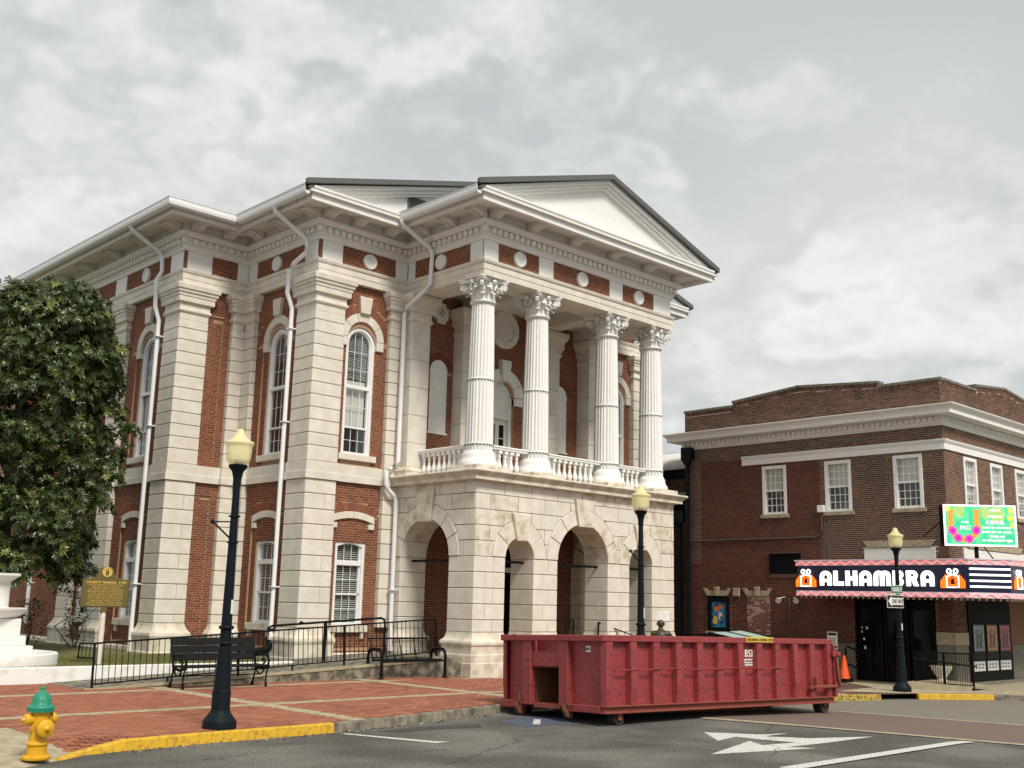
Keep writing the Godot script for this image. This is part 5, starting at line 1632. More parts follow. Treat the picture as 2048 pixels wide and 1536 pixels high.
func letter(b: MB, ch: String, o: Vector3, su: Vector3, nr: Vector3, s: float, v: float) -> float:
	var h := 0.43
	var t := 0.115
	match ch:
		"A":
			var w := 0.37
			slab(b, o, su, nr, s, s + t, v, v + 0.245, 0.0, 0.05)
			slab(b, o, su, nr, s + w - t, s + w, v, v + 0.245, 0.0, 0.05)
			slab(b, o, su, nr, s + t, s + w - t, v + 0.10, v + 0.19, 0.0, 0.048)
			wedge(b, o, su, nr, s + w / 2, v + 0.245, w / 2 - t, w / 2, -PI / 2, PI / 2, 0.0, 0.05, 0.0, 12)
			return w
		"L":
			slab(b, o, su, nr, s, s + t, v, v + h, 0.0, 0.05)
			slab(b, o, su, nr, s + t, s + 0.31, v, v + t, 0.0, 0.05)
			return 0.31
		"H":
			slab(b, o, su, nr, s, s + t, v, v + h, 0.0, 0.05)
			slab(b, o, su, nr, s + 0.24, s + 0.24 + t, v, v + h, 0.0, 0.05)
			slab(b, o, su, nr, s + t, s + 0.24, v + 0.155, v + 0.27, 0.0, 0.05)
			return 0.355
		"M":
			var w := 0.50
			for x in [0.0, (w - t) / 2, w - t]: slab(b, o, su, nr, s + x, s + x + t, v, v + 0.275, 0.0, 0.05)
			var r := (w + t) / 4
			wedge(b, o, su, nr, s + r, v + 0.275, r - t, r, -PI / 2, PI / 2, 0.0, 0.05, 0.0, 10)
			wedge(b, o, su, nr, s + w - r, v + 0.275, r - t, r, -PI / 2, PI / 2, 0.0, 0.053, 0.0, 10)
			return w
		"B":
			slab(b, o, su, nr, s, s + t, v, v + h, 0.0, 0.05)
			for k in 2:
				var vv := v + (0.0 if k == 0 else 0.205)
				var hh := 0.225
				wedge(b, o, su, nr, s + 0.19, vv + hh / 2, 0.032, hh / 2, 0.0, PI, 0.0, 0.05 + 0.003 * k, 0.0, 10)
				for e in [0.0, hh - 0.08]: slab(b, o, su, nr, s + t, s + 0.19, vv + e, vv + e + 0.08, 0.0, 0.05 + 0.003 * k)
			return 0.32
		"R":
			slab(b, o, su, nr, s, s + t, v, v + h, 0.0, 0.05)
			wedge(b, o, su, nr, s + 0.19, v + 0.30, 0.035, 0.13, 0.0, PI, 0.0, 0.05, 0.0, 10)
			for e in [0.17, 0.335]: slab(b, o, su, nr, s + t, s + 0.19, v + e, v + e + 0.095, 0.0, 0.05)
			b.ex(PackedVector2Array([Vector2(s + 0.22, v), Vector2(s + 0.345, v), Vector2(s + 0.27, v + 0.19), Vector2(s + 0.15, v + 0.17)]), o, su, Vector3.UP, 0.0, 0.046)
			return 0.345
	return 0.3

func emblem(mq, o: Vector3, su: Vector3, nr: Vector3, c: float, v: float, sq := 1.0):
	var e := node(mq, "emblem")
	var f := func(x: float, y: float, d := 0.03) -> Vector3: return P(o, su, nr, c + x * sq, v + y, d)
	var b := MB.new()
	for sg in [-1, 1]:
		var pts := []
		for i in 16:
			var t := i / 15.0
			var a := -PI * 0.55 + t * TAU * 0.95
			var r := 0.075 * (1.0 - 0.45 * t)
			pts.append(f.call(sg * (0.085 - cos(a) * r * -1.0), 0.455 + sin(a) * r))
		b.tube(pts, 0.021, 6)
		b.tube([f.call(sg * 0.045, 0.40), f.call(sg * 0.02, 0.37), f.call(sg * 0.09, 0.33), f.call(sg * 0.165, 0.32), f.call(sg * 0.165, 0.02), f.call(0, 0.02)], 0.018, 6)
	part(e, "scroll", b, M.neon_white)
	b = MB.new()
	b.tube([f.call(-0.11, 0.08), f.call(-0.11, 0.26), f.call(0, 0.345), f.call(0.11, 0.26), f.call(0.11, 0.08), f.call(-0.11, 0.08)], 0.017, 6)
	b.tube([f.call(-0.065, 0.12), f.call(-0.065, 0.23), f.call(0, 0.285), f.call(0.065, 0.23), f.call(0.065, 0.12)], 0.011, 6)
	part(e, "arch_outline", b, M.neon_orange)
	for sg in [-1, 1]:
		for k in 4:
			b = MB.new()
			var x: float = sg * (0.20 + k * 0.042)
			b.tube([f.call(x, 0.0), f.call(x, 0.36 - k * 0.05)], 0.0165, 6)
			part(e, "neon_tube", b, M.neon_orange)

func theatre():
	tex_mat("sandstone", noise_img(71, 0.03, 256, func(r, x, y): return lin(0.30, 0.245, 0.165).lerp(lin(0.43, 0.365, 0.265), clamp(r * 1.6 - 0.3, 0, 1))), 0.8, 0.9)
	tex_mat("coping", noise_img(73, 0.05, 256, func(r, x, y): return lin(0.07, 0.066, 0.055).lerp(lin(0.26, 0.24, 0.195), clamp(r * 2.2 - 0.6, 0, 1))), 0.9, 0.95)
	tex_mat("tan_paint", noise_img(75, 0.03, 256, func(r, x, y): return lin(0.145, 0.132, 0.105).lerp(lin(0.20, 0.185, 0.15), clamp(r * 1.5 - 0.25, 0, 1))), 0.6, 0.8)
	mat("navy", lin(0.006, 0.010, 0.045), 0.25)
	mat("lavender", lin(0.68, 0.58, 0.68), 0.5)
	glow_mat("neon_white", Color(1.0, 1.0, 0.96), 0.75)
	glow_mat("neon_orange", Color(1.0, 0.42, 0.06), 0.8)
	glow_mat("neon_pink", Color(1.0, 0.50, 0.46), 0.7)
	mat("bulb", lin(0.55, 0.53, 0.42), 0.2)
	mat("grey_pipe", lin(0.10, 0.075, 0.06), 0.6)
	var th := thing("theatre", "two storey brown brick theatre with white cornice and stepped parapet", "theatre", Vector3(31.0, 0, -13.99))
	var Xp := Vector3.RIGHT; var Zp := Vector3(0, 0, 1); var Xn := Vector3.LEFT
	var mass := MB.new()
	var keep := []
	# backing walls with window openings
	for cfg in [[Zp, Xn, -9.42, 0.0, [-5.77, -3.45, -1.13]], [Xp, Zp, 0.0, 13.0, [1.73, 3.65, 5.57]]]:
		var b := MB.new()
		var su: Vector3 = cfg[0]; var nr: Vector3 = cfg[1]
		var lo: float = cfg[2]
		var cs: Array = cfg[4]
		var edges := [cfg[2]]
		for i in cs.size() - 1: edges.append((cs[i] + cs[i + 1]) * 0.5)
		edges.append(cfg[3])
		for i in cs.size(): wall_sheet(b, Vector3.ZERO, su, nr, edges[i], edges[i + 1], 3.4, 8.1, [{"c": cs[i], "hw": 0.46, "vb": 4.99, "vs": 6.6, "rise": 0.0}], 0.15)
		part(th, "wall", b, M.mortar_dark)
		for c in cs: theatre_window(th, Vector3.ZERO, su, nr, c, 5.78 if nr == Xn else 5.4)
	var b := MB.new()
	wall_sheet(b, Vector3.ZERO, Zp, Xn, -9.42, -3.07, -0.5, 3.4, [{"c": -5.44, "hw": 0.58, "vb": 3.06, "vs": 3.39, "rise": 0.0}], 0.2)
	wall_sheet(b, Vector3.ZERO, Zp, Xn, -3.07, -0.5, 2.3, 3.4, [], 0.2)
	wall_sheet(b, Vector3.ZERO, Zp, Xn, -0.5, 0.0, -0.5, 3.4, [], 0.2)
	wall_sheet(b, Vector3.ZERO, Xp, Zp, 0.0, 13.0, -0.5, 3.4, [], 0.2)
	part(th, "wall", b, M.mortar_red)
	# thinner, redder pointing on the repaired part of the side wall
	b = MB.new()
	for q in [[-8.75, -6.23, 3.4, 6.9], [-6.23, -5.31, 6.6, 6.9], [-6.23, -5.31, 3.4, 4.99], [-5.31, -4.1, 3.4, 6.9]]: slab(b, Vector3.ZERO, Zp, Xn, q[0], q[1], q[2], q[3], -0.002, 0.0015)
	part(th, "wall", b, M.mortar_red)
	b = MB.new()
	b.box(0.3, 12.9, 7.9, 8.02, -9.3, -0.3)
	part(th, "roof", b, M.roof_shingle)
	b = MB.new()
	b.q(Vector3(0.0, -0.5, -9.42), Vector3(13, -0.5, -9.42), Vector3(13, 8.1, -9.42), Vector3(0.0, 8.1, -9.42))
	part(th, "wall", b, M.brown_brick_0)
	var C := 0.0605
	var win_l := func(s, v):
		if abs(s + 5.44) < 0.58 and v > 3.05 and v < 3.72: return true
		if s > -3.07 and s < -0.5 and v < 2.3: return true
		if s > -2.7 and s < -0.35 and v > 3.4 and v < 3.84: return true
		if s > -8.52 and s < -7.6 and v > 1.1 and v < 2.32: return true
		return false
	var wr := [[-6.23, -5.31, 4.88, 6.6], [-3.91, -2.99, 4.88, 6.6], [-1.59, -0.67, 4.88, 6.6]]
	var is_red := func(s, v): return (s < -4.05 - 0.15 * sin(v * 9.0) and v < 6.9 and s > -8.75) or v < 3.6
	lay_bricks(mass, Vector3.ZERO, Zp, Xn, -9.42, 0.0, -0.15, 8.0, func(s, v): return win_l.call(s, v) or is_red.call(s, v), BROWNS, C, 0.2, 0.005, keep, 11, wr)
	lay_bricks(mass, Vector3.ZERO, Zp, Xn, -9.42, 0.0, -0.15, 8.0, func(s, v): return win_l.call(s, v) or not is_red.call(s, v), REDDISH, C, 0.2, 0.005, null, 12, wr)
	lay_bricks(mass, Vector3.ZERO, Xp, Zp, 0.0, 7.6, 2.3, 8.0, func(s, v):
		return s > 0.9 and v > 3.2 and v < 3.84, [BROWNS[1], BROWNS[2], BROWNS[3], BROWNS[3] * 1.2], C, 0.2, 0.005, null, 13, [[1.27, 2.19, 4.88, 6.6], [3.19, 4.11, 4.88, 6.6], [5.11, 6.03, 4.88, 6.6]])
	lay_bricks(mass, Vector3.ZERO, Xp, Zp, 0.0, 0.9, -0.15, 2.3, func(_s, _v): return false, BROWNS, C, 0.2, 0.008, null, 14)
	# parapet
	for right in [false, true]:
		var su := Xp if right else Zp
		var nr := Zp if right else Xn
		var brk := [0.0, 2.5, 4.75, 7.35, 9.0] if right else [-9.42, -7.36, -4.8, -1.97, 0.0]
		b = MB.new()
		var cp := MB.new()
		for i in 4:
			var a: float = brk[i]; var e: float = brk[i + 1]
			var va := parapet_top(a + 0.001, right); var ve := parapet_top(e - 0.001, right)
			var a2: float = max(a, 0.3) if right else a; var e2 := e
			b.ex(PackedVector2Array([Vector2(a2, 7.98), Vector2(e2, 7.98), Vector2(e2, ve), Vector2(a2, va)]), Vector3.ZERO, su, Vector3.UP, -0.3, 0.0)
			cp = MB.new()
			cp.ex(PackedVector2Array([Vector2(a2 - 0.03, va), Vector2(e2 + 0.03, ve), Vector2(e2 + 0.03, ve + 0.085), Vector2(a2 - 0.03, va + 0.085)]), Vector3.ZERO, su, Vector3.UP, -0.34, 0.04, 0.008)
			part(th, "coping", cp, M.coping)
			# rowlock course under the coping
			var s := a + 0.01
			while s < e - 0.03:
				var vt := lerpf(va, ve, (s - a) / (e - a))
				mass.col = BROWNS[rng.randi() % 4] * 1.2
				slab(mass, Vector3.ZERO, su, nr, s, s + 0.05, vt - 0.125, vt - 0.012, 0.0, 0.012)
				s += 0.063
		part(th, "parapet", b, M.mortar_dark)
		lay_bricks(mass, Vector3.ZERO, su, nr, brk[0], min(brk[4], 8.0), 8.0, 9.1, func(s, v): return v > parapet_top(s, right) - 0.145, BROWNS if not right else [BROWNS[1], BROWNS[2], BROWNS[3], BROWNS[3] * 1.2], C, 0.2, 0.008, null, 15)
	stuff(th, "brickwork", mass, M.brick)
	var bm := BoxMesh.new(); bm.size = Vector3(0.019, 0.045, 0.186)
	for k in keep:
		var o := put(th, "brick", bm, M["brown_brick_%d" % k[1]])
		o.position = k[0]
	# cornice with dentils, string course
	var path := [Vector2(0.6, -9.42), Vector2(0.0, -9.42), Vector2(0.0, 0.0), Vector2(13.0, 0.0)]
	b = MB.new()
	b.mould(path, [Vector2(-0.1, 7.40), Vector2(0.03, 7.40), Vector2(0.05, 7.44), Vector2(0.09, 7.46), Vector2(0.09, 7.66), Vector2(0.17, 7.665), Vector2(0.46, 7.68), Vector2(0.46, 7.80), Vector2(0.48, 7.81), Vector2(0.50, 7.85), Vector2(0.56, 7.89), Vector2(0.59, 7.93), Vector2(0.59, 7.955), Vector2(0.0, 8.01), Vector2(-0.1, 8.01)])
	var co := part(th, "cornice", b, M.cream_paint)
	var dm := MB.new(); dm.cbox(-0.05, 0.05, -0.065, 0.065, -0.035, 0.035, 0.008)
	var dmesh := dm.mesh()
	var s := -9.35
	while s < 7.6:
		var d := put(co, "dentil", dmesh, M.cream_paint)
		if s < 0.05: d.position = Vector3(-0.125, 7.58, s); d.rotation.y = PI / 2
		else: d.position = Vector3(s - 0.05, 7.58, 0.125)
		s += 0.185
	b = MB.new()
	b.mould([Vector2(0.0, -7.0), Vector2(0.0, 0.0), Vector2(13.0, 0.0)], [Vector2(-0.05, 6.68), Vector2(0.05, 6.68), Vector2(0.055, 6.86), Vector2(0.08, 6.89), Vector2(0.11, 6.95), Vector2(0.11, 6.98), Vector2(0.0, 7.0), Vector2(-0.05, 7.0)])
	part(th, "string_course", b, M.white_paint)
	# lintels, panels, blank windows
	flared_lintel(th, Vector3.ZERO, Zp, Xn, -8.11, 0.41, 0.58, 2.33, 2.58, true)
	flared_lintel(th, Vector3.ZERO, Zp, Xn, -6.51, 0.41, 0.58, 2.34, 2.59, true)
	flared_lintel(th, Vector3.ZERO, Zp, Xn, -1.52, 1.0, 1.16, 3.84, 4.04, false)
	flared_lintel(th, Vector3.ZERO, Xp, Zp, 3.2, 1.9, 2.1, 3.84, 4.04, false)
	b = MB.new(); slab(b, Vector3.ZERO, Zp, Xn, -7.45, -7.20, 2.32, 2.60, -0.02, 0.06, 0.01)
	part(th, "stone_plaque", b, M.sandstone)
	b = MB.new(); slab(b, Vector3.ZERO, Zp, Xn, -2.65, -0.40, 3.3, 3.82, -0.05, 0.02, 0.006)
	part(th, "transom_panel", b, M.cream_paint)
	b = MB.new(); slab(b, Vector3.ZERO, Xp, Zp, 0.95, 5.5, 3.2, 3.82, -0.05, 0.02, 0.006)
	part(th, "transom_panel", b, M.cream_paint)
	b = MB.new(); slab(b, Vector3.ZERO, Zp, Xn, -6.02, -4.86, 3.06, 3.72, -0.1, 0.012)
	slab(b, Vector3.ZERO, Zp, Xn, -6.02, -5.96, 3.06, 3.72, 0.012, 0.05); slab(b, Vector3.ZERO, Zp, Xn, -4.92, -4.86, 3.06, 3.72, 0.012, 0.05); slab(b, Vector3.ZERO, Zp, Xn, -5.96, -4.92, 3.66, 3.72, 0.012, 0.05)
	part(th, "boarded_window", b, M.dark_paint)
	b = MB.new(); slab(b, Vector3.ZERO, Zp, Xn, -6.1, -4.8, 2.93, 3.05, -0.02, 0.03, 0.006)
	part(th, "sill", b, M.brown_brick_2)
	# brick patch of a closed window
	b = MB.new(); slab(b, Vector3.ZERO, Zp, Xn, -6.92, -6.06, 0.9, 2.33, -0.02, 0.012, 0.0)
	part(th, "brick_infill", b, M.mortar_dark)
	var pb := MB.new()
	lay_bricks(pb, Vector3(-0.012, 0, 0), Zp, Xn, -6.92, -6.06, 0.9, 2.33, func(_s, _v): return false, [Color(0.16, 0.055, 0.045), Color(0.14, 0.05, 0.04), Color(0.20, 0.075, 0.06), Color(0.40, 0.27, 0.23)], C, 0.2, 0.008, null, 17)
	stuff(th, "infill_brickwork", pb, M.brick)
	# painted poster window
	var art := print_tex(96, 150, func(u, v):
		var n := sin(u * 9.0 + sin(v * 7.0) * 2.0) * cos(v * 11.0 - u * 4.0)
		var c := Color(0.10, 0.33, 0.55).lerp(Color(0.20, 0.55, 0.70), clamp(n * 0.5 + 0.5, 0, 1))
		if Vector2((u - 0.35) * 0.8, v - 0.22 - 0.2 * (0.5 - u)).length() < 0.13 + 0.05 * sin(u * 30): c = Color(0.85, 0.42, 0.12)
		if Vector2(u - 0.62, (v - 0.18) * 1.4).length() < 0.13: c = Color(0.75, 0.40, 0.16)
		if Vector2(u - 0.24, (v - 0.72) * 0.8).length() < 0.14: c = Color(0.90, 0.72, 0.22)
		if Vector2(u - 0.60, (v - 0.55) * 0.9).length() < 0.14: c = Color(0.85, 0.80, 0.72)
		if Vector2(u - 0.66, v - 0.62).length() < 0.07: c = Color(0.07, 0.08, 0.16)
		if n < -0.72: c = Color(0.05, 0.12, 0.25)
		return c)
	b = MB.new(); slab(b, Vector3.ZERO, Zp, Xn, -8.50, -7.62, 1.16, 2.31, -0.08, 0.010)
	slab(b, Vector3.ZERO, Zp, Xn, -8.50, -8.36, 1.16, 2.31, 0.01, 0.05); slab(b, Vector3.ZERO, Zp, Xn, -7.74, -7.62, 1.16, 2.31, 0.01, 0.05)
	slab(b, Vector3.ZERO, Zp, Xn, -8.36, -7.74, 1.16, 1.28, 0.01, 0.05); slab(b, Vector3.ZERO, Zp, Xn, -8.36, -7.74, 2.13, 2.31, 0.01, 0.05)
	var pw := part(th, "poster_window", b, M.dark_paint)
	b = MB.new(); b.q(P(Vector3.ZERO, Zp, Xn, -8.35, 1.285, 0.018), P(Vector3.ZERO, Zp, Xn, -7.75, 1.285, 0.018), P(Vector3.ZERO, Zp, Xn, -7.75, 2.125, 0.018), P(Vector3.ZERO, Zp, Xn, -8.35, 2.125, 0.018))
	part(pw, "painting", b, print_mat("art_print", art, 0.4))
	b = MB.new(); slab(b, Vector3.ZERO, Zp, Xn, -8.58, -7.54, 1.06, 1.15, -0.05, 0.06, 0.006)
	part(pw, "sill", b, M.concrete)
	# conduit, meter box, floodlights
	b = MB.new(); b.tube([Vector3(-0.05, 4.19, -9.4), Vector3(-0.05, 4.21, -4.25), Vector3(-0.05, 4.30, -4.1), Vector3(-0.05, 4.42, -4.05), Vector3(-0.05, 5.0, -4.02)], 0.03, 8)
	part(th, "conduit", b, M.grey_pipe)
	b = MB.new(); b.tube([Vector3(-0.04, 5.0, -3.95), Vector3(-0.04, 4.1, -3.95), Vector3(-0.04, 3.95, -3.85), Vector3(-0.04, 3.5, -3.8)], 0.018, 6)
	part(th, "conduit", b, M.grey_pipe)
	b = MB.new(); b.cbox(-0.16, 0.0, 4.98, 5.20, -4.14, -3.92, 0.01)
	part(th, "junction_box", b, M.white_vinyl)
	b = MB.new(); b.tube([Vector3(-0.04, 2.3, -5.3), Vector3(-0.04, 0.2, -5.3)], 0.012, 5)
	part(th, "conduit", b, M.tan_paint)
	for z in [-5.64, -4.99]:
		b = MB.new()
		b.lathe([Vector2(0.0, 0.0), Vector2(0.05, 0.0), Vector2(0.09, 0.08), Vector2(0.095, 0.11), Vector2(0.07, 0.10), Vector2(0.0, 0.10)], Vector3(-0.12, 2.26, z), 14, Vector3(-0.8, -0.5, 0.3))
		b.tube([Vector3(-0.02, 2.32, (z - 5.3) * 0.5), Vector3(-0.12, 2.27, z)], 0.015, 5)
		part(th, "floodlight", b, M.white_vinyl)
	# entrance: dark storefront recess
	var en := node(th, "entrance")
	b = MB.new()
	b.q(Vector3(0.9, -0.2, -3.07), Vector3(0.9, -0.2, -0.5), Vector3(0.9, 2.35, -0.5), Vector3(0.9, 2.35, -3.07))
	b.q(Vector3(0.0, -0.2, -3.07), Vector3(0.9, -0.2, -3.07), Vector3(0.9, 2.35, -3.07), Vector3(0.0, 2.35, -3.07))
	b.q(Vector3(0.9, -0.2, -0.5), Vector3(0.0, -0.2, -0.5), Vector3(0.0, 2.35, -0.5), Vector3(0.9, 2.35, -0.5))
	b.q(Vector3(0.0, 2.3, -0.5), Vector3(0.0, 2.3, -3.07), Vector3(0.9, 2.3, -3.07), Vector3(0.9, 2.3, -0.5))
	part(en, "recess", b, M.dark_paint)
	for k in 3:
		b = MB.new()
		var z0 := -3.0 + k * 0.83
		slab(b, Vector3(0.12, 0, 0), Zp, Xn, z0, z0 + 0.07, -0.1, 2.25, -0.03, 0.03); slab(b, Vector3(0.12, 0, 0), Zp, Xn, z0 + 0.70, z0 + 0.77, -0.1, 2.25, -0.03, 0.03)
		slab(b, Vector3(0.12, 0, 0), Zp, Xn, z0 + 0.07, z0 + 0.70, 2.0, 2.25, -0.03, 0.03); slab(b, Vector3(0.12, 0, 0), Zp, Xn, z0 + 0.07, z0 + 0.70, -0.1, 0.12, -0.03, 0.03)
		var dr := part(en, "door", b, M.dark_paint)
		b = MB.new(); slab(b, Vector3(0.12, 0, 0), Zp, Xn, z0 + 0.07, z0 + 0.70, 0.12, 2.0, -0.012, 0.0)
		part(dr, "pane", b, M.dark_glass)
		b = MB.new(); b.tube([Vector3(0.06, 0.85, z0 + 0.62), Vector3(0.06, 1.25, z0 + 0.62)], 0.014, 6)
		part(dr, "handle", b, M.lamp_post)
	for q in [[-2.93, 1.42, 0.05], [-2.78, 1.40, 0.07], [-2.93, 1.30, 0.045], [-2.88, 1.08, 0.06], [-2.86, 0.82, 0.075]]:
		b = MB.new(); slab(b, Vector3(0.107, 0, 0), Zp, Xn, q[0] + 0.02, q[0] + 0.02 + q[2], q[1], q[1] + q[2] * 1.2, 0.0, 0.004)
		part(en, "sticker", b, M.stone_grey)
	# corner pier: stone band over a painted base
	b = MB.new(); slab(b, Vector3.ZERO, Zp, Xn, -0.5, 0.0, 1.04, 1.40, -0.05, 0.05, 0.01); slab(b, Vector3.ZERO, Xp, Zp, 0.0, 0.88, 1.04, 1.40, -0.05, 0.05, 0.01)
	part(th, "stone_band", b, M.sandstone)
	b = MB.new(); slab(b, Vector3.ZERO, Zp, Xn, -0.5, 0.0, -0.3, 1.03, -0.05, 0.03, 0.01); slab(b, Vector3.ZERO, Xp, Zp, 0.0, 0.88, -0.3, 1.03, -0.05, 0.03, 0.01)
	part(th, "painted_base", b, M.tan_paint)
	b = MB.new(); slab(b, Vector3.ZERO, Zp, Xn, -4.6, -3.08, -0.3, 0.95, -0.05, 0.03, 0.01)
	part(th, "painted_base", b, M.tan_paint)
	b = MB.new(); slab(b, Vector3.ZERO, Xp, Zp, 0.9, 8.0, -0.3, 0.0, -0.05, 0.10, 0.01); slab(b, Vector3.ZERO, Xp, Zp, 4.0, 8.0, 0.0, 1.03, -0.05, 0.03, 0.01)
	part(th, "painted_base", b, M.tan_paint)
	# poster case on the right-hand face
	b = MB.new(); slab(b, Vector3.ZERO, Xp, Zp, 0.92, 3.9, 0.0, 2.3, -0.1, 0.05)
	var pc := part(th, "poster_case", b, M.dark_paint)
	for k in 3:
		var x0 := 1.13 + k * 0.93
		b = MB.new(); slab(b, Vector3.ZERO, Xp, Zp, x0 - 0.06, x0 + 0.78, 0.62, 1.66, 0.05, 0.075, 0.01)
		part(pc, "frame", b, M.black_metal)
		var tints := [[Color(0.52, 0.56, 0.62), Color(0.08, 0.09, 0.12)], [Color(0.70, 0.50, 0.26), Color(0.32, 0.14, 0.08)], [Color(0.66, 0.25, 0.30), Color(0.20, 0.05, 0.09)]]
		var tt: Array = tints[k]
		var px := print_tex(64, 96, func(u, v):
			if u < 0.05 or u > 0.95 or v < 0.04 or v > 0.96: return tt[0] * 0.6
			if u < 0.10 or u > 0.90: return tt[0] * 1.2
			if v < 0.16: return tt[0] * (1.2 if fmod(u * 14.0, 1.0) > 0.4 else 0.5)
			if v > 0.88: return tt[0] * (1.3 if fmod(u * 18.0, 1.0) > 0.5 else 0.45)
			var n := sin(u * 17.0 + v * 5.0) * 0.5 + sin(v * 23.0 + u * 9.0) * 0.4
			var body := 1.0 if (abs(u - 0.35) < 0.10 or abs(u - 0.62) < 0.11) and v > 0.34 else 0.0
			return tt[0].lerp(tt[1], clamp(0.35 + n * 0.35 + body * 0.5, 0, 1)))
		b = MB.new(); b.q(Vector3(x0, 0.86, 0.08), Vector3(x0 + 0.72, 0.86, 0.08), Vector3(x0 + 0.72, 1.62, 0.08), Vector3(x0, 1.62, 0.08))
		part(pc, "poster", b, print_mat("poster_%d" % k, px, 0.35))
		b = MB.new(); slab(b, Vector3.ZERO, Xp, Zp, x0 - 0.02, x0 + 0.74, 0.30, 0.58, 0.05, 0.06)
		var cd := part(pc, "card", b, M.white_vinyl)
		b = MB.new()
		for m in 6: slab(b, Vector3.ZERO, Xp, Zp, x0 + 0.05 + 0.22 * (m % 3), x0 + 0.17 + 0.22 * (m % 3), 0.38 + 0.09 * (m / 3), 0.41 + 0.09 * (m / 3), 0.06, 0.062)
		part(cd, "print", b, M.dark_paint)
	# rain-water heads and dark pipes at the far end
	for q in [[Vector3(-0.16, 7.05, -9.2), 7.3, -0.2], [Vector3(-0.1, 4.85, -9.62), 5.2, -0.2]]:
		b = MB.new()
		var p: Vector3 = q[0]
		b.cbox(p.x - 0.14, p.x + 0.16, p.y, p.y + 0.42, p.z - 0.2, p.z + 0.2, 0.01)
		b.q(p + Vector3(-0.14, 0, 0.2), p + Vector3(-0.07, -0.2, 0.08), p + Vector3(-0.07, -0.2, -0.08), p + Vector3(-0.14, 0, -0.2))
		b.box(p.x - 0.07, p.x + 0.09, p.y - 0.2, p.y + 0.01, p.z - 0.08, p.z + 0.08)
		var hd := part(th, "rainwater_head", b, M.lamp_post)
		b = MB.new(); b.tube([p + Vector3(0, -0.2, 0), Vector3(p.x, -0.2, p.z)], 0.085, 4)
		part(hd, "downpipe", b, M.lamp_post)
	# rear hall: lower brick wall, dark eave and pale curved roof
	var rear := MB.new()
	wall_sheet(rear, Vector3(0.75, 0, 0), Zp, Xn, -13.2, -9.42, -0.4, 6.6, [], 0.0)
	part(th, "rear_wall", rear, M.mortar_dark)
	var rb := MB.new()
	lay_bricks(rb, Vector3(0.75, 0, 0), Zp, Xn, -13.2, -9.42, -0.15, 6.6, func(s2, v): return abs(s2 + 10.3) < 0.4 and v > 5.0 and v < 6.0, BROWNS, C, 0.2, 0.008, null, 19)
	stuff(th, "rear_brickwork", rb, M.brick)
	b = MB.new(); slab(b, Vector3(0.75, 0, 0), Zp, Xn, -10.7, -9.9, 5.0, 6.0, -0.02, 0.03); part(th, "window", b, M.white_paint)
	b = MB.new(); slab(b, Vector3(0.75, 0, 0), Zp, Xn, -10.62, -9.98, 5.07, 5.93, 0.03, 0.04); part(th, "pane", b, M.dark_glass)
	b = MB.new(); b.box(0.35, 0.80, 6.55, 6.82, -13.2, -9.43); part(th, "rear_gutter", b, M.lamp_post)
	b = MB.new()
	for i in 10:
		var a0 := i / 10.0 * 1.2; var a1 := (i + 1) / 10.0 * 1.2
		var p0 := Vector3(0.45 + 3.2 * (1.0 - cos(a0)), 6.82 + 1.0 * sin(a0), 0); var p1 := Vector3(0.45 + 3.2 * (1.0 - cos(a1)), 6.82 + 1.0 * sin(a1), 0)
		b.q(p0 + Vector3(0, 0, -13.2), p0 + Vector3(0, 0, -9.45), p1 + Vector3(0, 0, -9.45), p1 + Vector3(0, 0, -13.2))
	part(th, "rear_roof", b, M.cream_paint)
	marquee(th)
	screen()

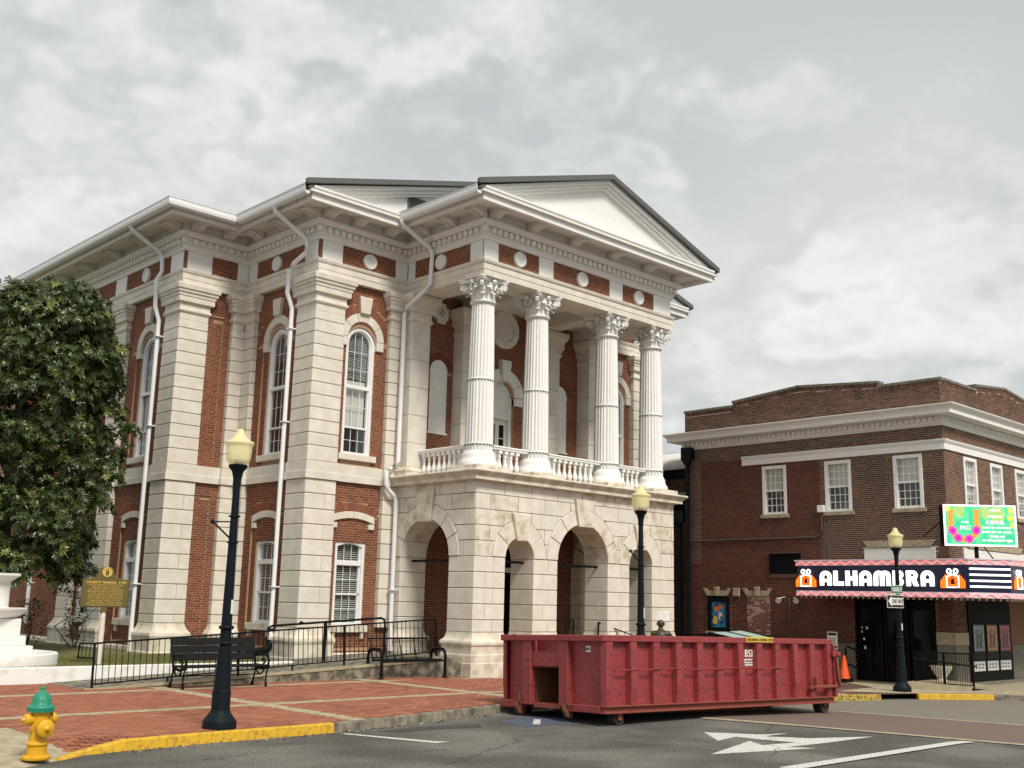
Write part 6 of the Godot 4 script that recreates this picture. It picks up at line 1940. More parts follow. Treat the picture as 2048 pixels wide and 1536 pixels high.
func marquee(th):
	var mq := node(th, "marquee")
	var plan := [Vector2(0.0, -4.09), Vector2(-1.5, -4.09), Vector2(-1.5, 1.17), Vector2(-0.7, 1.97), Vector2(7.0, 1.97)]
	var b := MB.new()
	b.mould(plan, [Vector2(-0.05, 2.51), Vector2(0.0, 2.51), Vector2(0.0, 3.25), Vector2(-0.05, 3.25)], false)
	part(mq, "sign_face", b, M.navy)
	b = MB.new()
	b.mould(plan, [Vector2(-0.05, 3.25), Vector2(0.03, 3.25), Vector2(0.03, 3.38), Vector2(0.06, 3.385), Vector2(0.06, 3.42), Vector2(-0.05, 3.42)], false)
	part(mq, "upper_band", b, M.lavender)
	b = MB.new()
	b.mould(plan, [Vector2(-0.05, 2.36), Vector2(0.03, 2.36), Vector2(0.03, 2.51), Vector2(-0.05, 2.51)], false)
	part(mq, "lower_band", b, M.lavender)
	var top := PackedVector2Array([Vector2(0.02, -4.07), Vector2(-1.48, -4.07), Vector2(-1.48, 1.15), Vector2(-0.69, 1.95), Vector2(7.0, 1.95), Vector2(7.0, 0.0), Vector2(0.0, 0.02)])
	b = MB.new()
	b.ex(top, Vector3(0, 3.36, 0), Vector3(1, 0, 0), Vector3(0, 0, 1), -0.03, 0.0)
	b.ex(top, Vector3(0, 2.42, 0), Vector3(1, 0, 0), Vector3(0, 0, 1), -0.03, 0.0)
	part(mq, "canopy_deck", b, M.tan_paint)
	# zigzag neon along both bands, on every face
	for i in range(0, 4):
		var a: Vector2 = plan[i]; var c: Vector2 = plan[i + 1]
		if i == 3: c = Vector2(3.0, 1.97)
		var d := (c - a).normalized()
		var n := Vector2(-d.y, d.x)
		var L := a.distance_to(c)
		var k := int(round(L / 0.33))
		for v in [3.262, 2.375]:
			var pts := []
			for j in k * 2 + 1:
				var p := a + d * (L * j / (k * 2.0)) + n * 0.052
				pts.append(Vector3(p.x, v + (0.105 if j % 2 else 0.0), p.y))
			b = MB.new()
			b.tube(pts, 0.0105, 5)
			part(mq, "zigzag_tube", b, M.neon_pink)
		# bulbs under the edge
		if i > 0:
			var m := int(L / 0.165)
			for j in m:
				var p := a + d * (L * (j + 0.5) / m) - n * 0.06
				var bb := put(mq, "bulb", bulb_mesh(), M.bulb)
				bb.position = Vector3(p.x, 2.325, p.y)
	var Zp := Vector3(0, 0, 1); var Xn := Vector3.LEFT
	var o := Vector3(-1.5, 0, 0)
	# lettering, one object a letter; s = z
	var xs := -3.30
	for ch in ["A", "L", "H", "A", "M", "B", "R", "A"]:
		var lb := MB.new()
		var w := letter(lb, ch, o, Zp, Xn, xs, 2.665)
		part(mq, "letter", lb, M.neon_white)
		xs += w + 0.082
	emblem(mq, o, Zp, Xn, -3.78, 2.62)
	emblem(mq, o, Zp, Xn, 0.74, 2.62)
	# four white tubes across the canted corner
	var dd := Vector3(1, 0, 1).normalized()
	var nn := Vector3(-1, 0, 1).normalized()
	for v in [3.14, 2.98, 2.82, 2.665]:
		b = MB.new()
		b.tube([Vector3(-1.5, v, 1.17) + nn * 0.045 + dd * 0.02, Vector3(-0.7, v, 1.97) + nn * 0.045 - dd * 0.02], 0.026, 8)
		part(mq, "neon_tube", b, M.neon_white)
	emblem(mq, Vector3(0, 0, 1.97), Vector3.RIGHT, Zp, -0.2, 2.62)

var _bulb: Mesh
func bulb_mesh() -> Mesh:
	if _bulb == null:
		var b := MB.new()
		b.ball(Vector3.ZERO, Vector3(0.03, 0.035, 0.03), 8, 6)
		b.lathe([Vector2(0.02, 0.025), Vector2(0.024, 0.06)], Vector3.ZERO, 8)
		_bulb = b.mesh()
	return _bulb

func screen():
	# lit message screen standing on the marquee, turned to the street corner
	var sc := thing("message_screen", "lit green message screen with flower horseshoe standing on the marquee", "screen", Vector3(30.3, 3.38, -12.76), -PI / 4)
	var b := MB.new()
	b.cbox(-1.0, 1.0, 0.40, 1.54, -0.32, 0.0, 0.01)
	part(sc, "cabinet", b, M.dark_paint)
	b = MB.new()
	for f in [[-1.0, 1.0, 1.50, 1.54], [-1.0, 1.0, 0.40, 0.445], [-1.0, -0.95, 0.445, 1.50], [0.95, 1.0, 0.445, 1.50]]: b.box(f[0], f[1], f[2], f[3], 0.0, 0.02)
	part(sc, "border", b, glow_mat("screen_border", Color(1.0, 0.93, 0.95), 0.75))
	var n1 := FastNoiseLite.new(); n1.seed = 3; n1.frequency = 3.0
	var tx := print_tex(240, 132, func(u, v):
		var x: float = u * 1.9; var y: float = v * 1.055
		var c := Color(0.22, 0.78, 0.55).lerp(Color(0.40, 0.88, 0.62), clamp(n1.get_noise_2d(x, y) + 0.5, 0, 1))
		for q in [[0.38, 0.12, 0.16], [1.12, 0.14, 0.16], [1.45, 0.22, 0.2]]:
			if Vector2((x - q[0]) * 1.4, y - q[1]).length() < q[2] * 1.3: c = c.lerp(Color(0.98, 0.78, 0.36), 0.55)
		# horseshoe of blossom
		var hx: float = x - 0.50; var hy: float = y - 0.52
		var rr := Vector2(hx, hy * (0.95 if hy > 0 else 0.55)).length()
		var legs: bool = hy < 0.0 and abs(abs(hx) - 0.36) < 0.075 + 0.02 * sin(y * 60.0) and y > 0.08
		if (hy >= 0.0 and abs(rr - 0.38) < 0.075 + 0.015 * sin(atan2(hy, hx) * 24.0)) or legs:
			c = Color(0.98, 0.62, 0.24)
		for q in [[0.18, 0.68], [0.32, 0.88], [0.62, 0.90], [0.83, 0.66]]:
			var dq := Vector2(x - q[0], y - q[1])
			if dq.length() < 0.115 + 0.014 * sin(dq.angle() * 8.0): c = Color(0.96, 0.22, 0.72) if dq.length() > 0.05 else Color(0.75, 0.08, 0.58)
		for q in [[0.05, 0.06], [1.82, 0.10], [1.78, 0.30], [1.86, 0.5]]:
			if Vector2(x - q[0], y - q[1]).length() < 0.09: c = Color(0.86, 0.95, 0.40)
		return c)
	b = MB.new(); b.q(Vector3(-0.95, 0.445, 0.012), Vector3(0.95, 0.445, 0.012), Vector3(0.95, 1.50, 0.012), Vector3(-0.95, 1.50, 0.012))
	part(sc, "display", b, print_mat("screen_print", tx, 0.3, 0.62))
	var wt: Material = M.screen_border
	for ln in [["PACI", 0.10, -0.42, 0.90, false], ["at the", 0.055, -0.42, 1.06, false], ["4:30 P.M.", 0.095, 0.42, 1.06, false], ["SATURDAY", 0.06, 0.42, 1.22, false], ["JOIN US", 0.06, 0.42, 1.40, false], ["Enjoy the celebration", 0.056, 0.45, 0.92, true], ["party with live music,", 0.056, 0.45, 0.80, true], ["drinks, and", 0.056, 0.45, 0.68, true], ["an unforgettable night", 0.056, 0.45, 0.57, true]]:
		words(sc, "lettering", ln[0], ln[1], Vector3(ln[2], ln[3], 0.016), 0.0, wt, "Droid Serif" if ln[4] else "Droid Sans", 0.003)
	b = MB.new(); b.tube([Vector3(-0.08, 0.0, -0.15), Vector3(-0.08, 0.42, -0.15)], 0.055, 8)
	part(sc, "post", b, M.black_metal)
	for q in [[Vector3(0.15, 0.4, -0.2), Vector3(0.5, 0.02, -0.35)], [Vector3(-0.95, 1.1, -0.3), Vector3(-1.25, 0.7, -0.9)], [Vector3(0.95, 1.0, -0.3), Vector3(1.3, 0.8, -0.9)]]:
		b = MB.new(); b.tube(q, 0.018, 6)
		part(sc, "brace", b, M.black_metal)

# ---------- street furniture and other objects ----------
func make_lamp(t: Node3D, arm: bool):
	var b := MB.new()
	b.lathe([Vector2(0.245, 0.0), Vector2(0.245, 0.10), Vector2(0.225, 0.125), Vector2(0.15, 0.22), Vector2(0.135, 0.26), Vector2(0.135, 0.50), Vector2(0.122, 0.53)], Vector3.ZERO, 8)
	b.lathe([Vector2(0.122, 0.53), Vector2(0.12, 0.56), Vector2(0.088, 1.14)], Vector3.ZERO, 12)
	part(t, "base", b, M.lamp_post)
	for h in [1.14, 1.36]:
		b = MB.new(); b.lathe([Vector2(0.075, h), Vector2(0.105, h + 0.01), Vector2(0.11, h + 0.03), Vector2(0.10, h + 0.05), Vector2(0.075, h + 0.06)], Vector3.ZERO, 14)
		part(t, "collar", b, M.lamp_post)
	b = MB.new(); b.lathe([Vector2(0.084, 1.18), Vector2(0.076, 1.4), Vector2(0.050, 3.42), Vector2(0.058, 3.43), Vector2(0.058, 3.50), Vector2(0.062, 3.54), Vector2(0.085, 3.64), Vector2(0.135, 3.70), Vector2(0.14, 3.735), Vector2(0.06, 3.75)], Vector3.ZERO, 12)
	part(t, "pole", b, M.lamp_post)
	b = MB.new(); b.lathe([Vector2(0.05, 3.74), Vector2(0.06, 3.76), Vector2(0.06, 3.82), Vector2(0.04, 3.83), Vector2(0.04, 3.93), Vector2(0.0, 3.96)], Vector3.ZERO, 10)
	part(t, "socket", b, M.stone_grey)
	b = MB.new(); b.lathe([Vector2(0.11, 3.74), Vector2(0.155, 3.77), Vector2(0.175, 3.82), Vector2(0.185, 3.92), Vector2(0.188, 4.0), Vector2(0.205, 4.03), Vector2(0.215, 4.055), Vector2(0.205, 4.085), Vector2(0.17, 4.095), Vector2(0.155, 4.11), Vector2(0.12, 4.13), Vector2(0.085, 4.18), Vector2(0.068, 4.22), Vector2(0.06, 4.25), Vector2(0.03, 4.275), Vector2(0.0, 4.28)], Vector3.ZERO, 20)
	part(t, "globe", b, M.lamp_globe)
	if arm:
		b = MB.new()
		for h in [2.98, 2.60]: b.lathe([Vector2(0.06, h - 0.015), Vector2(0.085, h - 0.012), Vector2(0.085, h + 0.012), Vector2(0.06, h + 0.015)], Vector3.ZERO, 10)
		b.tube([Vector3(0, 2.90, 0), Vector3(-0.36, 2.88, 0.02)], 0.010, 6)
		b.tube([Vector3(0, 2.62, 0), Vector3(-0.34, 2.87, 0.02)], 0.014, 6)
		b.ball(Vector3(-0.36, 2.88, 0.02), Vector3(0.032, 0.032, 0.032), 8, 6)
		part(t, "banner_arm", b, M.lamp_post)

func plate(parent, called: String, w: float, h: float, at: Vector3, turn: float, m: Material) -> MeshInstance3D:
	var b := MB.new()
	b.cbox(-w / 2, w / 2, -h / 2, h / 2, -0.004, 0.004, 0.002)
	var o := part(parent, called, b, m)
	o.position = at
	o.rotation.y = turn
	return o

func picket_rail(t: Node3D, a0: Vector3, a1: Vector3, b0: Vector3, b1: Vector3, n: int, posts: Array):
	# a0-a1 top rail, b0-b1 bottom rail
	var b := MB.new(); b.tube([a0, a1], 0.024, 4); part(t, "rail", b, M.black_metal)
	b = MB.new(); b.tube([b0, b1], 0.018, 4); part(t, "rail", b, M.black_metal)
	for i in n:
		var f := (i + 0.5) / n
		b = MB.new(); b.tube([a0.lerp(a1, f), b0.lerp(b1, f)], 0.0085, 4)
		part(t, "picket", b, M.black_metal)
	for f in posts:
		b = MB.new()
		var top := a0.lerp(a1, f); var bot := b0.lerp(b1, f)
		b.tube([top + Vector3(0, 0.01, 0), bot + Vector3(0, -0.11, 0)], 0.026, 4)
		part(t, "post", b, M.black_metal)

func furniture():
	var gl := mat("lamp_globe", Color(0.95, 0.92, 0.70, 0.62), 0.3)
	gl.transparency = BaseMaterial3D.TRANSPARENCY_ALPHA
	mat("sign_blue", lin(0.05, 0.13, 0.36), 0.4)
	mat("sign_green", lin(0.012, 0.16, 0.10), 0.4)
	mat("sign_black", lin(0.012, 0.012, 0.012), 0.4)
	mat("sign_white", lin(0.75, 0.75, 0.73), 0.4)
	# street lamps
	var l1 := thing("street_lamp", "dark green street lamp with yellow acorn globe beside the yellow kerb and bench", "street lamp", Vector3(8.10, 0.14, -14.31), 0.0, "acorn globe street lamps")
	make_lamp(l1, true)
	plate(l1, "pole_sign", 0.20, 0.42, Vector3(0.07, 2.05, -0.09), deg_to_rad(62), M.sign_blue)
	plate(l1, "sticker", 0.045, 0.20, Vector3(0.03, 1.68, 0.066), deg_to_rad(20), M.sign_white)
	var l2 := thing("street_lamp", "dark green street lamp with yellow acorn globe rising behind the red dumpster", "street lamp", Vector3(18.49, 0.13, -15.18), 0.0, "acorn globe street lamps")
	make_lamp(l2, true)
	l2.scale = Vector3(1.035, 1.035, 1.035)
	plate(l2, "sticker", 0.05, 0.22, Vector3(0.03, 1.62, 0.066), deg_to_rad(20), M.sign_white)
	var l3 := thing("street_lamp", "street lamp with acorn globe carrying street signs in front of the marquee", "street lamp", Vector3(27.85, -0.10, -14.03), 0.0, "acorn globe street lamps")
	make_lamp(l3, false)
	plate(l3, "sticker", 0.05, 0.18, Vector3(0.0, 1.66, 0.075), 0.0, M.sign_white)
	# signs hung on that lamp
	var ow := thing("one_way_sign", "black one way sign with white left arrow on lamp post", "sign", Vector3(27.56, 2.22, -13.92), deg_to_rad(-6))
	var b := MB.new(); b.cbox(-0.455, 0.30, -0.17, 0.17, -0.004, 0.004, 0.002); part(ow, "back_plate", b, M.sign_white)
	b = MB.new(); b.box(-0.44, 0.285, -0.155, 0.155, 0.004, 0.006); part(ow, "black_field", b, M.sign_black)
	b = MB.new(); b.ex(PackedVector2Array([Vector2(-0.41, 0.0), Vector2(-0.25, -0.135), Vector2(-0.25, -0.09), Vector2(0.265, -0.09), Vector2(0.265, 0.09), Vector2(-0.25, 0.09), Vector2(-0.25, 0.135)]), Vector3.ZERO, Vector3.RIGHT, Vector3.UP, 0.006, 0.009)
	part(ow, "arrow", b, M.sign_white)
	words(ow, "lettering", "ONE WAY", 0.115, Vector3(0.01, 0.0, 0.011), 0.0, M.sign_black, "Droid Sans", 0.003, 0.72, true)
	var sn := thing("street_name_sign", "small green street name sign above the one way sign", "sign", Vector3(27.63, 2.53, -13.92), deg_to_rad(-6))
	b = MB.new(); b.cbox(-0.30, 0.21, -0.11, 0.11, -0.004, 0.004, 0.002); part(sn, "blade", b, M.sign_green)
	b = MB.new()
	for f in [[-0.30, 0.21, 0.10, 0.11], [-0.30, 0.21, -0.11, -0.10]]: b.box(f[0], f[1], f[2], f[3], 0.004, 0.006)
	part(sn, "border", b, M.sign_white)
	words(sn, "lettering", "S MAIN ST", 0.115, Vector3(-0.045, 0.0, 0.006), 0.0, M.sign_white, "Droid Sans", 0.003, 0.62, true)
	hydrant()
	benches()
	dumpster()
	ramp_and_rails()
	marker_and_fountain()
	small_things()

func hydrant():
	mat("hydrant_yellow", lin(0.66, 0.36, 0.012), 0.42)
	mat("hydrant_green", lin(0.012, 0.24, 0.145), 0.42)
	var t := thing("fire_hydrant", "yellow fire hydrant with green domed cap at the kerb", "fire hydrant", Vector3(5.24, 0.045, -13.44), deg_to_rad(6))
	var y: Material = M.hydrant_yellow
	var b := MB.new()
	b.lathe([Vector2(0.155, 0.0), Vector2(0.165, 0.01), Vector2(0.165, 0.035), Vector2(0.118, 0.045), Vector2(0.112, 0.05), Vector2(0.112, 0.16), Vector2(0.125, 0.165), Vector2(0.125, 0.185), Vector2(0.118, 0.19), Vector2(0.105, 0.20), Vector2(0.102, 0.22), Vector2(0.102, 0.52), Vector2(0.115, 0.535)], Vector3.ZERO, 24)
	part(t, "barrel", b, y)
	b = MB.new()
	for k in 8: b.lathe([Vector2(0.016, 0.035), Vector2(0.016, 0.052), Vector2(0.0, 0.054)], Vector3(cos(TAU * k / 8) * 0.14, 0, sin(TAU * k / 8) * 0.14), 6)
	part(t, "flange_bolt", b, y)
	b = MB.new()
	b.lathe([Vector2(0.10, 0.535), Vector2(0.148, 0.54), Vector2(0.15, 0.565), Vector2(0.155, 0.575), Vector2(0.158, 0.595), Vector2(0.145, 0.61), Vector2(0.112, 0.615), Vector2(0.108, 0.66), Vector2(0.095, 0.70), Vector2(0.07, 0.735), Vector2(0.055, 0.75), Vector2(0.05, 0.758), Vector2(0.035, 0.77), Vector2(0.028, 0.775), Vector2(0.026, 0.80), Vector2(0.03, 0.805), Vector2(0.028, 0.825), Vector2(0.0, 0.832)], Vector3.ZERO, 24)
	part(t, "bonnet", b, M.hydrant_green)
	b = MB.new()
	for k in 8:
		var a := TAU * (k + 0.5) / 8
		var d := Vector3(cos(a), 0, sin(a))
		b.tube([d * 0.112 + Vector3(0, 0.62, 0), d * 0.108 + Vector3(0, 0.66, 0), d * 0.094 + Vector3(0, 0.705, 0), d * 0.06 + Vector3(0, 0.75, 0)], 0.007, 5)
	part(t, "bonnet_rib", b, M.hydrant_green)
	# side nozzles along the local x axis, pumper nozzle facing local +z
	for sg in [-1.0, 1.0]:
		b = MB.new()
		b.lathe([Vector2(0.055, 0.08), Vector2(0.055, 0.125), Vector2(0.068, 0.13), Vector2(0.068, 0.175), Vector2(0.05, 0.185), Vector2(0.03, 0.19), Vector2(0.022, 0.195), Vector2(0.018, 0.225), Vector2(0.0, 0.228)], Vector3(0, 0.455, 0), 16, Vector3(sg, 0, 0))
		part(t, "side_nozzle", b, y)
	b = MB.new(); b.lathe([Vector2(0.062, 0.126), Vector2(0.066, 0.127), Vector2(0.066, 0.134), Vector2(0.062, 0.135)], Vector3(0, 0.455, 0), 16, Vector3(1, 0, 0))
	part(t, "gasket", b, M.black_metal)
	b = MB.new()
	b.lathe([Vector2(0.085, 0.06), Vector2(0.085, 0.13), Vector2(0.102, 0.135), Vector2(0.104, 0.165), Vector2(0.098, 0.18), Vector2(0.06, 0.188), Vector2(0.035, 0.20), Vector2(0.026, 0.205), Vector2(0.024, 0.225), Vector2(0.0, 0.228)], Vector3(0, 0.36, 0), 24, Vector3(0, 0, 1))
	part(t, "pumper_nozzle", b, y)
	b = MB.new(); b.tube([Vector3(-0.10, 0.385, 0.05), Vector3(-0.125, 0.36, 0.06), Vector3(-0.12, 0.335, 0.06), Vector3(-0.10, 0.35, 0.055)], 0.008, 5)
	part(t, "chain_lug", b, y)

func benches():
	# cast bench with plastic slats
	mat("bench_slat", lin(0.009, 0.010, 0.011), 0.6).metallic_specular = 0.25
	var t := thing("park_bench", "black slatted bench with cast scroll arms behind the lamp post", "bench", Vector3(11.50, 0.14, -20.45), deg_to_rad(-1))
	for k in 3:
		var b := MB.new(); b.cbox(-0.94, 0.94, 0.41, 0.445, -0.16 + k * 0.165, -0.01 + k * 0.165, 0.008); part(t, "seat_slat", b, M.bench_slat)
	for k in 3:
		var b := MB.new(); b.cbox(-0.94, 0.94, -0.075, 0.075, -0.014, 0.014, 0.008)
		var o := part(t, "back_slat", b, M.bench_slat)
		o.position = Vector3(0, 0.60 + k * 0.148, -0.235 - k * 0.055); o.rotation.x = deg_to_rad(-20)
	for sg in [-1.0, 1.0]:
		var x: float = sg * 0.92
		var b := MB.new()
		b.tube([Vector3(x, 0.0, 0.28), Vector3(x, 0.14, 0.25), Vector3(x, 0.28, 0.27), Vector3(x, 0.40, 0.32), Vector3(x, 0.44, 0.35)], [0.035, 0.02, 0.018, 0.026, 0.03], 6)
		part(t, "leg", b, M.black_metal)
		b = MB.new()
		b.tube([Vector3(x, 0.0, -0.30), Vector3(x, 0.14, -0.24), Vector3(x, 0.28, -0.20), Vector3(x, 0.42, -0.19)], [0.035, 0.02, 0.018, 0.026], 6)
		part(t, "leg", b, M.black_metal)
		b = MB.new()
		b.tube([Vector3(x, 0.42, -0.20), Vector3(x, 0.60, -0.25), Vector3(x, 0.95, -0.385)], [0.03, 0.028, 0.022], 6)
		b.tube([Vector3(x, 0.40, -0.20), Vector3(x, 0.36, 0.05), Vector3(x, 0.40, 0.32)], [0.03, 0.035, 0.03], 6)
		b.tube([Vector3(x, 0.42, 0.30), Vector3(x, 0.52, 0.34), Vector3(x, 0.62, 0.29), Vector3(x, 0.64, 0.18), Vector3(x, 0.63, -0.05), Vector3(x, 0.66, -0.24)], [0.024, 0.024, 0.026, 0.026, 0.024, 0.022], 6)
		b.tube([Vector3(x, 0.44, 0.12), Vector3(x, 0.50, 0.20), Vector3(x, 0.56, 0.14), Vector3(x, 0.54, 0.06), Vector3(x, 0.49, 0.09)], 0.016, 6)
		b.tube([Vector3(x, 0.36, 0.18), Vector3(x, 0.27, 0.10), Vector3(x, 0.24, 0.0), Vector3(x, 0.28, -0.1), Vector3(x, 0.37, -0.16)], 0.016, 6)
		part(t, "arm_frame", b, M.black_metal)
	var rod := MB.new(); rod.tube([Vector3(-0.9, 0.24, 0.0), Vector3(0.9, 0.24, 0.0)], 0.012, 6); part(t, "tie_rod", rod, M.black_metal)
	# tube and wire bench
	t = thing("park_bench", "black steel bench with wire seat and looped tube arms by the ramp", "bench", Vector3(16.78, 0.14, -21.0), deg_to_rad(-3))
	for sg in [-1.0, 1.0]:
		var x: float = sg * 0.93
		var b := MB.new()
		b.tube([Vector3(x, 0.0, 0.30), Vector3(x, 0.50, 0.30), Vector3(x, 0.60, 0.27), Vector3(x, 0.66, 0.20), Vector3(x, 0.67, 0.0), Vector3(x, 0.66, -0.18), Vector3(x, 0.60, -0.25), Vector3(x, 0.50, -0.28), Vector3(x, 0.0, -0.28)], 0.038, 10)
		part(t, "arm_tube", b, M.black_metal)
		for z in [0.30, -0.28]:
			b = MB.new(); b.lathe([Vector2(0.08, 0.0), Vector2(0.08, 0.012), Vector2(0.05, 0.03), Vector2(0.045, 0.05)], Vector3(x, 0, z), 12)
			part(t, "foot", b, M.black_metal)
	var prof := [Vector3(0, 0.39, 0.27), Vector3(0, 0.43, 0.22), Vector3(0, 0.41, 0.0), Vector3(0, 0.40, -0.14), Vector3(0, 0.46, -0.22), Vector3(0, 0.70, -0.30), Vector3(0, 0.88, -0.36), Vector3(0, 0.90, -0.40)]
	for i in 5:
		var b := MB.new()
		var x := -0.86 + 0.43 * i
		b.tube(prof.map(func(p): return p + Vector3(x, 0, 0)), 0.014, 6)
		part(t, "seat_strap", b, M.black_metal)
	var wires := MB.new()
	var wi := 0
	for i in 44:
		var f := i / 43.0 * (prof.size() - 1)
		var k: int = min(int(f), prof.size() - 2)
		var p: Vector3 = prof[k].lerp(prof[k + 1], f - k)
		wires.tube([p + Vector3(-0.88, 0, 0), p + Vector3(0.88, 0, 0)], 0.0045, 4, false)
		wi += 1
	stuff(t, "seat_wire", wires, M.black_metal)
	for p in [prof[0], prof[prof.size() - 1], Vector3(0, 0.40, -0.16)]:
		var b := MB.new(); b.tube([p + Vector3(-0.9, 0, 0), p + Vector3(0.9, 0, 0)], 0.02, 6); part(t, "rail", b, M.black_metal)

func dumpster():
	var tx := noise_img(81, 0.012, 1024, func(r, x, y):
		var grain := fposmod(sin(float(x) * 12.9898 + float(y) * 78.233) * 43758.5453, 1.0)
		var c := lin(0.225, 0.026, 0.030).lerp(lin(0.33, 0.052, 0.056), clamp(r * 1.7 - 0.35, 0, 1))
		if r > 0.70: c = c.lerp(lin(0.12, 0.020, 0.020), 0.7)
		if r < 0.27: c = c.lerp(lin(0.17, 0.062, 0.028), 0.75)
		return c.lerp(lin(0.18, 0.02, 0.024), (grain - 0.5) * 0.12 + 0.06), 5)
	tex_mat("dumpster_red", tx, 0.42, 0.5)
	var rx := noise_img(83, 0.02, 512, func(r, x, y):
		var s: float = clamp((r - 0.42) * 5.0, 0, 1)
		return lin(0.20, 0.072, 0.030).lerp(lin(0.255, 0.036, 0.036), s), 5)
	tex_mat("rusty_red", rx, 1.2, 0.7)
	mat("rust_and_well_shade", lin(0.13, 0.050, 0.026), 0.85)  # rusted steel; its dark tone also stands in for shade in the hook well
	mat("tyre", lin(0.03, 0.026, 0.024), 0.8)
	mat("sticker_yellow", lin(0.70, 0.50, 0.06), 0.5)
	var t := thing("roll_off_dumpster", "long red steel roll-off dumpster with ribbed sides standing in the street", "dumpster", Vector3(17.44, -0.03, -13.36))
	var dx := Vector3(1, -0.0158, 0.033).normalized()
	var dz := Vector3(-0.033, 0.035, 1).normalized()
	t.transform.basis = Basis(dx * 0.957, dz.cross(dx).normalized(), dz * 1.02)
	var red: Material = M.dumpster_red
	var L := 3.60; var W := 1.24
	var b := MB.new()
	# side sheets and rear end (slightly dished sheets between the ribs)
	b.box(-L + 0.12, L - 0.1, 0.24, 1.34, W - 0.10, W - 0.085)
	b.box(-L + 0.12, L - 0.1, 0.24, 1.34, -W + 0.085, -W + 0.10)
	b.box(L - 0.12, L - 0.10, 0.24, 1.34, -W + 0.1, W - 0.1)
	part(t, "side_sheet", b, red)
	b = MB.new(); b.box(-L + 0.12, L - 0.12, 0.22, 0.245, -W + 0.1, W - 0.1); part(t, "floor_sheet", b, red)
	# top rim
	b = MB.new()
	b.cbox(-L - 0.06, L, 1.30, 1.41, W - 0.09, W + 0.03, 0.012)
	part(t, "top_rail", b, red)
	b = MB.new(); b.cbox(-L - 0.06, L, 1.30, 1.41, -W - 0.03, -W + 0.09, 0.012); part(t, "top_rail", b, red)
	b = MB.new(); b.cbox(-L - 0.06, -L + 0.06, 1.302, 1.408, -W + 0.09, W - 0.09, 0.012); part(t, "top_rail", b, red)
	b = MB.new(); b.cbox(L - 0.12, L, 1.302, 1.408, -W + 0.09, W - 0.09, 0.012); part(t, "top_rail", b, red)
	# bottom rail: channel with a lip
	for sg in [1.0, -1.0]:
		b = MB.new()
		var zs := [W - 0.09, W + 0.05] if sg > 0 else [-W - 0.05, -W + 0.09]
		b.cbox(-L - 0.02, L + 0.03, 0.245, 0.265, zs[0], zs[1], 0.004)
		b.cbox(-L - 0.02, L + 0.03, 0.14, 0.16, zs[0], zs[1], 0.004)
		b.box(-L, L, 0.16, 0.245, zs[0] + (0.02 if sg > 0 else 0.06), zs[1] - (0.06 if sg > 0 else 0.02))
		part(t, "bottom_rail", b, M.rusty_red)
	# ribs
	for sg in [1.0, -1.0]:
		for i in 12:
			var x := -L + 0.10 + i * 0.632
			var z0: float = (W - 0.085) * sg
			b = MB.new()
			var wt := 0.085; var wb := 0.075
			var bump := 0.022 * sin(i * 2.3)
			var pts := []
			for v in [[0.266, wb, 0.085], [0.55, wt, 0.105 + bump], [1.30, wt, 0.11]]:
				pts.append([Vector3(x - v[1] - 0.02, v[0], z0), Vector3(x - v[1], v[0], z0 + v[2] * sg), Vector3(x + v[1], v[0], z0 + v[2] * sg), Vector3(x + v[1] + 0.02, v[0], z0)])
			for k in 2:
				for m in 3:
					if sg > 0: b.q(pts[k][m], pts[k][m + 1], pts[k + 1][m + 1], pts[k + 1][m])
					else: b.q(pts[k][m + 1], pts[k][m], pts[k + 1][m], pts[k + 1][m + 1])
			part(t, "rib", b, red)
	# bent tie rod along the street side
	b = MB.new()
	var rp := []
	for i in 28: rp.append(Vector3(-L + 0.16 + i * 0.193, 0.845 - 0.006 * sin(i * 1.7) - 0.010 * sin(i * 0.6), W + 0.035 - (0.012 if i % 3 == 1 else 0.0)))
	b.tube(rp, 0.012, 6)
	part(t, "tarp_rod", b, red)
	# front end (towards the lamp post): plates, posts, hook well
	var X := -L
	b = MB.new()
	b.box(X + 0.09, X + 0.11, 0.245, 1.33, -W + 0.09, -0.56)
	b.box(X + 0.09, X + 0.11, 0.245, 1.33, 0.26, W - 0.1)
	b.box(X + 0.20, X + 0.22, 0.88, 1.33, -0.56, 0.26)
	part(t, "front_sheet", b, red)
	for z in [[-0.72, -0.49], [0.19, 0.42]]:
		b = MB.new(); b.cbox(X - 0.03, X + 0.10, 0.20, 1.31, z[0], z[1], 0.015)
		part(t, "front_post", b, red)
	b = MB.new(); b.cbox(X + 0.0, X + 0.10, 0.86, 1.13, -0.488, 0.188, 0.012); part(t, "hook_plate", b, red)
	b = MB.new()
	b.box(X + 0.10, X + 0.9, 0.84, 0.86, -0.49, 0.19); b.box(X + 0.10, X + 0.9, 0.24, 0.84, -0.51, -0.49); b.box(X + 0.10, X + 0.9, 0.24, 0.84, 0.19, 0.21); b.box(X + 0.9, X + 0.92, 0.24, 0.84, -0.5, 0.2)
	part(t, "hook_well", b, M.rust_and_well_shade)  # well walls coloured darker than the body: shade put into the colour
	b = MB.new(); b.cbox(X - 0.02, X + 0.12, 0.14, 0.262, -W - 0.04, -0.73, 0.01); part(t, "front_rail", b, red)
	b = MB.new(); b.cbox(X - 0.02, X + 0.12, 0.14, 0.262, 0.43, W - 0.092, 0.01); part(t, "front_rail", b, red)
	b = MB.new(); b.cbox(X + 0.02, X + 0.12, 0.16, 0.245, -0.48, 0.18, 0.01); part(t, "front_rail", b, M.rusty_red)
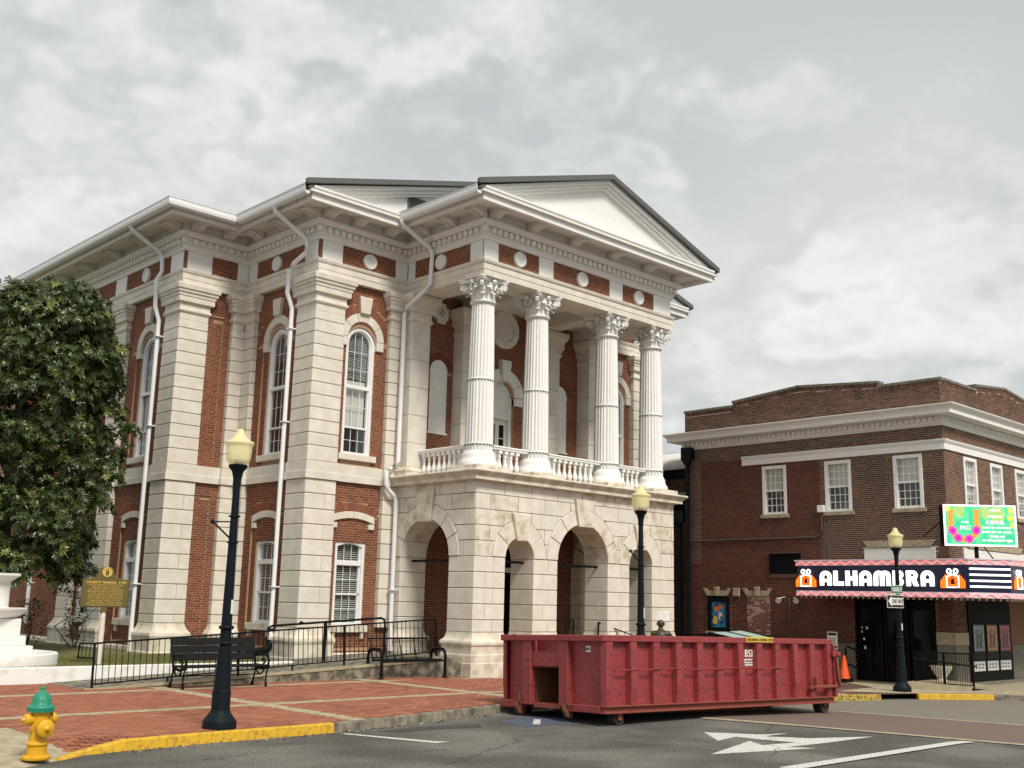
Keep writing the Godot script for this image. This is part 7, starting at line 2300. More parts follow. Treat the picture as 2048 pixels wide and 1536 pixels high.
	for z in [-0.78, 0.40]:
		b = MB.new()
		b.ex(PackedVector2Array([Vector2(-0.10, 0.26), Vector2(-0.13, 0.16), Vector2(-0.06, 0.05), Vector2(0.08, 0.02), Vector2(0.10, 0.14), Vector2(0.10, 0.26)]), Vector3(X, 0, z), Vector3.RIGHT, Vector3.UP, -0.03, 0.03, 0.006)
		b.tube([Vector3(X - 0.05, 0.22, z + 0.06), Vector3(X - 0.09, 0.30, z + 0.03), Vector3(X - 0.04, 0.40, z + 0.02)], 0.018, 6)
		part(t, "hook_guide", b, M.rust_and_well_shade)
	# scuffs knocked through the paint
	b = MB.new()
	b.ball(Vector3(X - 0.03, 0.99, -0.56), Vector3(0.006, 0.03, 0.06), 8, 5)
	b.ball(Vector3(X - 0.03, 0.62, -0.62), Vector3(0.006, 0.04, 0.02), 7, 5)
	b.ball(Vector3(X + 0.0, 1.36, 0.30), Vector3(0.062, 0.02, 0.04), 7, 5)
	b.ball(Vector3(X - 0.06, 1.40, -0.9), Vector3(0.006, 0.02, 0.05), 7, 5)
	for q in [[-0.9, 0.55], [1.35, 0.40], [1.95, 0.42], [2.35, 0.65], [-1.6, 1.1], [0.2, 0.36]]: b.ball(Vector3(q[0], q[1], W - 0.083), Vector3(0.014, 0.028, 0.004), 6, 4)
	part(t, "paint_chip", b, M.rust_and_well_shade)
	# wheels
	for sg in [1.0, -1.0]:
		for q in [[-L + 0.42, 0.022, 0.112], [L - 0.30, 0.065, 0.155]]:
			if sg < 0: q = [q[0], q[1] + 0.088, q[2]]
			var z: float = (W - 0.14) * sg
			b = MB.new()
			b.lathe([Vector2(0.0, -0.10), Vector2(q[2] - 0.01, -0.10), Vector2(q[2], -0.09), Vector2(q[2], 0.09), Vector2(q[2] - 0.012, 0.10), Vector2(q[2] * 0.75, 0.10), Vector2(q[2] * 0.7, 0.07), Vector2(0.0, 0.07)], Vector3(q[0], q[1] + 0.02, z), 22, Vector3(0, 0, sg))
			var wl := part(t, "wheel", b, M.tyre)
			b = MB.new()
			b.cbox(q[0] - 0.05, q[0] + 0.05, q[1] + 0.0, 0.17, z + 0.105 * sg - 0.012, z + 0.105 * sg + 0.012, 0.006)
			part(wl, "axle_plate", b, M.rusty_red)
	# long skids under the floor
	for z in [-0.45, 0.45]:
		b = MB.new()
		b.ex(PackedVector2Array([Vector2(-L + 0.5, 0.215), Vector2(-L + 0.6, 0.06), Vector2(L - 1.25, 0.0), Vector2(L - 1.0, 0.215)]), Vector3(0, 0, z), Vector3.RIGHT, Vector3.UP, -0.06, 0.06)
		part(t, "skid", b, M.rust_and_well_shade)
	# rear door gear: hinge post, latch bar, chain
	b = MB.new(); b.cbox(L - 0.02, L + 0.05, 0.27, 1.30, W - 0.05, W + 0.06, 0.01); part(t, "door_post", b, red)
	b = MB.new(); b.cbox(L - 0.10, L + 0.10, 1.05, 1.17, W + 0.02, W + 0.10, 0.012); b.lathe([Vector2(0.05, -0.05), Vector2(0.05, 0.05), Vector2(0.0, 0.05)], Vector3(L + 0.06, 1.11, W + 0.09), 10, Vector3(0, 0, 1)); part(t, "hinge", b, red)
	b = MB.new(); b.tube([Vector3(L + 0.02, 1.05, W + 0.09), Vector3(L + 0.03, 0.75, W + 0.10), Vector3(L + 0.08, 0.45, W + 0.10)], 0.035, 6); part(t, "latch_lever", b, M.rusty_red)
	b = MB.new(); b.cbox(L - 0.85, L + 0.14, 0.44, 0.50, W + 0.03, W + 0.09, 0.01); b.cbox(L - 0.80, L - 0.76, 0.40, 0.66, W + 0.03, W + 0.10, 0.01); b.cbox(L - 0.95, L - 0.80, 0.42, 0.48, W + 0.0, W + 0.06, 0.01); part(t, "latch_bar", b, M.rusty_red)
	b = MB.new()
	for i in 9: b.ball(Vector3(L + 0.06 + 0.04 * sin(i * 0.8), 0.72 - i * 0.03, W + 0.13), Vector3(0.014, 0.02, 0.014), 6, 4)
	part(t, "chain", b, M.rust_and_well_shade)
	# decals
	var dk := node(t, "decal")
	b = MB.new(); b.box(-3.30, -3.22, 1.14, 1.22, 0, 0.001); b.xf = Transform3D.IDENTITY
	plate(t, "number_plate", 0.115, 0.10, Vector3(-L + 0.083, 1.175, 0.80), -PI / 2, M.sign_white)
	words(t, "number", "3061", 0.048, Vector3(-L + 0.076, 1.175, 0.80), -PI / 2, M.sign_black, "Droid Sans", 0.003, 0.85, true)
	plate(dk, "loading_label", 0.92, 0.095, Vector3(0.93, 1.375, W + 0.033), 0.0, M.sticker_yellow)
	words(dk, "lettering", "MAXIMUM LOADING LEVEL", 0.05, Vector3(0.94, 1.372, W + 0.040), 0.0, M.sign_black, "Droid Sans", 0.003, 1.0, true)
	words(dk, "lettering", "BSI", 0.135, Vector3(0.70, 1.115, W - 0.078), 0.0, M.sign_white, "Droid Sans", 0.004, 1.0, true)
	plate(dk, "name_strip", 0.30, 0.075, Vector3(0.70, 0.975, W - 0.080), 0.0, M.sign_white)
	b = MB.new()
	for i in 5: b.box(0.575 + i * 0.052, 0.610 + i * 0.052, 0.955, 0.995, W - 0.076, W - 0.074)
	part(dk, "print", b, M.sign_black)
	b = MB.new()
	for i in 9: b.box(0.565 + i * 0.031, 0.585 + i * 0.031, 0.88 + 0.008 * (i % 2), 0.925, W - 0.084, W - 0.080)
	part(dk, "print", b, M.sign_white)
	# rubbish inside: pale panels and a dark frame
	var pn := thing("scrap_glass", "pale green glass panel lying inside the red dumpster", "scrap glass", Vector3(19.55, 1.34, -12.95), 0.1)
	b = MB.new(); b.xf = Transform3D(Basis.from_euler(Vector3(0.16, 0, 0.03)), Vector3.ZERO); b.cbox(-0.75, 0.55, -0.02, 0.02, -0.7, 0.7, 0.006)
	part(pn, "sheet", b, mat("pale_panel", lin(0.42, 0.55, 0.50), 0.25))
	b = MB.new(); b.xf = Transform3D(Basis.from_euler(Vector3(0.16, 0, 0.03)), Vector3.ZERO)
	for f in [[-0.78, -0.72, -0.73, 0.73], [0.54, 0.60, -0.73, 0.73], [-0.12, -0.06, -0.73, 0.73]]: b.cbox(f[0], f[1], -0.03, 0.035, f[2], f[3], 0.006)
	part(pn, "frame", b, M.dark_paint)
	var wd := thing("scrap_window", "dark window frame leaning inside the dumpster beside pale panel", "scrap window", Vector3(20.38, 1.33, -12.95), -0.1)
	b = MB.new(); b.xf = Transform3D(Basis.from_euler(Vector3(0.12, 0, -0.10)), Vector3.ZERO); b.cbox(-0.25, 0.22, -0.02, 0.02, -0.5, 0.5, 0.006)
	part(wd, "sheet", b, M.pale_panel)
	b = MB.new(); b.xf = Transform3D(Basis.from_euler(Vector3(0.12, 0, -0.10)), Vector3.ZERO)
	for f in [[-0.36, -0.25, -0.52, 0.52], [0.22, 0.28, -0.52, 0.52]]: b.cbox(f[0], f[1], -0.03, 0.04, f[2], f[3], 0.006)
	part(wd, "frame", b, M.dark_paint)

func ramp_and_rails():
	# white garden wall and the access ramp in front of it
	tex_mat("white_wall", noise_img(91, 0.012, 512, func(r, x, y): return lin(0.70, 0.69, 0.65).lerp(lin(0.80, 0.80, 0.78), clamp((r - 0.2) * 4.0, 0, 1)), 5), 0.4, 0.8)
	var b := MB.new()
	b.cbox(-6.0, 14.85, -0.1, 0.45, -23.12, -22.9, 0.012)
	var gw := part(self, "garden_wall", b, M.white_wall)
	tag(gw, "low white painted wall round the courthouse lawn", "wall")
	b = MB.new()
	# ramp body: walking surface, street side face and its lip
	var A := [Vector2(9.0, 0.145), Vector2(17.9, 0.555), Vector2(18.62, 0.555)]
	for i in 2:
		var p: Vector2 = A[i]; var q: Vector2 = A[i + 1]
		b.q(Vector3(p.x, p.y, -21.08), Vector3(q.x, q.y, -21.08), Vector3(q.x, q.y, -22.895), Vector3(p.x, p.y, -22.895))
		b.q(Vector3(p.x, 0.0, -21.08), Vector3(q.x, 0.0, -21.08), Vector3(q.x, q.y, -21.08), Vector3(p.x, p.y, -21.08))
	b.q(Vector3(14.85, 0.0, -22.895), Vector3(18.62, 0.0, -22.895), Vector3(18.62, 0.556, -22.895), Vector3(14.85, 0.415, -22.895))
	b.q(Vector3(14.85, 0.413, -22.895), Vector3(18.62, 0.553, -22.895), Vector3(18.62, 0.553, -24.33), Vector3(14.85, 0.413, -24.33))
	part_structure("ramp", b, M.concrete_dirty)
	b = MB.new()
	b.q(Vector3(9.0, 0.150, -21.06), Vector3(17.9, 0.560, -21.06), Vector3(17.9, 0.560, -21.22), Vector3(9.0, 0.150, -21.22))
	b.q(Vector3(9.0, 0.10, -21.06), Vector3(17.9, 0.50, -21.06), Vector3(17.9, 0.560, -21.06), Vector3(9.0, 0.150, -21.06))
	part_structure("ramp_edge", b, M.concrete)
	# picket railing on the street side
	var t := thing("ramp_railing", "long black picket railing on the street side of the ramp", "railing", Vector3(9.14, 0.14, -21.12))
	var o := Vector3(9.14, 0.14, -21.12)
	picket_rail(t, Vector3(9.14, 1.0, -21.12) - o, Vector3(17.74, 1.51, -21.12) - o, Vector3(9.16, 0.23, -21.12) - o, Vector3(17.80, 0.72, -21.12) - o, 68, [0.0, 0.365, 0.68, 1.0])
	for f in [0.18, 0.52, 0.85]:
		b = MB.new(); b.tube([(Vector3(9.16, 0.23, -21.12) - o).lerp(Vector3(17.80, 0.72, -21.12) - o, f), (Vector3(9.16, 0.12, -21.12) - o).lerp(Vector3(17.80, 0.55, -21.12) - o, f)], 0.02, 4); part(t, "foot", b, M.black_metal)
	# short return at the low end
	var ex := node(t, "end_return")
	var c0 := Vector3(-0.28, 0.86, -0.02)
	b = MB.new(); b.tube([Vector3(0, 0.86, 0), c0, Vector3(-0.30, 0.60, -0.02), Vector3(0.02, 0.58, 0)], 0.02, 4); part(ex, "rail", b, M.black_metal)
	for i in 3:
		b = MB.new(); b.tube([Vector3(-0.22 + i * 0.075, 0.86, -0.015), Vector3(-0.23 + i * 0.075, 0.60, -0.015)], 0.008, 4); part(ex, "picket", b, M.black_metal)
	# plain handrail on the wall side
	t = thing("ramp_handrail", "plain black pipe handrail on the building side of the ramp", "handrail", Vector3(14.04, 0.40, -22.7))
	o = Vector3(14.04, 0.40, -22.7)
	b = MB.new(); b.tube([Vector3(13.9, 0.95, -22.7) - o, Vector3(13.95, 1.24, -22.7) - o, Vector3(14.05, 1.29, -22.7) - o, Vector3(17.25, 1.49, -22.7) - o, Vector3(17.34, 1.45, -22.7) - o, Vector3(17.37, 1.36, -22.7) - o, Vector3(17.37, 0.55, -22.7) - o], 0.028, 8)
	part(t, "handrail", b, M.black_metal)
	b = MB.new(); b.tube([Vector3(15.55, 1.38, -22.7) - o, Vector3(15.55, 0.42, -22.7) - o], 0.045, 8); part(t, "post", b, M.black_metal)
	b = MB.new(); b.lathe([Vector2(0.05, 0.0), Vector2(0.05, 0.02), Vector2(0.0, 0.05)], Vector3(14.85, 1.36, -22.7) - o, 8); part(t, "fixing", b, M.black_metal)
	# steps railing inside the portico
	t = thing("step_railing", "short sloping black railing at the portico steps", "railing", Vector3(24.2, 0.0, -20.45))
	picket_rail(t, Vector3(-0.35, 1.45, -0.7), Vector3(0.9, 0.85, 0.5), Vector3(-0.35, 0.65, -0.7), Vector3(0.9, 0.05, 0.5), 8, [0.0, 1.0])
	t = thing("step_railing", "black railing inside the dark middle arch of the portico", "railing", Vector3(23.0, 0.55, -21.6))
	picket_rail(t, Vector3(-0.5, 0.95, -1.4), Vector3(0.5, 0.95, -0.2), Vector3(-0.5, 0.12, -1.4), Vector3(0.5, 0.12, -0.2), 10, [0.0, 1.0])

func part_structure(called: String, b: MB, m: Material):
	var o := part(self, called, b, m)
	o.set_meta("kind", "structure")

func marker_and_fountain():
	mat("marker_bronze", lin(0.115, 0.092, 0.022), 0.45, 0.0)
	mat("marker_gold", lin(0.62, 0.42, 0.10), 0.4, 0.0)
	var t := thing("historical_marker", "bronze green historical marker with gold lettering and round seal on post", "marker", Vector3(10.38, 0.42, -23.7), deg_to_rad(-9))
	var b := MB.new()
	b.ex(PackedVector2Array([Vector2(-0.50, 1.23), Vector2(0.50, 1.23), Vector2(0.50, 1.84), Vector2(0.36, 1.845), Vector2(0.22, 1.88), Vector2(0.16, 1.95), Vector2(0.13, 2.05), Vector2(0.08, 2.10), Vector2(0.0, 2.115), Vector2(-0.08, 2.10), Vector2(-0.13, 2.05), Vector2(-0.16, 1.95), Vector2(-0.22, 1.88), Vector2(-0.36, 1.845), Vector2(-0.50, 1.84)]), Vector3.ZERO, Vector3.RIGHT, Vector3.UP, -0.03, 0.03, 0.008)
	part(t, "plate", b, M.marker_bronze)
	b = MB.new()
	for f in [[-0.47, 0.47, 1.815, 1.828], [-0.47, 0.47, 1.255, 1.262]]: b.box(f[0], f[1], f[2], f[3], 0.03, 0.036)
	part(t, "rule", b, M.marker_bronze)
	b = MB.new(); b.lathe([Vector2(0.0, 0.035), Vector2(0.085, 0.035), Vector2(0.09, 0.045), Vector2(0.105, 0.045), Vector2(0.11, 0.03)].map(func(q): return Vector2(q.x, -q.y)), Vector3(0, 1.99, 0), 28, Vector3(0, 0, -1))
	var seal := part(t, "seal", b, M.marker_gold)
	b = MB.new()
	for sg in [-1, 1]: b.tube([Vector3(sg * 0.018, 1.925, 0.045), Vector3(sg * 0.022, 1.98, 0.05), Vector3(sg * 0.014, 2.04, 0.045)], [0.013, 0.014, 0.009], 6)
	b.tube([Vector3(-0.02, 1.99, 0.05), Vector3(0.02, 1.99, 0.05)], 0.008, 5)
	part(seal, "figure", b, M.marker_bronze)
	words(t, "lettering", "COUNTY NAMED, 1797", 0.058, Vector3(0, 1.770, 0.033), 0.0, M.marker_gold, "Droid Sans", 0.004, 1.02, true)
	var lines := ["For Col. William Christian, native", "Virginian, soldier, politician;", "and colonial officer in Revolution", "Married the sister of Patrick Henry.", "In 1785 settled near Louisville on", "military land grant. Killed by Indi-", "ans in 1786. County formed from", "Logan. Parent county for all or", "part of 19 others. Present county", "includes parts of a former county"]
	for i in lines.size():
		words(t, "lettering", lines[i], 0.036, Vector3(0, 1.712 - i * 0.0475, 0.033), 0.0, M.marker_gold, "Droid Sans", 0.003, 0.98 if i % 2 else 1.02)
	b = MB.new(); b.cbox(-0.06, 0.06, 1.10, 1.232, -0.05, 0.05, 0.01); part(t, "bracket", b, M.marker_bronze)
	b = MB.new(); b.tube([Vector3(0, -0.1, 0), Vector3(0, 1.12, 0)], 0.055, 12); part(t, "post", b, M.stone_grey)
	# white fountain
	var f := thing("fountain", "white tiered drinking fountain in a round stone basin", "fountain", Vector3(8.3, 0.40, -24.9))
	b = MB.new(); b.lathe([Vector2(1.55, 0.0), Vector2(1.55, 0.24), Vector2(1.52, 0.27), Vector2(1.36, 0.27), Vector2(1.34, 0.10), Vector2(0.0, 0.10)], Vector3.ZERO, 40)
	part(f, "basin", b, M.white_wall)
	b = MB.new(); b.cbox(-0.80, 0.80, 0.10, 0.42, -0.80, 0.80, 0.015); b.cbox(-0.68, 0.68, 0.42, 0.62, -0.68, 0.68, 0.015); part(f, "step", b, M.cream_paint)
	b = MB.new(); b.cbox(-0.58, 0.58, 0.62, 0.98, -0.58, 0.58, 0.015); part(f, "pedestal", b, M.cream_paint)
	b = MB.new(); b.lathe([Vector2(0.55, 0.97), Vector2(0.70, 1.0), Vector2(0.86, 1.10), Vector2(0.90, 1.17), Vector2(0.90, 1.20), Vector2(0.5, 1.20)], Vector3.ZERO, 8); part(f, "bowl", b, M.cream_paint)
	b = MB.new(); b.lathe([Vector2(0.50, 1.20), Vector2(0.48, 1.23), Vector2(0.48, 1.76), Vector2(0.52, 1.78), Vector2(0.60, 1.84), Vector2(0.68, 1.88), Vector2(0.68, 1.93), Vector2(0.0, 1.94)], Vector3.ZERO, 8); part(f, "cap_block", b, M.cream_paint)

func small_things():
	# traffic cone by the theatre steps
	var cone_m := mat("cone_orange", lin(0.85, 0.10, 0.018), 0.5)
	var t := thing("traffic_cone", "orange traffic cone on black base beside theatre steps", "traffic cone", Vector3(29.75, -0.10, -16.75))
	var b := MB.new(); b.cbox(-0.19, 0.19, 0.0, 0.10, -0.19, 0.19, 0.015); part(t, "base", b, M.black_metal)
	b = MB.new(); b.lathe([Vector2(0.155, 0.10), Vector2(0.15, 0.12), Vector2(0.04, 0.74), Vector2(0.03, 0.75), Vector2(0.025, 0.70)], Vector3.ZERO, 20); part(t, "cone", b, cone_m)
	# trash can in the portico
	t = thing("trash_can", "black trash can standing in the portico's dark arch", "trash can", Vector3(21.9, 0.55, -21.6))
	b = MB.new(); b.lathe([Vector2(0.22, 0.0), Vector2(0.25, 0.05), Vector2(0.26, 0.75), Vector2(0.27, 0.78), Vector2(0.25, 0.80)], Vector3.ZERO, 18); part(t, "bin", b, M.black_metal)
	b = MB.new(); b.lathe([Vector2(0.275, 0.80), Vector2(0.275, 0.85), Vector2(0.20, 0.95), Vector2(0.0, 0.97)], Vector3.ZERO, 18); part(t, "lid", b, M.dark_paint)
	b = MB.new(); b.box(-0.12, 0.12, 0.80, 0.83, 0.27, 0.28); part(t, "label_strip", b, M.sign_white)
	# theatre ramp railing by the corner
	t = thing("theatre_railing", "black slatted railing with handrail on the ramp at theatre corner", "railing", Vector3(29.2, -0.10, -14.3))
	picket_rail(t, Vector3(0, 0.98, 0), Vector3(0.55, 0.98, 1.35), Vector3(0, 0.16, 0), Vector3(0.55, 0.16, 1.35), 24, [0.0, 0.5, 1.0])
	b = MB.new(); b.tube([Vector3(-0.04, 0.78, 0.0), Vector3(0.0, 0.80, 0.0), Vector3(0.55, 0.66, 1.35), Vector3(0.58, 0.66, 1.45)], 0.02, 6); part(t, "handrail", b, M.black_metal)
	b = MB.new()
	b.q(Vector3(28.9, -0.13, -14.4), Vector3(29.72, -0.13, -13.0), Vector3(29.72, 0.02, -13.0), Vector3(28.9, 0.10, -14.4))
	b.q(Vector3(28.9, 0.10, -14.4), Vector3(29.72, 0.02, -13.0), Vector3(30.95, 0.02, -13.0), Vector3(30.95, 0.10, -14.4))
	part_structure("theatre_ramp", b, M.concrete)
	# stepped handrail by the cone
	t = thing("step_handrail", "bent black pipe handrail between traffic cone and theatre door", "handrail", Vector3(30.3, -0.10, -17.0))
	b = MB.new(); b.tube([Vector3(0, 0, 0), Vector3(0, 0.95, 0), Vector3(0.05, 1.0, 0.02), Vector3(0.45, 0.80, 0.35)], 0.025, 6); part(t, "pipe", b, M.black_metal)
	b = MB.new(); b.tube([Vector3(0, 0.45, 0), Vector3(0.10, 0.47, 0.05), Vector3(0.45, 0.25, 0.35), Vector3(0.45, 0, 0.35)], 0.025, 6); part(t, "pipe", b, M.black_metal)
	# white notice by the door
	t = thing("notice_sign", "white notice sign on short post beside theatre door", "sign", Vector3(30.2, -0.10, -17.35), -PI / 2)
	b = MB.new(); b.tube([Vector3(0, 0, 0), Vector3(0, 1.35, 0)], 0.02, 6); part(t, "post", b, M.black_metal)
	plate(t, "board", 0.34, 0.52, Vector3(0, 1.15, 0.03), 0.0, M.sign_white)
	b = MB.new(); b.box(-0.14, 0.14, 1.30, 1.38, 0.035, 0.037); b.box(-0.14, 0.14, 0.93, 1.0, 0.035, 0.037)
	for i in 4: b.box(-0.11, 0.10, 1.06 + i * 0.05, 1.075 + i * 0.05, 0.035, 0.037)
	part(t, "print", b, M.sign_black)
	# low black picket fence along the theatre's side
	t = thing("side_fence", "low black picket fence along the theatre's side wall", "fence", Vector3(29.7, -0.10, -20.5))
	picket_rail(t, Vector3(0, 1.16, -3.2), Vector3(0, 1.16, 2.9), Vector3(0, 0.15, -3.2), Vector3(0, 0.15, 2.9), 52, [0.0, 0.33, 0.66, 1.0])
	# planter with white blossom behind the railing
	t = thing("planter", "pale planter urn behind the theatre railing", "planter", Vector3(30.55, 0.05, -14.2))
	b = MB.new(); b.lathe([Vector2(0.16, 0.0), Vector2(0.13, 0.06), Vector2(0.12, 0.10), Vector2(0.26, 0.32), Vector2(0.30, 0.40), Vector2(0.30, 0.44), Vector2(0.24, 0.42)], Vector3.ZERO, 16); part(t, "urn", b, M.stone_grey)
	statue()

# ---- bronze seated figure: tapered capsules joined smoothly and meshed as surface nets ----
func cap_d(p: Vector3, a: Vector3, b: Vector3, ra: float, rb: float) -> float:
	var ab := b - a
	var h: float = clamp((p - a).dot(ab) / max(ab.length_squared(), 1e-9), 0.0, 1.0)
	return p.distance_to(a + ab * h) - lerpf(ra, rb, h)

func nets(mb: MB, caps: Array, lo: Vector3, hi: Vector3, cell: float, k: float, skip_h := 1e9):
	var n := Vector3i(((hi - lo) / cell).ceil()) + Vector3i.ONE
	var val := PackedFloat32Array(); val.resize(n.x * n.y * n.z)
	for z in n.z:
		for y in n.y:
			for x in n.x:
				var p := lo + Vector3(x, y, z) * cell
				var d := 1e3
				for c in caps:
					var e := cap_d(p, c[0], c[1], c[2], c[3])
					if e > 0.25: continue
					if d > 9.0: d = e
					else:
						var h: float = clamp(0.5 + 0.5 * (d - e) / k, 0.0, 1.0)
						d = lerpf(d, e, h) - k * h * (1.0 - h)
				val[(z * n.y + y) * n.x + x] = min(d, 0.3)
	var at := func(x, y, z) -> float: return val[(z * n.y + y) * n.x + x]
	var vid := {}
	var pos := []
	var nor := []
	for z in n.z - 1:
		for y in n.y - 1:
			for x in n.x - 1:
				var s := 0
				var q := []
				for i in 8:
					var v: float = at.call(x + (i & 1), y + ((i >> 1) & 1), z + (i >> 2))
					q.append(v)
					if v < 0: s += 1
				if s == 0 or s == 8: continue
				var acc := Vector3.ZERO
				var cnt := 0
				for e in [[0, 1], [2, 3], [4, 5], [6, 7], [0, 2], [1, 3], [4, 6], [5, 7], [0, 4], [1, 5], [2, 6], [3, 7]]:
					if (q[e[0]] < 0) != (q[e[1]] < 0):
						var t: float = q[e[0]] / (q[e[0]] - q[e[1]])
						var A := Vector3(e[0] & 1, (e[0] >> 1) & 1, e[0] >> 2); var B := Vector3(e[1] & 1, (e[1] >> 1) & 1, e[1] >> 2)
						acc += A.lerp(B, t); cnt += 1
				var g := Vector3(q[1] + q[3] + q[5] + q[7] - q[0] - q[2] - q[4] - q[6], q[2] + q[3] + q[6] + q[7] - q[0] - q[1] - q[4] - q[5], q[4] + q[5] + q[6] + q[7] - q[0] - q[1] - q[2] - q[3])
				vid[Vector3i(x, y, z)] = pos.size()
				pos.append(lo + (Vector3(x, y, z) + acc / cnt) * cell)
				nor.append(g.normalized())
	for key in vid:
		var c: Vector3i = key
		for ax in 3:
			var u := (ax + 1) % 3; var w := (ax + 2) % 3
			var c2 := c; c2[ax] += 1
			var v0: float = at.call(c.x, c.y, c.z)
			if c2.x >= n.x or c2.y >= n.y or c2.z >= n.z: continue
			var v1: float = at.call(c2.x, c2.y, c2.z)
			if (v0 < 0) == (v1 < 0): continue
			var du := Vector3i.ZERO; du[u] = 1
			var dw := Vector3i.ZERO; dw[w] = 1
			var ids := [c - du - dw, c - dw, c, c - du]
			var ok := true
			for i in ids:
				if not vid.has(i): ok = false
			if not ok: continue
			var k4 := ids.map(func(i): return vid[i])
			if v0 >= 0: k4.reverse()
			mb.qs(pos[k4[0]], pos[k4[1]], pos[k4[2]], pos[k4[3]], nor[k4[0]], nor[k4[1]], nor[k4[2]], nor[k4[3]])

func statue():
	tex_mat("bronze", noise_img(95, 0.04, 256, func(r, x, y): return lin(0.022, 0.024, 0.016).lerp(lin(0.065, 0.062, 0.040), clamp(r * 1.6 - 0.3, 0, 1))), 1.2, 0.42)
	var t := thing("bronze_statue", "dark bronze seated man statue with arm along bench behind dumpster", "statue", Vector3(24.25, 0.10, -19.2), deg_to_rad(38))
	t.scale = Vector3(1.1, 1.1, 1.1)
	# the figure faces local +x; up is y
	var hip := 0.50
	var c := []
	var sh := hip + 0.50
	c.append([Vector3(0, hip, 0), Vector3(0.02, hip + 0.22, 0), 0.165, 0.15])
	c.append([Vector3(0.02, hip + 0.22, 0), Vector3(0, sh - 0.06, 0), 0.15, 0.165])
	c.append([Vector3(0, sh, -0.17), Vector3(0, sh, 0.17), 0.075, 0.075])
	c.append([Vector3(0.0, sh, 0), Vector3(0.03, sh + 0.12, 0), 0.065, 0.06])
	for sg in [-1.0, 1.0]:
		c.append([Vector3(0.02, hip, 0.10 * sg), Vector3(0.44, hip + 0.02, 0.14 * sg), 0.10, 0.07])
		c.append([Vector3(0.44, hip + 0.02, 0.14 * sg), Vector3(0.46, 0.08, 0.14 * sg), 0.068, 0.045])
		c.append([Vector3(0.44, 0.05, 0.14 * sg), Vector3(0.62, 0.045, 0.15 * sg), 0.045, 0.038])
	# one arm rests along the bench back ahead, the other on the thigh
	c.append([Vector3(0, sh, 0.19), Vector3(0.20, sh - 0.12, 0.30), 0.062, 0.05])
	c.append([Vector3(0.20, sh - 0.12, 0.30), Vector3(0.46, sh - 0.10, 0.28), 0.05, 0.034])
	c.append([Vector3(0, sh, -0.19), Vector3(0.12, sh - 0.28, -0.24), 0.062, 0.05])
	c.append([Vector3(0.12, sh - 0.28, -0.24), Vector3(0.34, hip + 0.12, -0.16), 0.05, 0.034])
	for h in [[Vector3(0.46, sh - 0.10, 0.28), Vector3(0.10, -0.01, 0)], [Vector3(0.34, hip + 0.12, -0.16), Vector3(0.09, -0.03, 0.01)]]:
		c.append([h[0], h[0] + h[1] * 0.8, 0.034, 0.03])
	var b := MB.new()
	nets(b, c, Vector3(-0.26, -0.02, -0.36), Vector3(0.74, sh + 0.22, 0.42), 0.022, 0.05)
	# fingers
	var fc := []
	for h in [[Vector3(0.54, sh - 0.108, 0.28)], [Vector3(0.412, hip + 0.096, -0.152)]]:
		for i in 4:
			var z := -0.030 + i * 0.020
			var ln: float = [0.055, 0.065, 0.062, 0.05][i]
			fc.append([h[0] + Vector3(0, 0, z), h[0] + Vector3(ln, -0.010, z * 1.1), 0.010, 0.009])
			fc.append([h[0] + Vector3(ln, -0.010, z * 1.1), h[0] + Vector3(ln + 0.02, -0.04, z * 1.1), 0.009, 0.008])
		fc.append([h[0] + Vector3(-0.05, 0, 0.03), h[0] + Vector3(0.0, -0.01, 0.058), 0.011, 0.009])
	for f in fc: b.tube([f[0], f[1]], [f[2], f[3]], 6)
	# head with brow, nose, chin, ears
	var hc := Vector3(0.045, sh + 0.235, 0)
	var hd := []
	hd.append([hc + Vector3(-0.02, 0.02, 0), hc + Vector3(0.01, 0.02, 0), 0.092, 0.088])
	hd.append([hc + Vector3(0.02, -0.02, 0), hc + Vector3(0.045, -0.085, 0), 0.072, 0.045])
	hd.append([hc + Vector3(0.088, 0.012, 0), hc + Vector3(0.108, -0.030, 0), 0.010, 0.016])
	hd.append([hc + Vector3(0.078, 0.022, -0.035), hc + Vector3(0.078, 0.022, 0.035), 0.016, 0.016])
	hd.append([hc + Vector3(0.082, -0.062, -0.018), hc + Vector3(0.082, -0.062, 0.018), 0.012, 0.012])
	hd.append([hc + Vector3(0.072, -0.098, 0), hc + Vector3(0.076, -0.098, 0), 0.024, 0.022])
	for sg in [-1.0, 1.0]: hd.append([hc + Vector3(-0.008, -0.025, 0.088 * sg), hc + Vector3(-0.014, 0.02, 0.094 * sg), 0.012, 0.015])
	hd.append([Vector3(0.0, sh, 0), Vector3(0.035, sh + 0.14, 0), 0.065, 0.058])
	nets(b, hd, hc - Vector3(0.15, 0.18, 0.13), hc + Vector3(0.16, 0.14, 0.13), 0.009, 0.022)
	part(t, "figure", b, M.bronze)
	b = MB.new()
	b.cbox(-0.28, 0.30, 0.36, 0.40, -0.55, 1.0, 0.01)
	part(t, "bench_seat", b, M.bronze)
	b = MB.new(); b.cbox(-0.30, -0.25, 0.40, 0.85, -0.55, 1.0, 0.01); part(t, "bench_back", b, M.bronze)
	for z in [-0.45, 0.9]:
		b = MB.new(); b.cbox(-0.25, 0.25, 0.0, 0.36, z - 0.03, z + 0.03, 0.01); part(t, "leg", b, M.bronze)

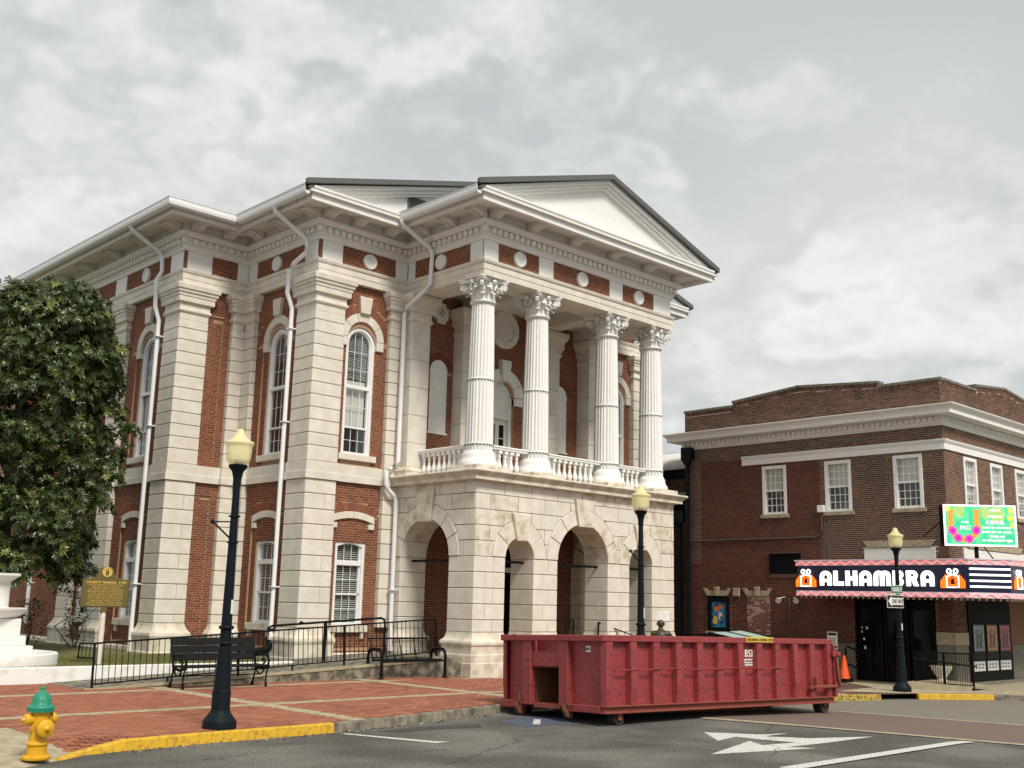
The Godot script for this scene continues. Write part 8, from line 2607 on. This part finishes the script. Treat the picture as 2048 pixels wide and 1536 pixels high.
# ---------- lawn, tree, shrubs ----------
func leaf_mesh(b: MB, o: Vector3, d: Vector3, up: Vector3, l: float, w: float):
	# a folded, slightly drooping leaf of four triangles
	var s := d.cross(up).normalized() * w * 0.5
	var nrm := s.cross(d).normalized()
	var m := o + d * l * 0.5 + nrm * (-0.12 * l)
	var tip := o + d * l + nrm * (-0.02 * l) + Vector3.DOWN * l * 0.15
	b.tri(o, m + s + nrm * 0.06 * l, m); b.tri(o, m, m - s + nrm * 0.06 * l)
	b.tri(m, m + s + nrm * 0.06 * l, tip); b.tri(m, tip, m - s + nrm * 0.06 * l)

func tree():
	var lm := mat("magnolia_leaf", Color(1, 1, 1), 0.32)
	lm.vertex_color_use_as_albedo = true
	lm.backlight_enabled = true
	lm.backlight = Color(0.05, 0.07, 0.015)
	lm.cull_mode = BaseMaterial3D.CULL_DISABLED
	var bark := tex_mat("bark", noise_img(97, 0.05, 256, func(r, x, y): return lin(0.05, 0.042, 0.034).lerp(lin(0.14, 0.12, 0.10), r)), 1.5, 0.95)
	var o := Vector3(9.85, 0.40, -28.9)
	var t := thing("magnolia_tree", "dense dark green magnolia tree in front of courthouse side wall", "tree", o)
	var b := MB.new()
	b.tube([Vector3(0, -0.2, 0), Vector3(0.02, 0.8, 0), Vector3(0.05, 2.2, 0.03), Vector3(0.0, 4.5, 0.0), Vector3(0.05, 7.0, 0.0), Vector3(0.08, 8.8, 0.0)], [0.26, 0.20, 0.17, 0.13, 0.08, 0.03], 10)
	part(t, "trunk", b, bark)
	# boughs: rounded sprays of leaf rosettes on limb ends, with gaps between them
	var limbs := MB.new()
	var cr := MB.new()
	var r := RandomNumberGenerator.new(); r.seed = 77
	var made := 0
	for i in 980:
		var y := 1.75 + 7.55 * pow(r.randf(), 0.9)
		var f := (y - 1.75) / 7.55
		var a := r.randf() * TAU
		var R := 2.30 * (0.90 + 0.16 * sin(f * 3.1)) * (1.0 if f < 0.60 else sqrt(max(0.0, 1.0 - pow((f - 0.60) / 0.45, 2.0))))
		R *= 0.90 + 0.12 * sin(a * 3.0 + y * 1.3) + 0.09 * sin(a * 5.0 - y * 2.1)
		var rr := R * (0.38 + 0.62 * sqrt(r.randf()))
		var lean := Vector3(0.42, 0, 0.40) * f * 0.9
		var p := Vector3(cos(a) * rr, y, sin(a) * rr) + lean
		var br := r.randf_range(0.30, 0.52)
		var outd := Vector3(cos(a), 0.55, sin(a)).normalized()
		made += 1
		if made % 18 == 0:
			var st := Vector3(0.03, max(0.9, y - 1.1), 0)
			limbs.tube([st, st.lerp(p, 0.5) + Vector3(0, 0.15, 0), p], [0.055, 0.035, 0.012], 5)
		var tone := r.randf()
		for k in r.randi_range(9, 14):
			var d := (Vector3(r.randfn(0, 1), r.randfn(0.25, 0.8), r.randfn(0, 1)).normalized() + outd * 0.75).normalized()
			var tw := p + Vector3(d.x, d.y * 0.75, d.z) * br * r.randf_range(0.75, 1.05)
			var young := r.randf() < 0.10
			var n := r.randi_range(6, 9)
			var sx := d.cross(Vector3.UP if abs(d.y) < 0.9 else Vector3.RIGHT).normalized()
			var sy := d.cross(sx)
			var spin := r.randf() * TAU
			for j in n:
				var an := spin + j * 2.4
				var ld := (d * r.randf_range(0.15, 0.65) + (sx * cos(an) + sy * sin(an)) * 0.9 + Vector3(0, -0.08, 0)).normalized()
				cr.col = Color(0.020, 0.038, 0.009).lerp(Color(0.058, 0.088, 0.018), r.randf() * 0.7 + tone * 0.3)
				if young: cr.col = Color(0.13, 0.155, 0.032)
				elif r.randf() < 0.02: cr.col = Color(0.13, 0.085, 0.03)
				leaf_mesh(cr, tw + d * 0.02, ld, d, r.randf_range(0.12, 0.19), r.randf_range(0.045, 0.07))
	part(t, "limb", limbs, bark)
	part(t, "crown", cr, lm)

func greenery():
	var gm := mat("grass_blade", Color(1, 1, 1), 0.8)
	gm.vertex_color_use_as_albedo = true
	var b := MB.new()
	b.q(Vector3(-6, 0.41, -22.95), Vector3(14.8, 0.41, -22.95), Vector3(14.8, 0.41, -28.0), Vector3(-6, 0.41, -28.0))
	b.q(Vector3(-6, 0.408, -28.0), Vector3(13.7, 0.408, -28.0), Vector3(13.7, 0.408, -55), Vector3(-6, 0.408, -55))
	part_structure("lawn", b, tex_mat("turf", noise_img(99, 0.06, 256, func(r, x, y): return lin(0.085, 0.095, 0.028).lerp(lin(0.20, 0.18, 0.07), clamp(r * 1.7 - 0.35, 0, 1)), 5), 0.8, 0.95))
	var r := RandomNumberGenerator.new(); r.seed = 5
	var gr := MB.new()
	for i in 26000:
		var x := r.randf_range(6.5, 14.75); var z := r.randf_range(-27.0, -22.97)
		if x > 13.7 and z < -26.0: continue
		if Vector2(x - 8.3, z + 24.9).length() < 1.6: continue
		var h := r.randf_range(0.03, 0.075)
		var a := r.randf() * TAU
		var d := Vector3(cos(a), 0, sin(a)) * 0.006
		gr.col = Color(0.085, 0.11, 0.022).lerp(Color(0.24, 0.22, 0.075), r.randf())
		var p := Vector3(x, 0.41, z)
		gr.tri(p - d, p + d, p + Vector3(r.randfn(0, 0.02), h, r.randfn(0, 0.02)))
	var go := part(self, "grass", gr, gm)
	tag(go, "short patchy grass on the lawn behind the white wall", "grass")
	go.set_meta("kind", "stuff")
	tree()
	# dark shrubs at the foot of the wall
	for q in [[Vector3(12.1, 0.4, -32.6), 0.85, 1.25, "round dark leafy shrub under the narrow courthouse window"], [Vector3(11.0, 0.4, -33.8), 1.0, 1.2, "wide dark shrub between downspout and narrow courthouse window"], [Vector3(12.9, 0.4, -31.2), 0.5, 1.5, "slender upright shrub beside the stone pilaster base"]]:
		var t := thing("shrub", q[3], "shrub", q[0], 0.0, "shrubs under the courthouse wall")
		var cr := MB.new()
		for i in 900:
			var a := r.randf() * TAU
			var y: float = q[2] * pow(r.randf(), 0.8)
			var rr: float = q[1] * pow(r.randf(), 0.45) * (1.0 - 0.45 * y / q[2]) * (0.8 + 0.25 * sin(a * 4.0 + y * 5.0))
			var st := Vector3(cos(a) * rr, y + 0.05, sin(a) * rr)
			cr.col = Color(0.015, 0.032, 0.012).lerp(Color(0.045, 0.075, 0.022), r.randf())
			leaf_mesh(cr, st, Vector3(cos(a) + r.randfn(0, 0.5), r.randf_range(-0.1, 0.9), sin(a) + r.randfn(0, 0.5)).normalized(), Vector3.UP, r.randf_range(0.08, 0.14), r.randf_range(0.04, 0.06))
		part(t, "foliage", cr, M.magnolia_leaf)
		var st2 := MB.new()
		for k in 4: st2.tube([Vector3(0, -0.1, 0), Vector3(r.randfn(0, 0.15), q[2] * 0.4, r.randfn(0, 0.15)), Vector3(r.randfn(0, 0.3), q[2] * 0.8, r.randfn(0, 0.3))], [0.02, 0.014, 0.006], 5)
		part(t, "stem", st2, M.bark)
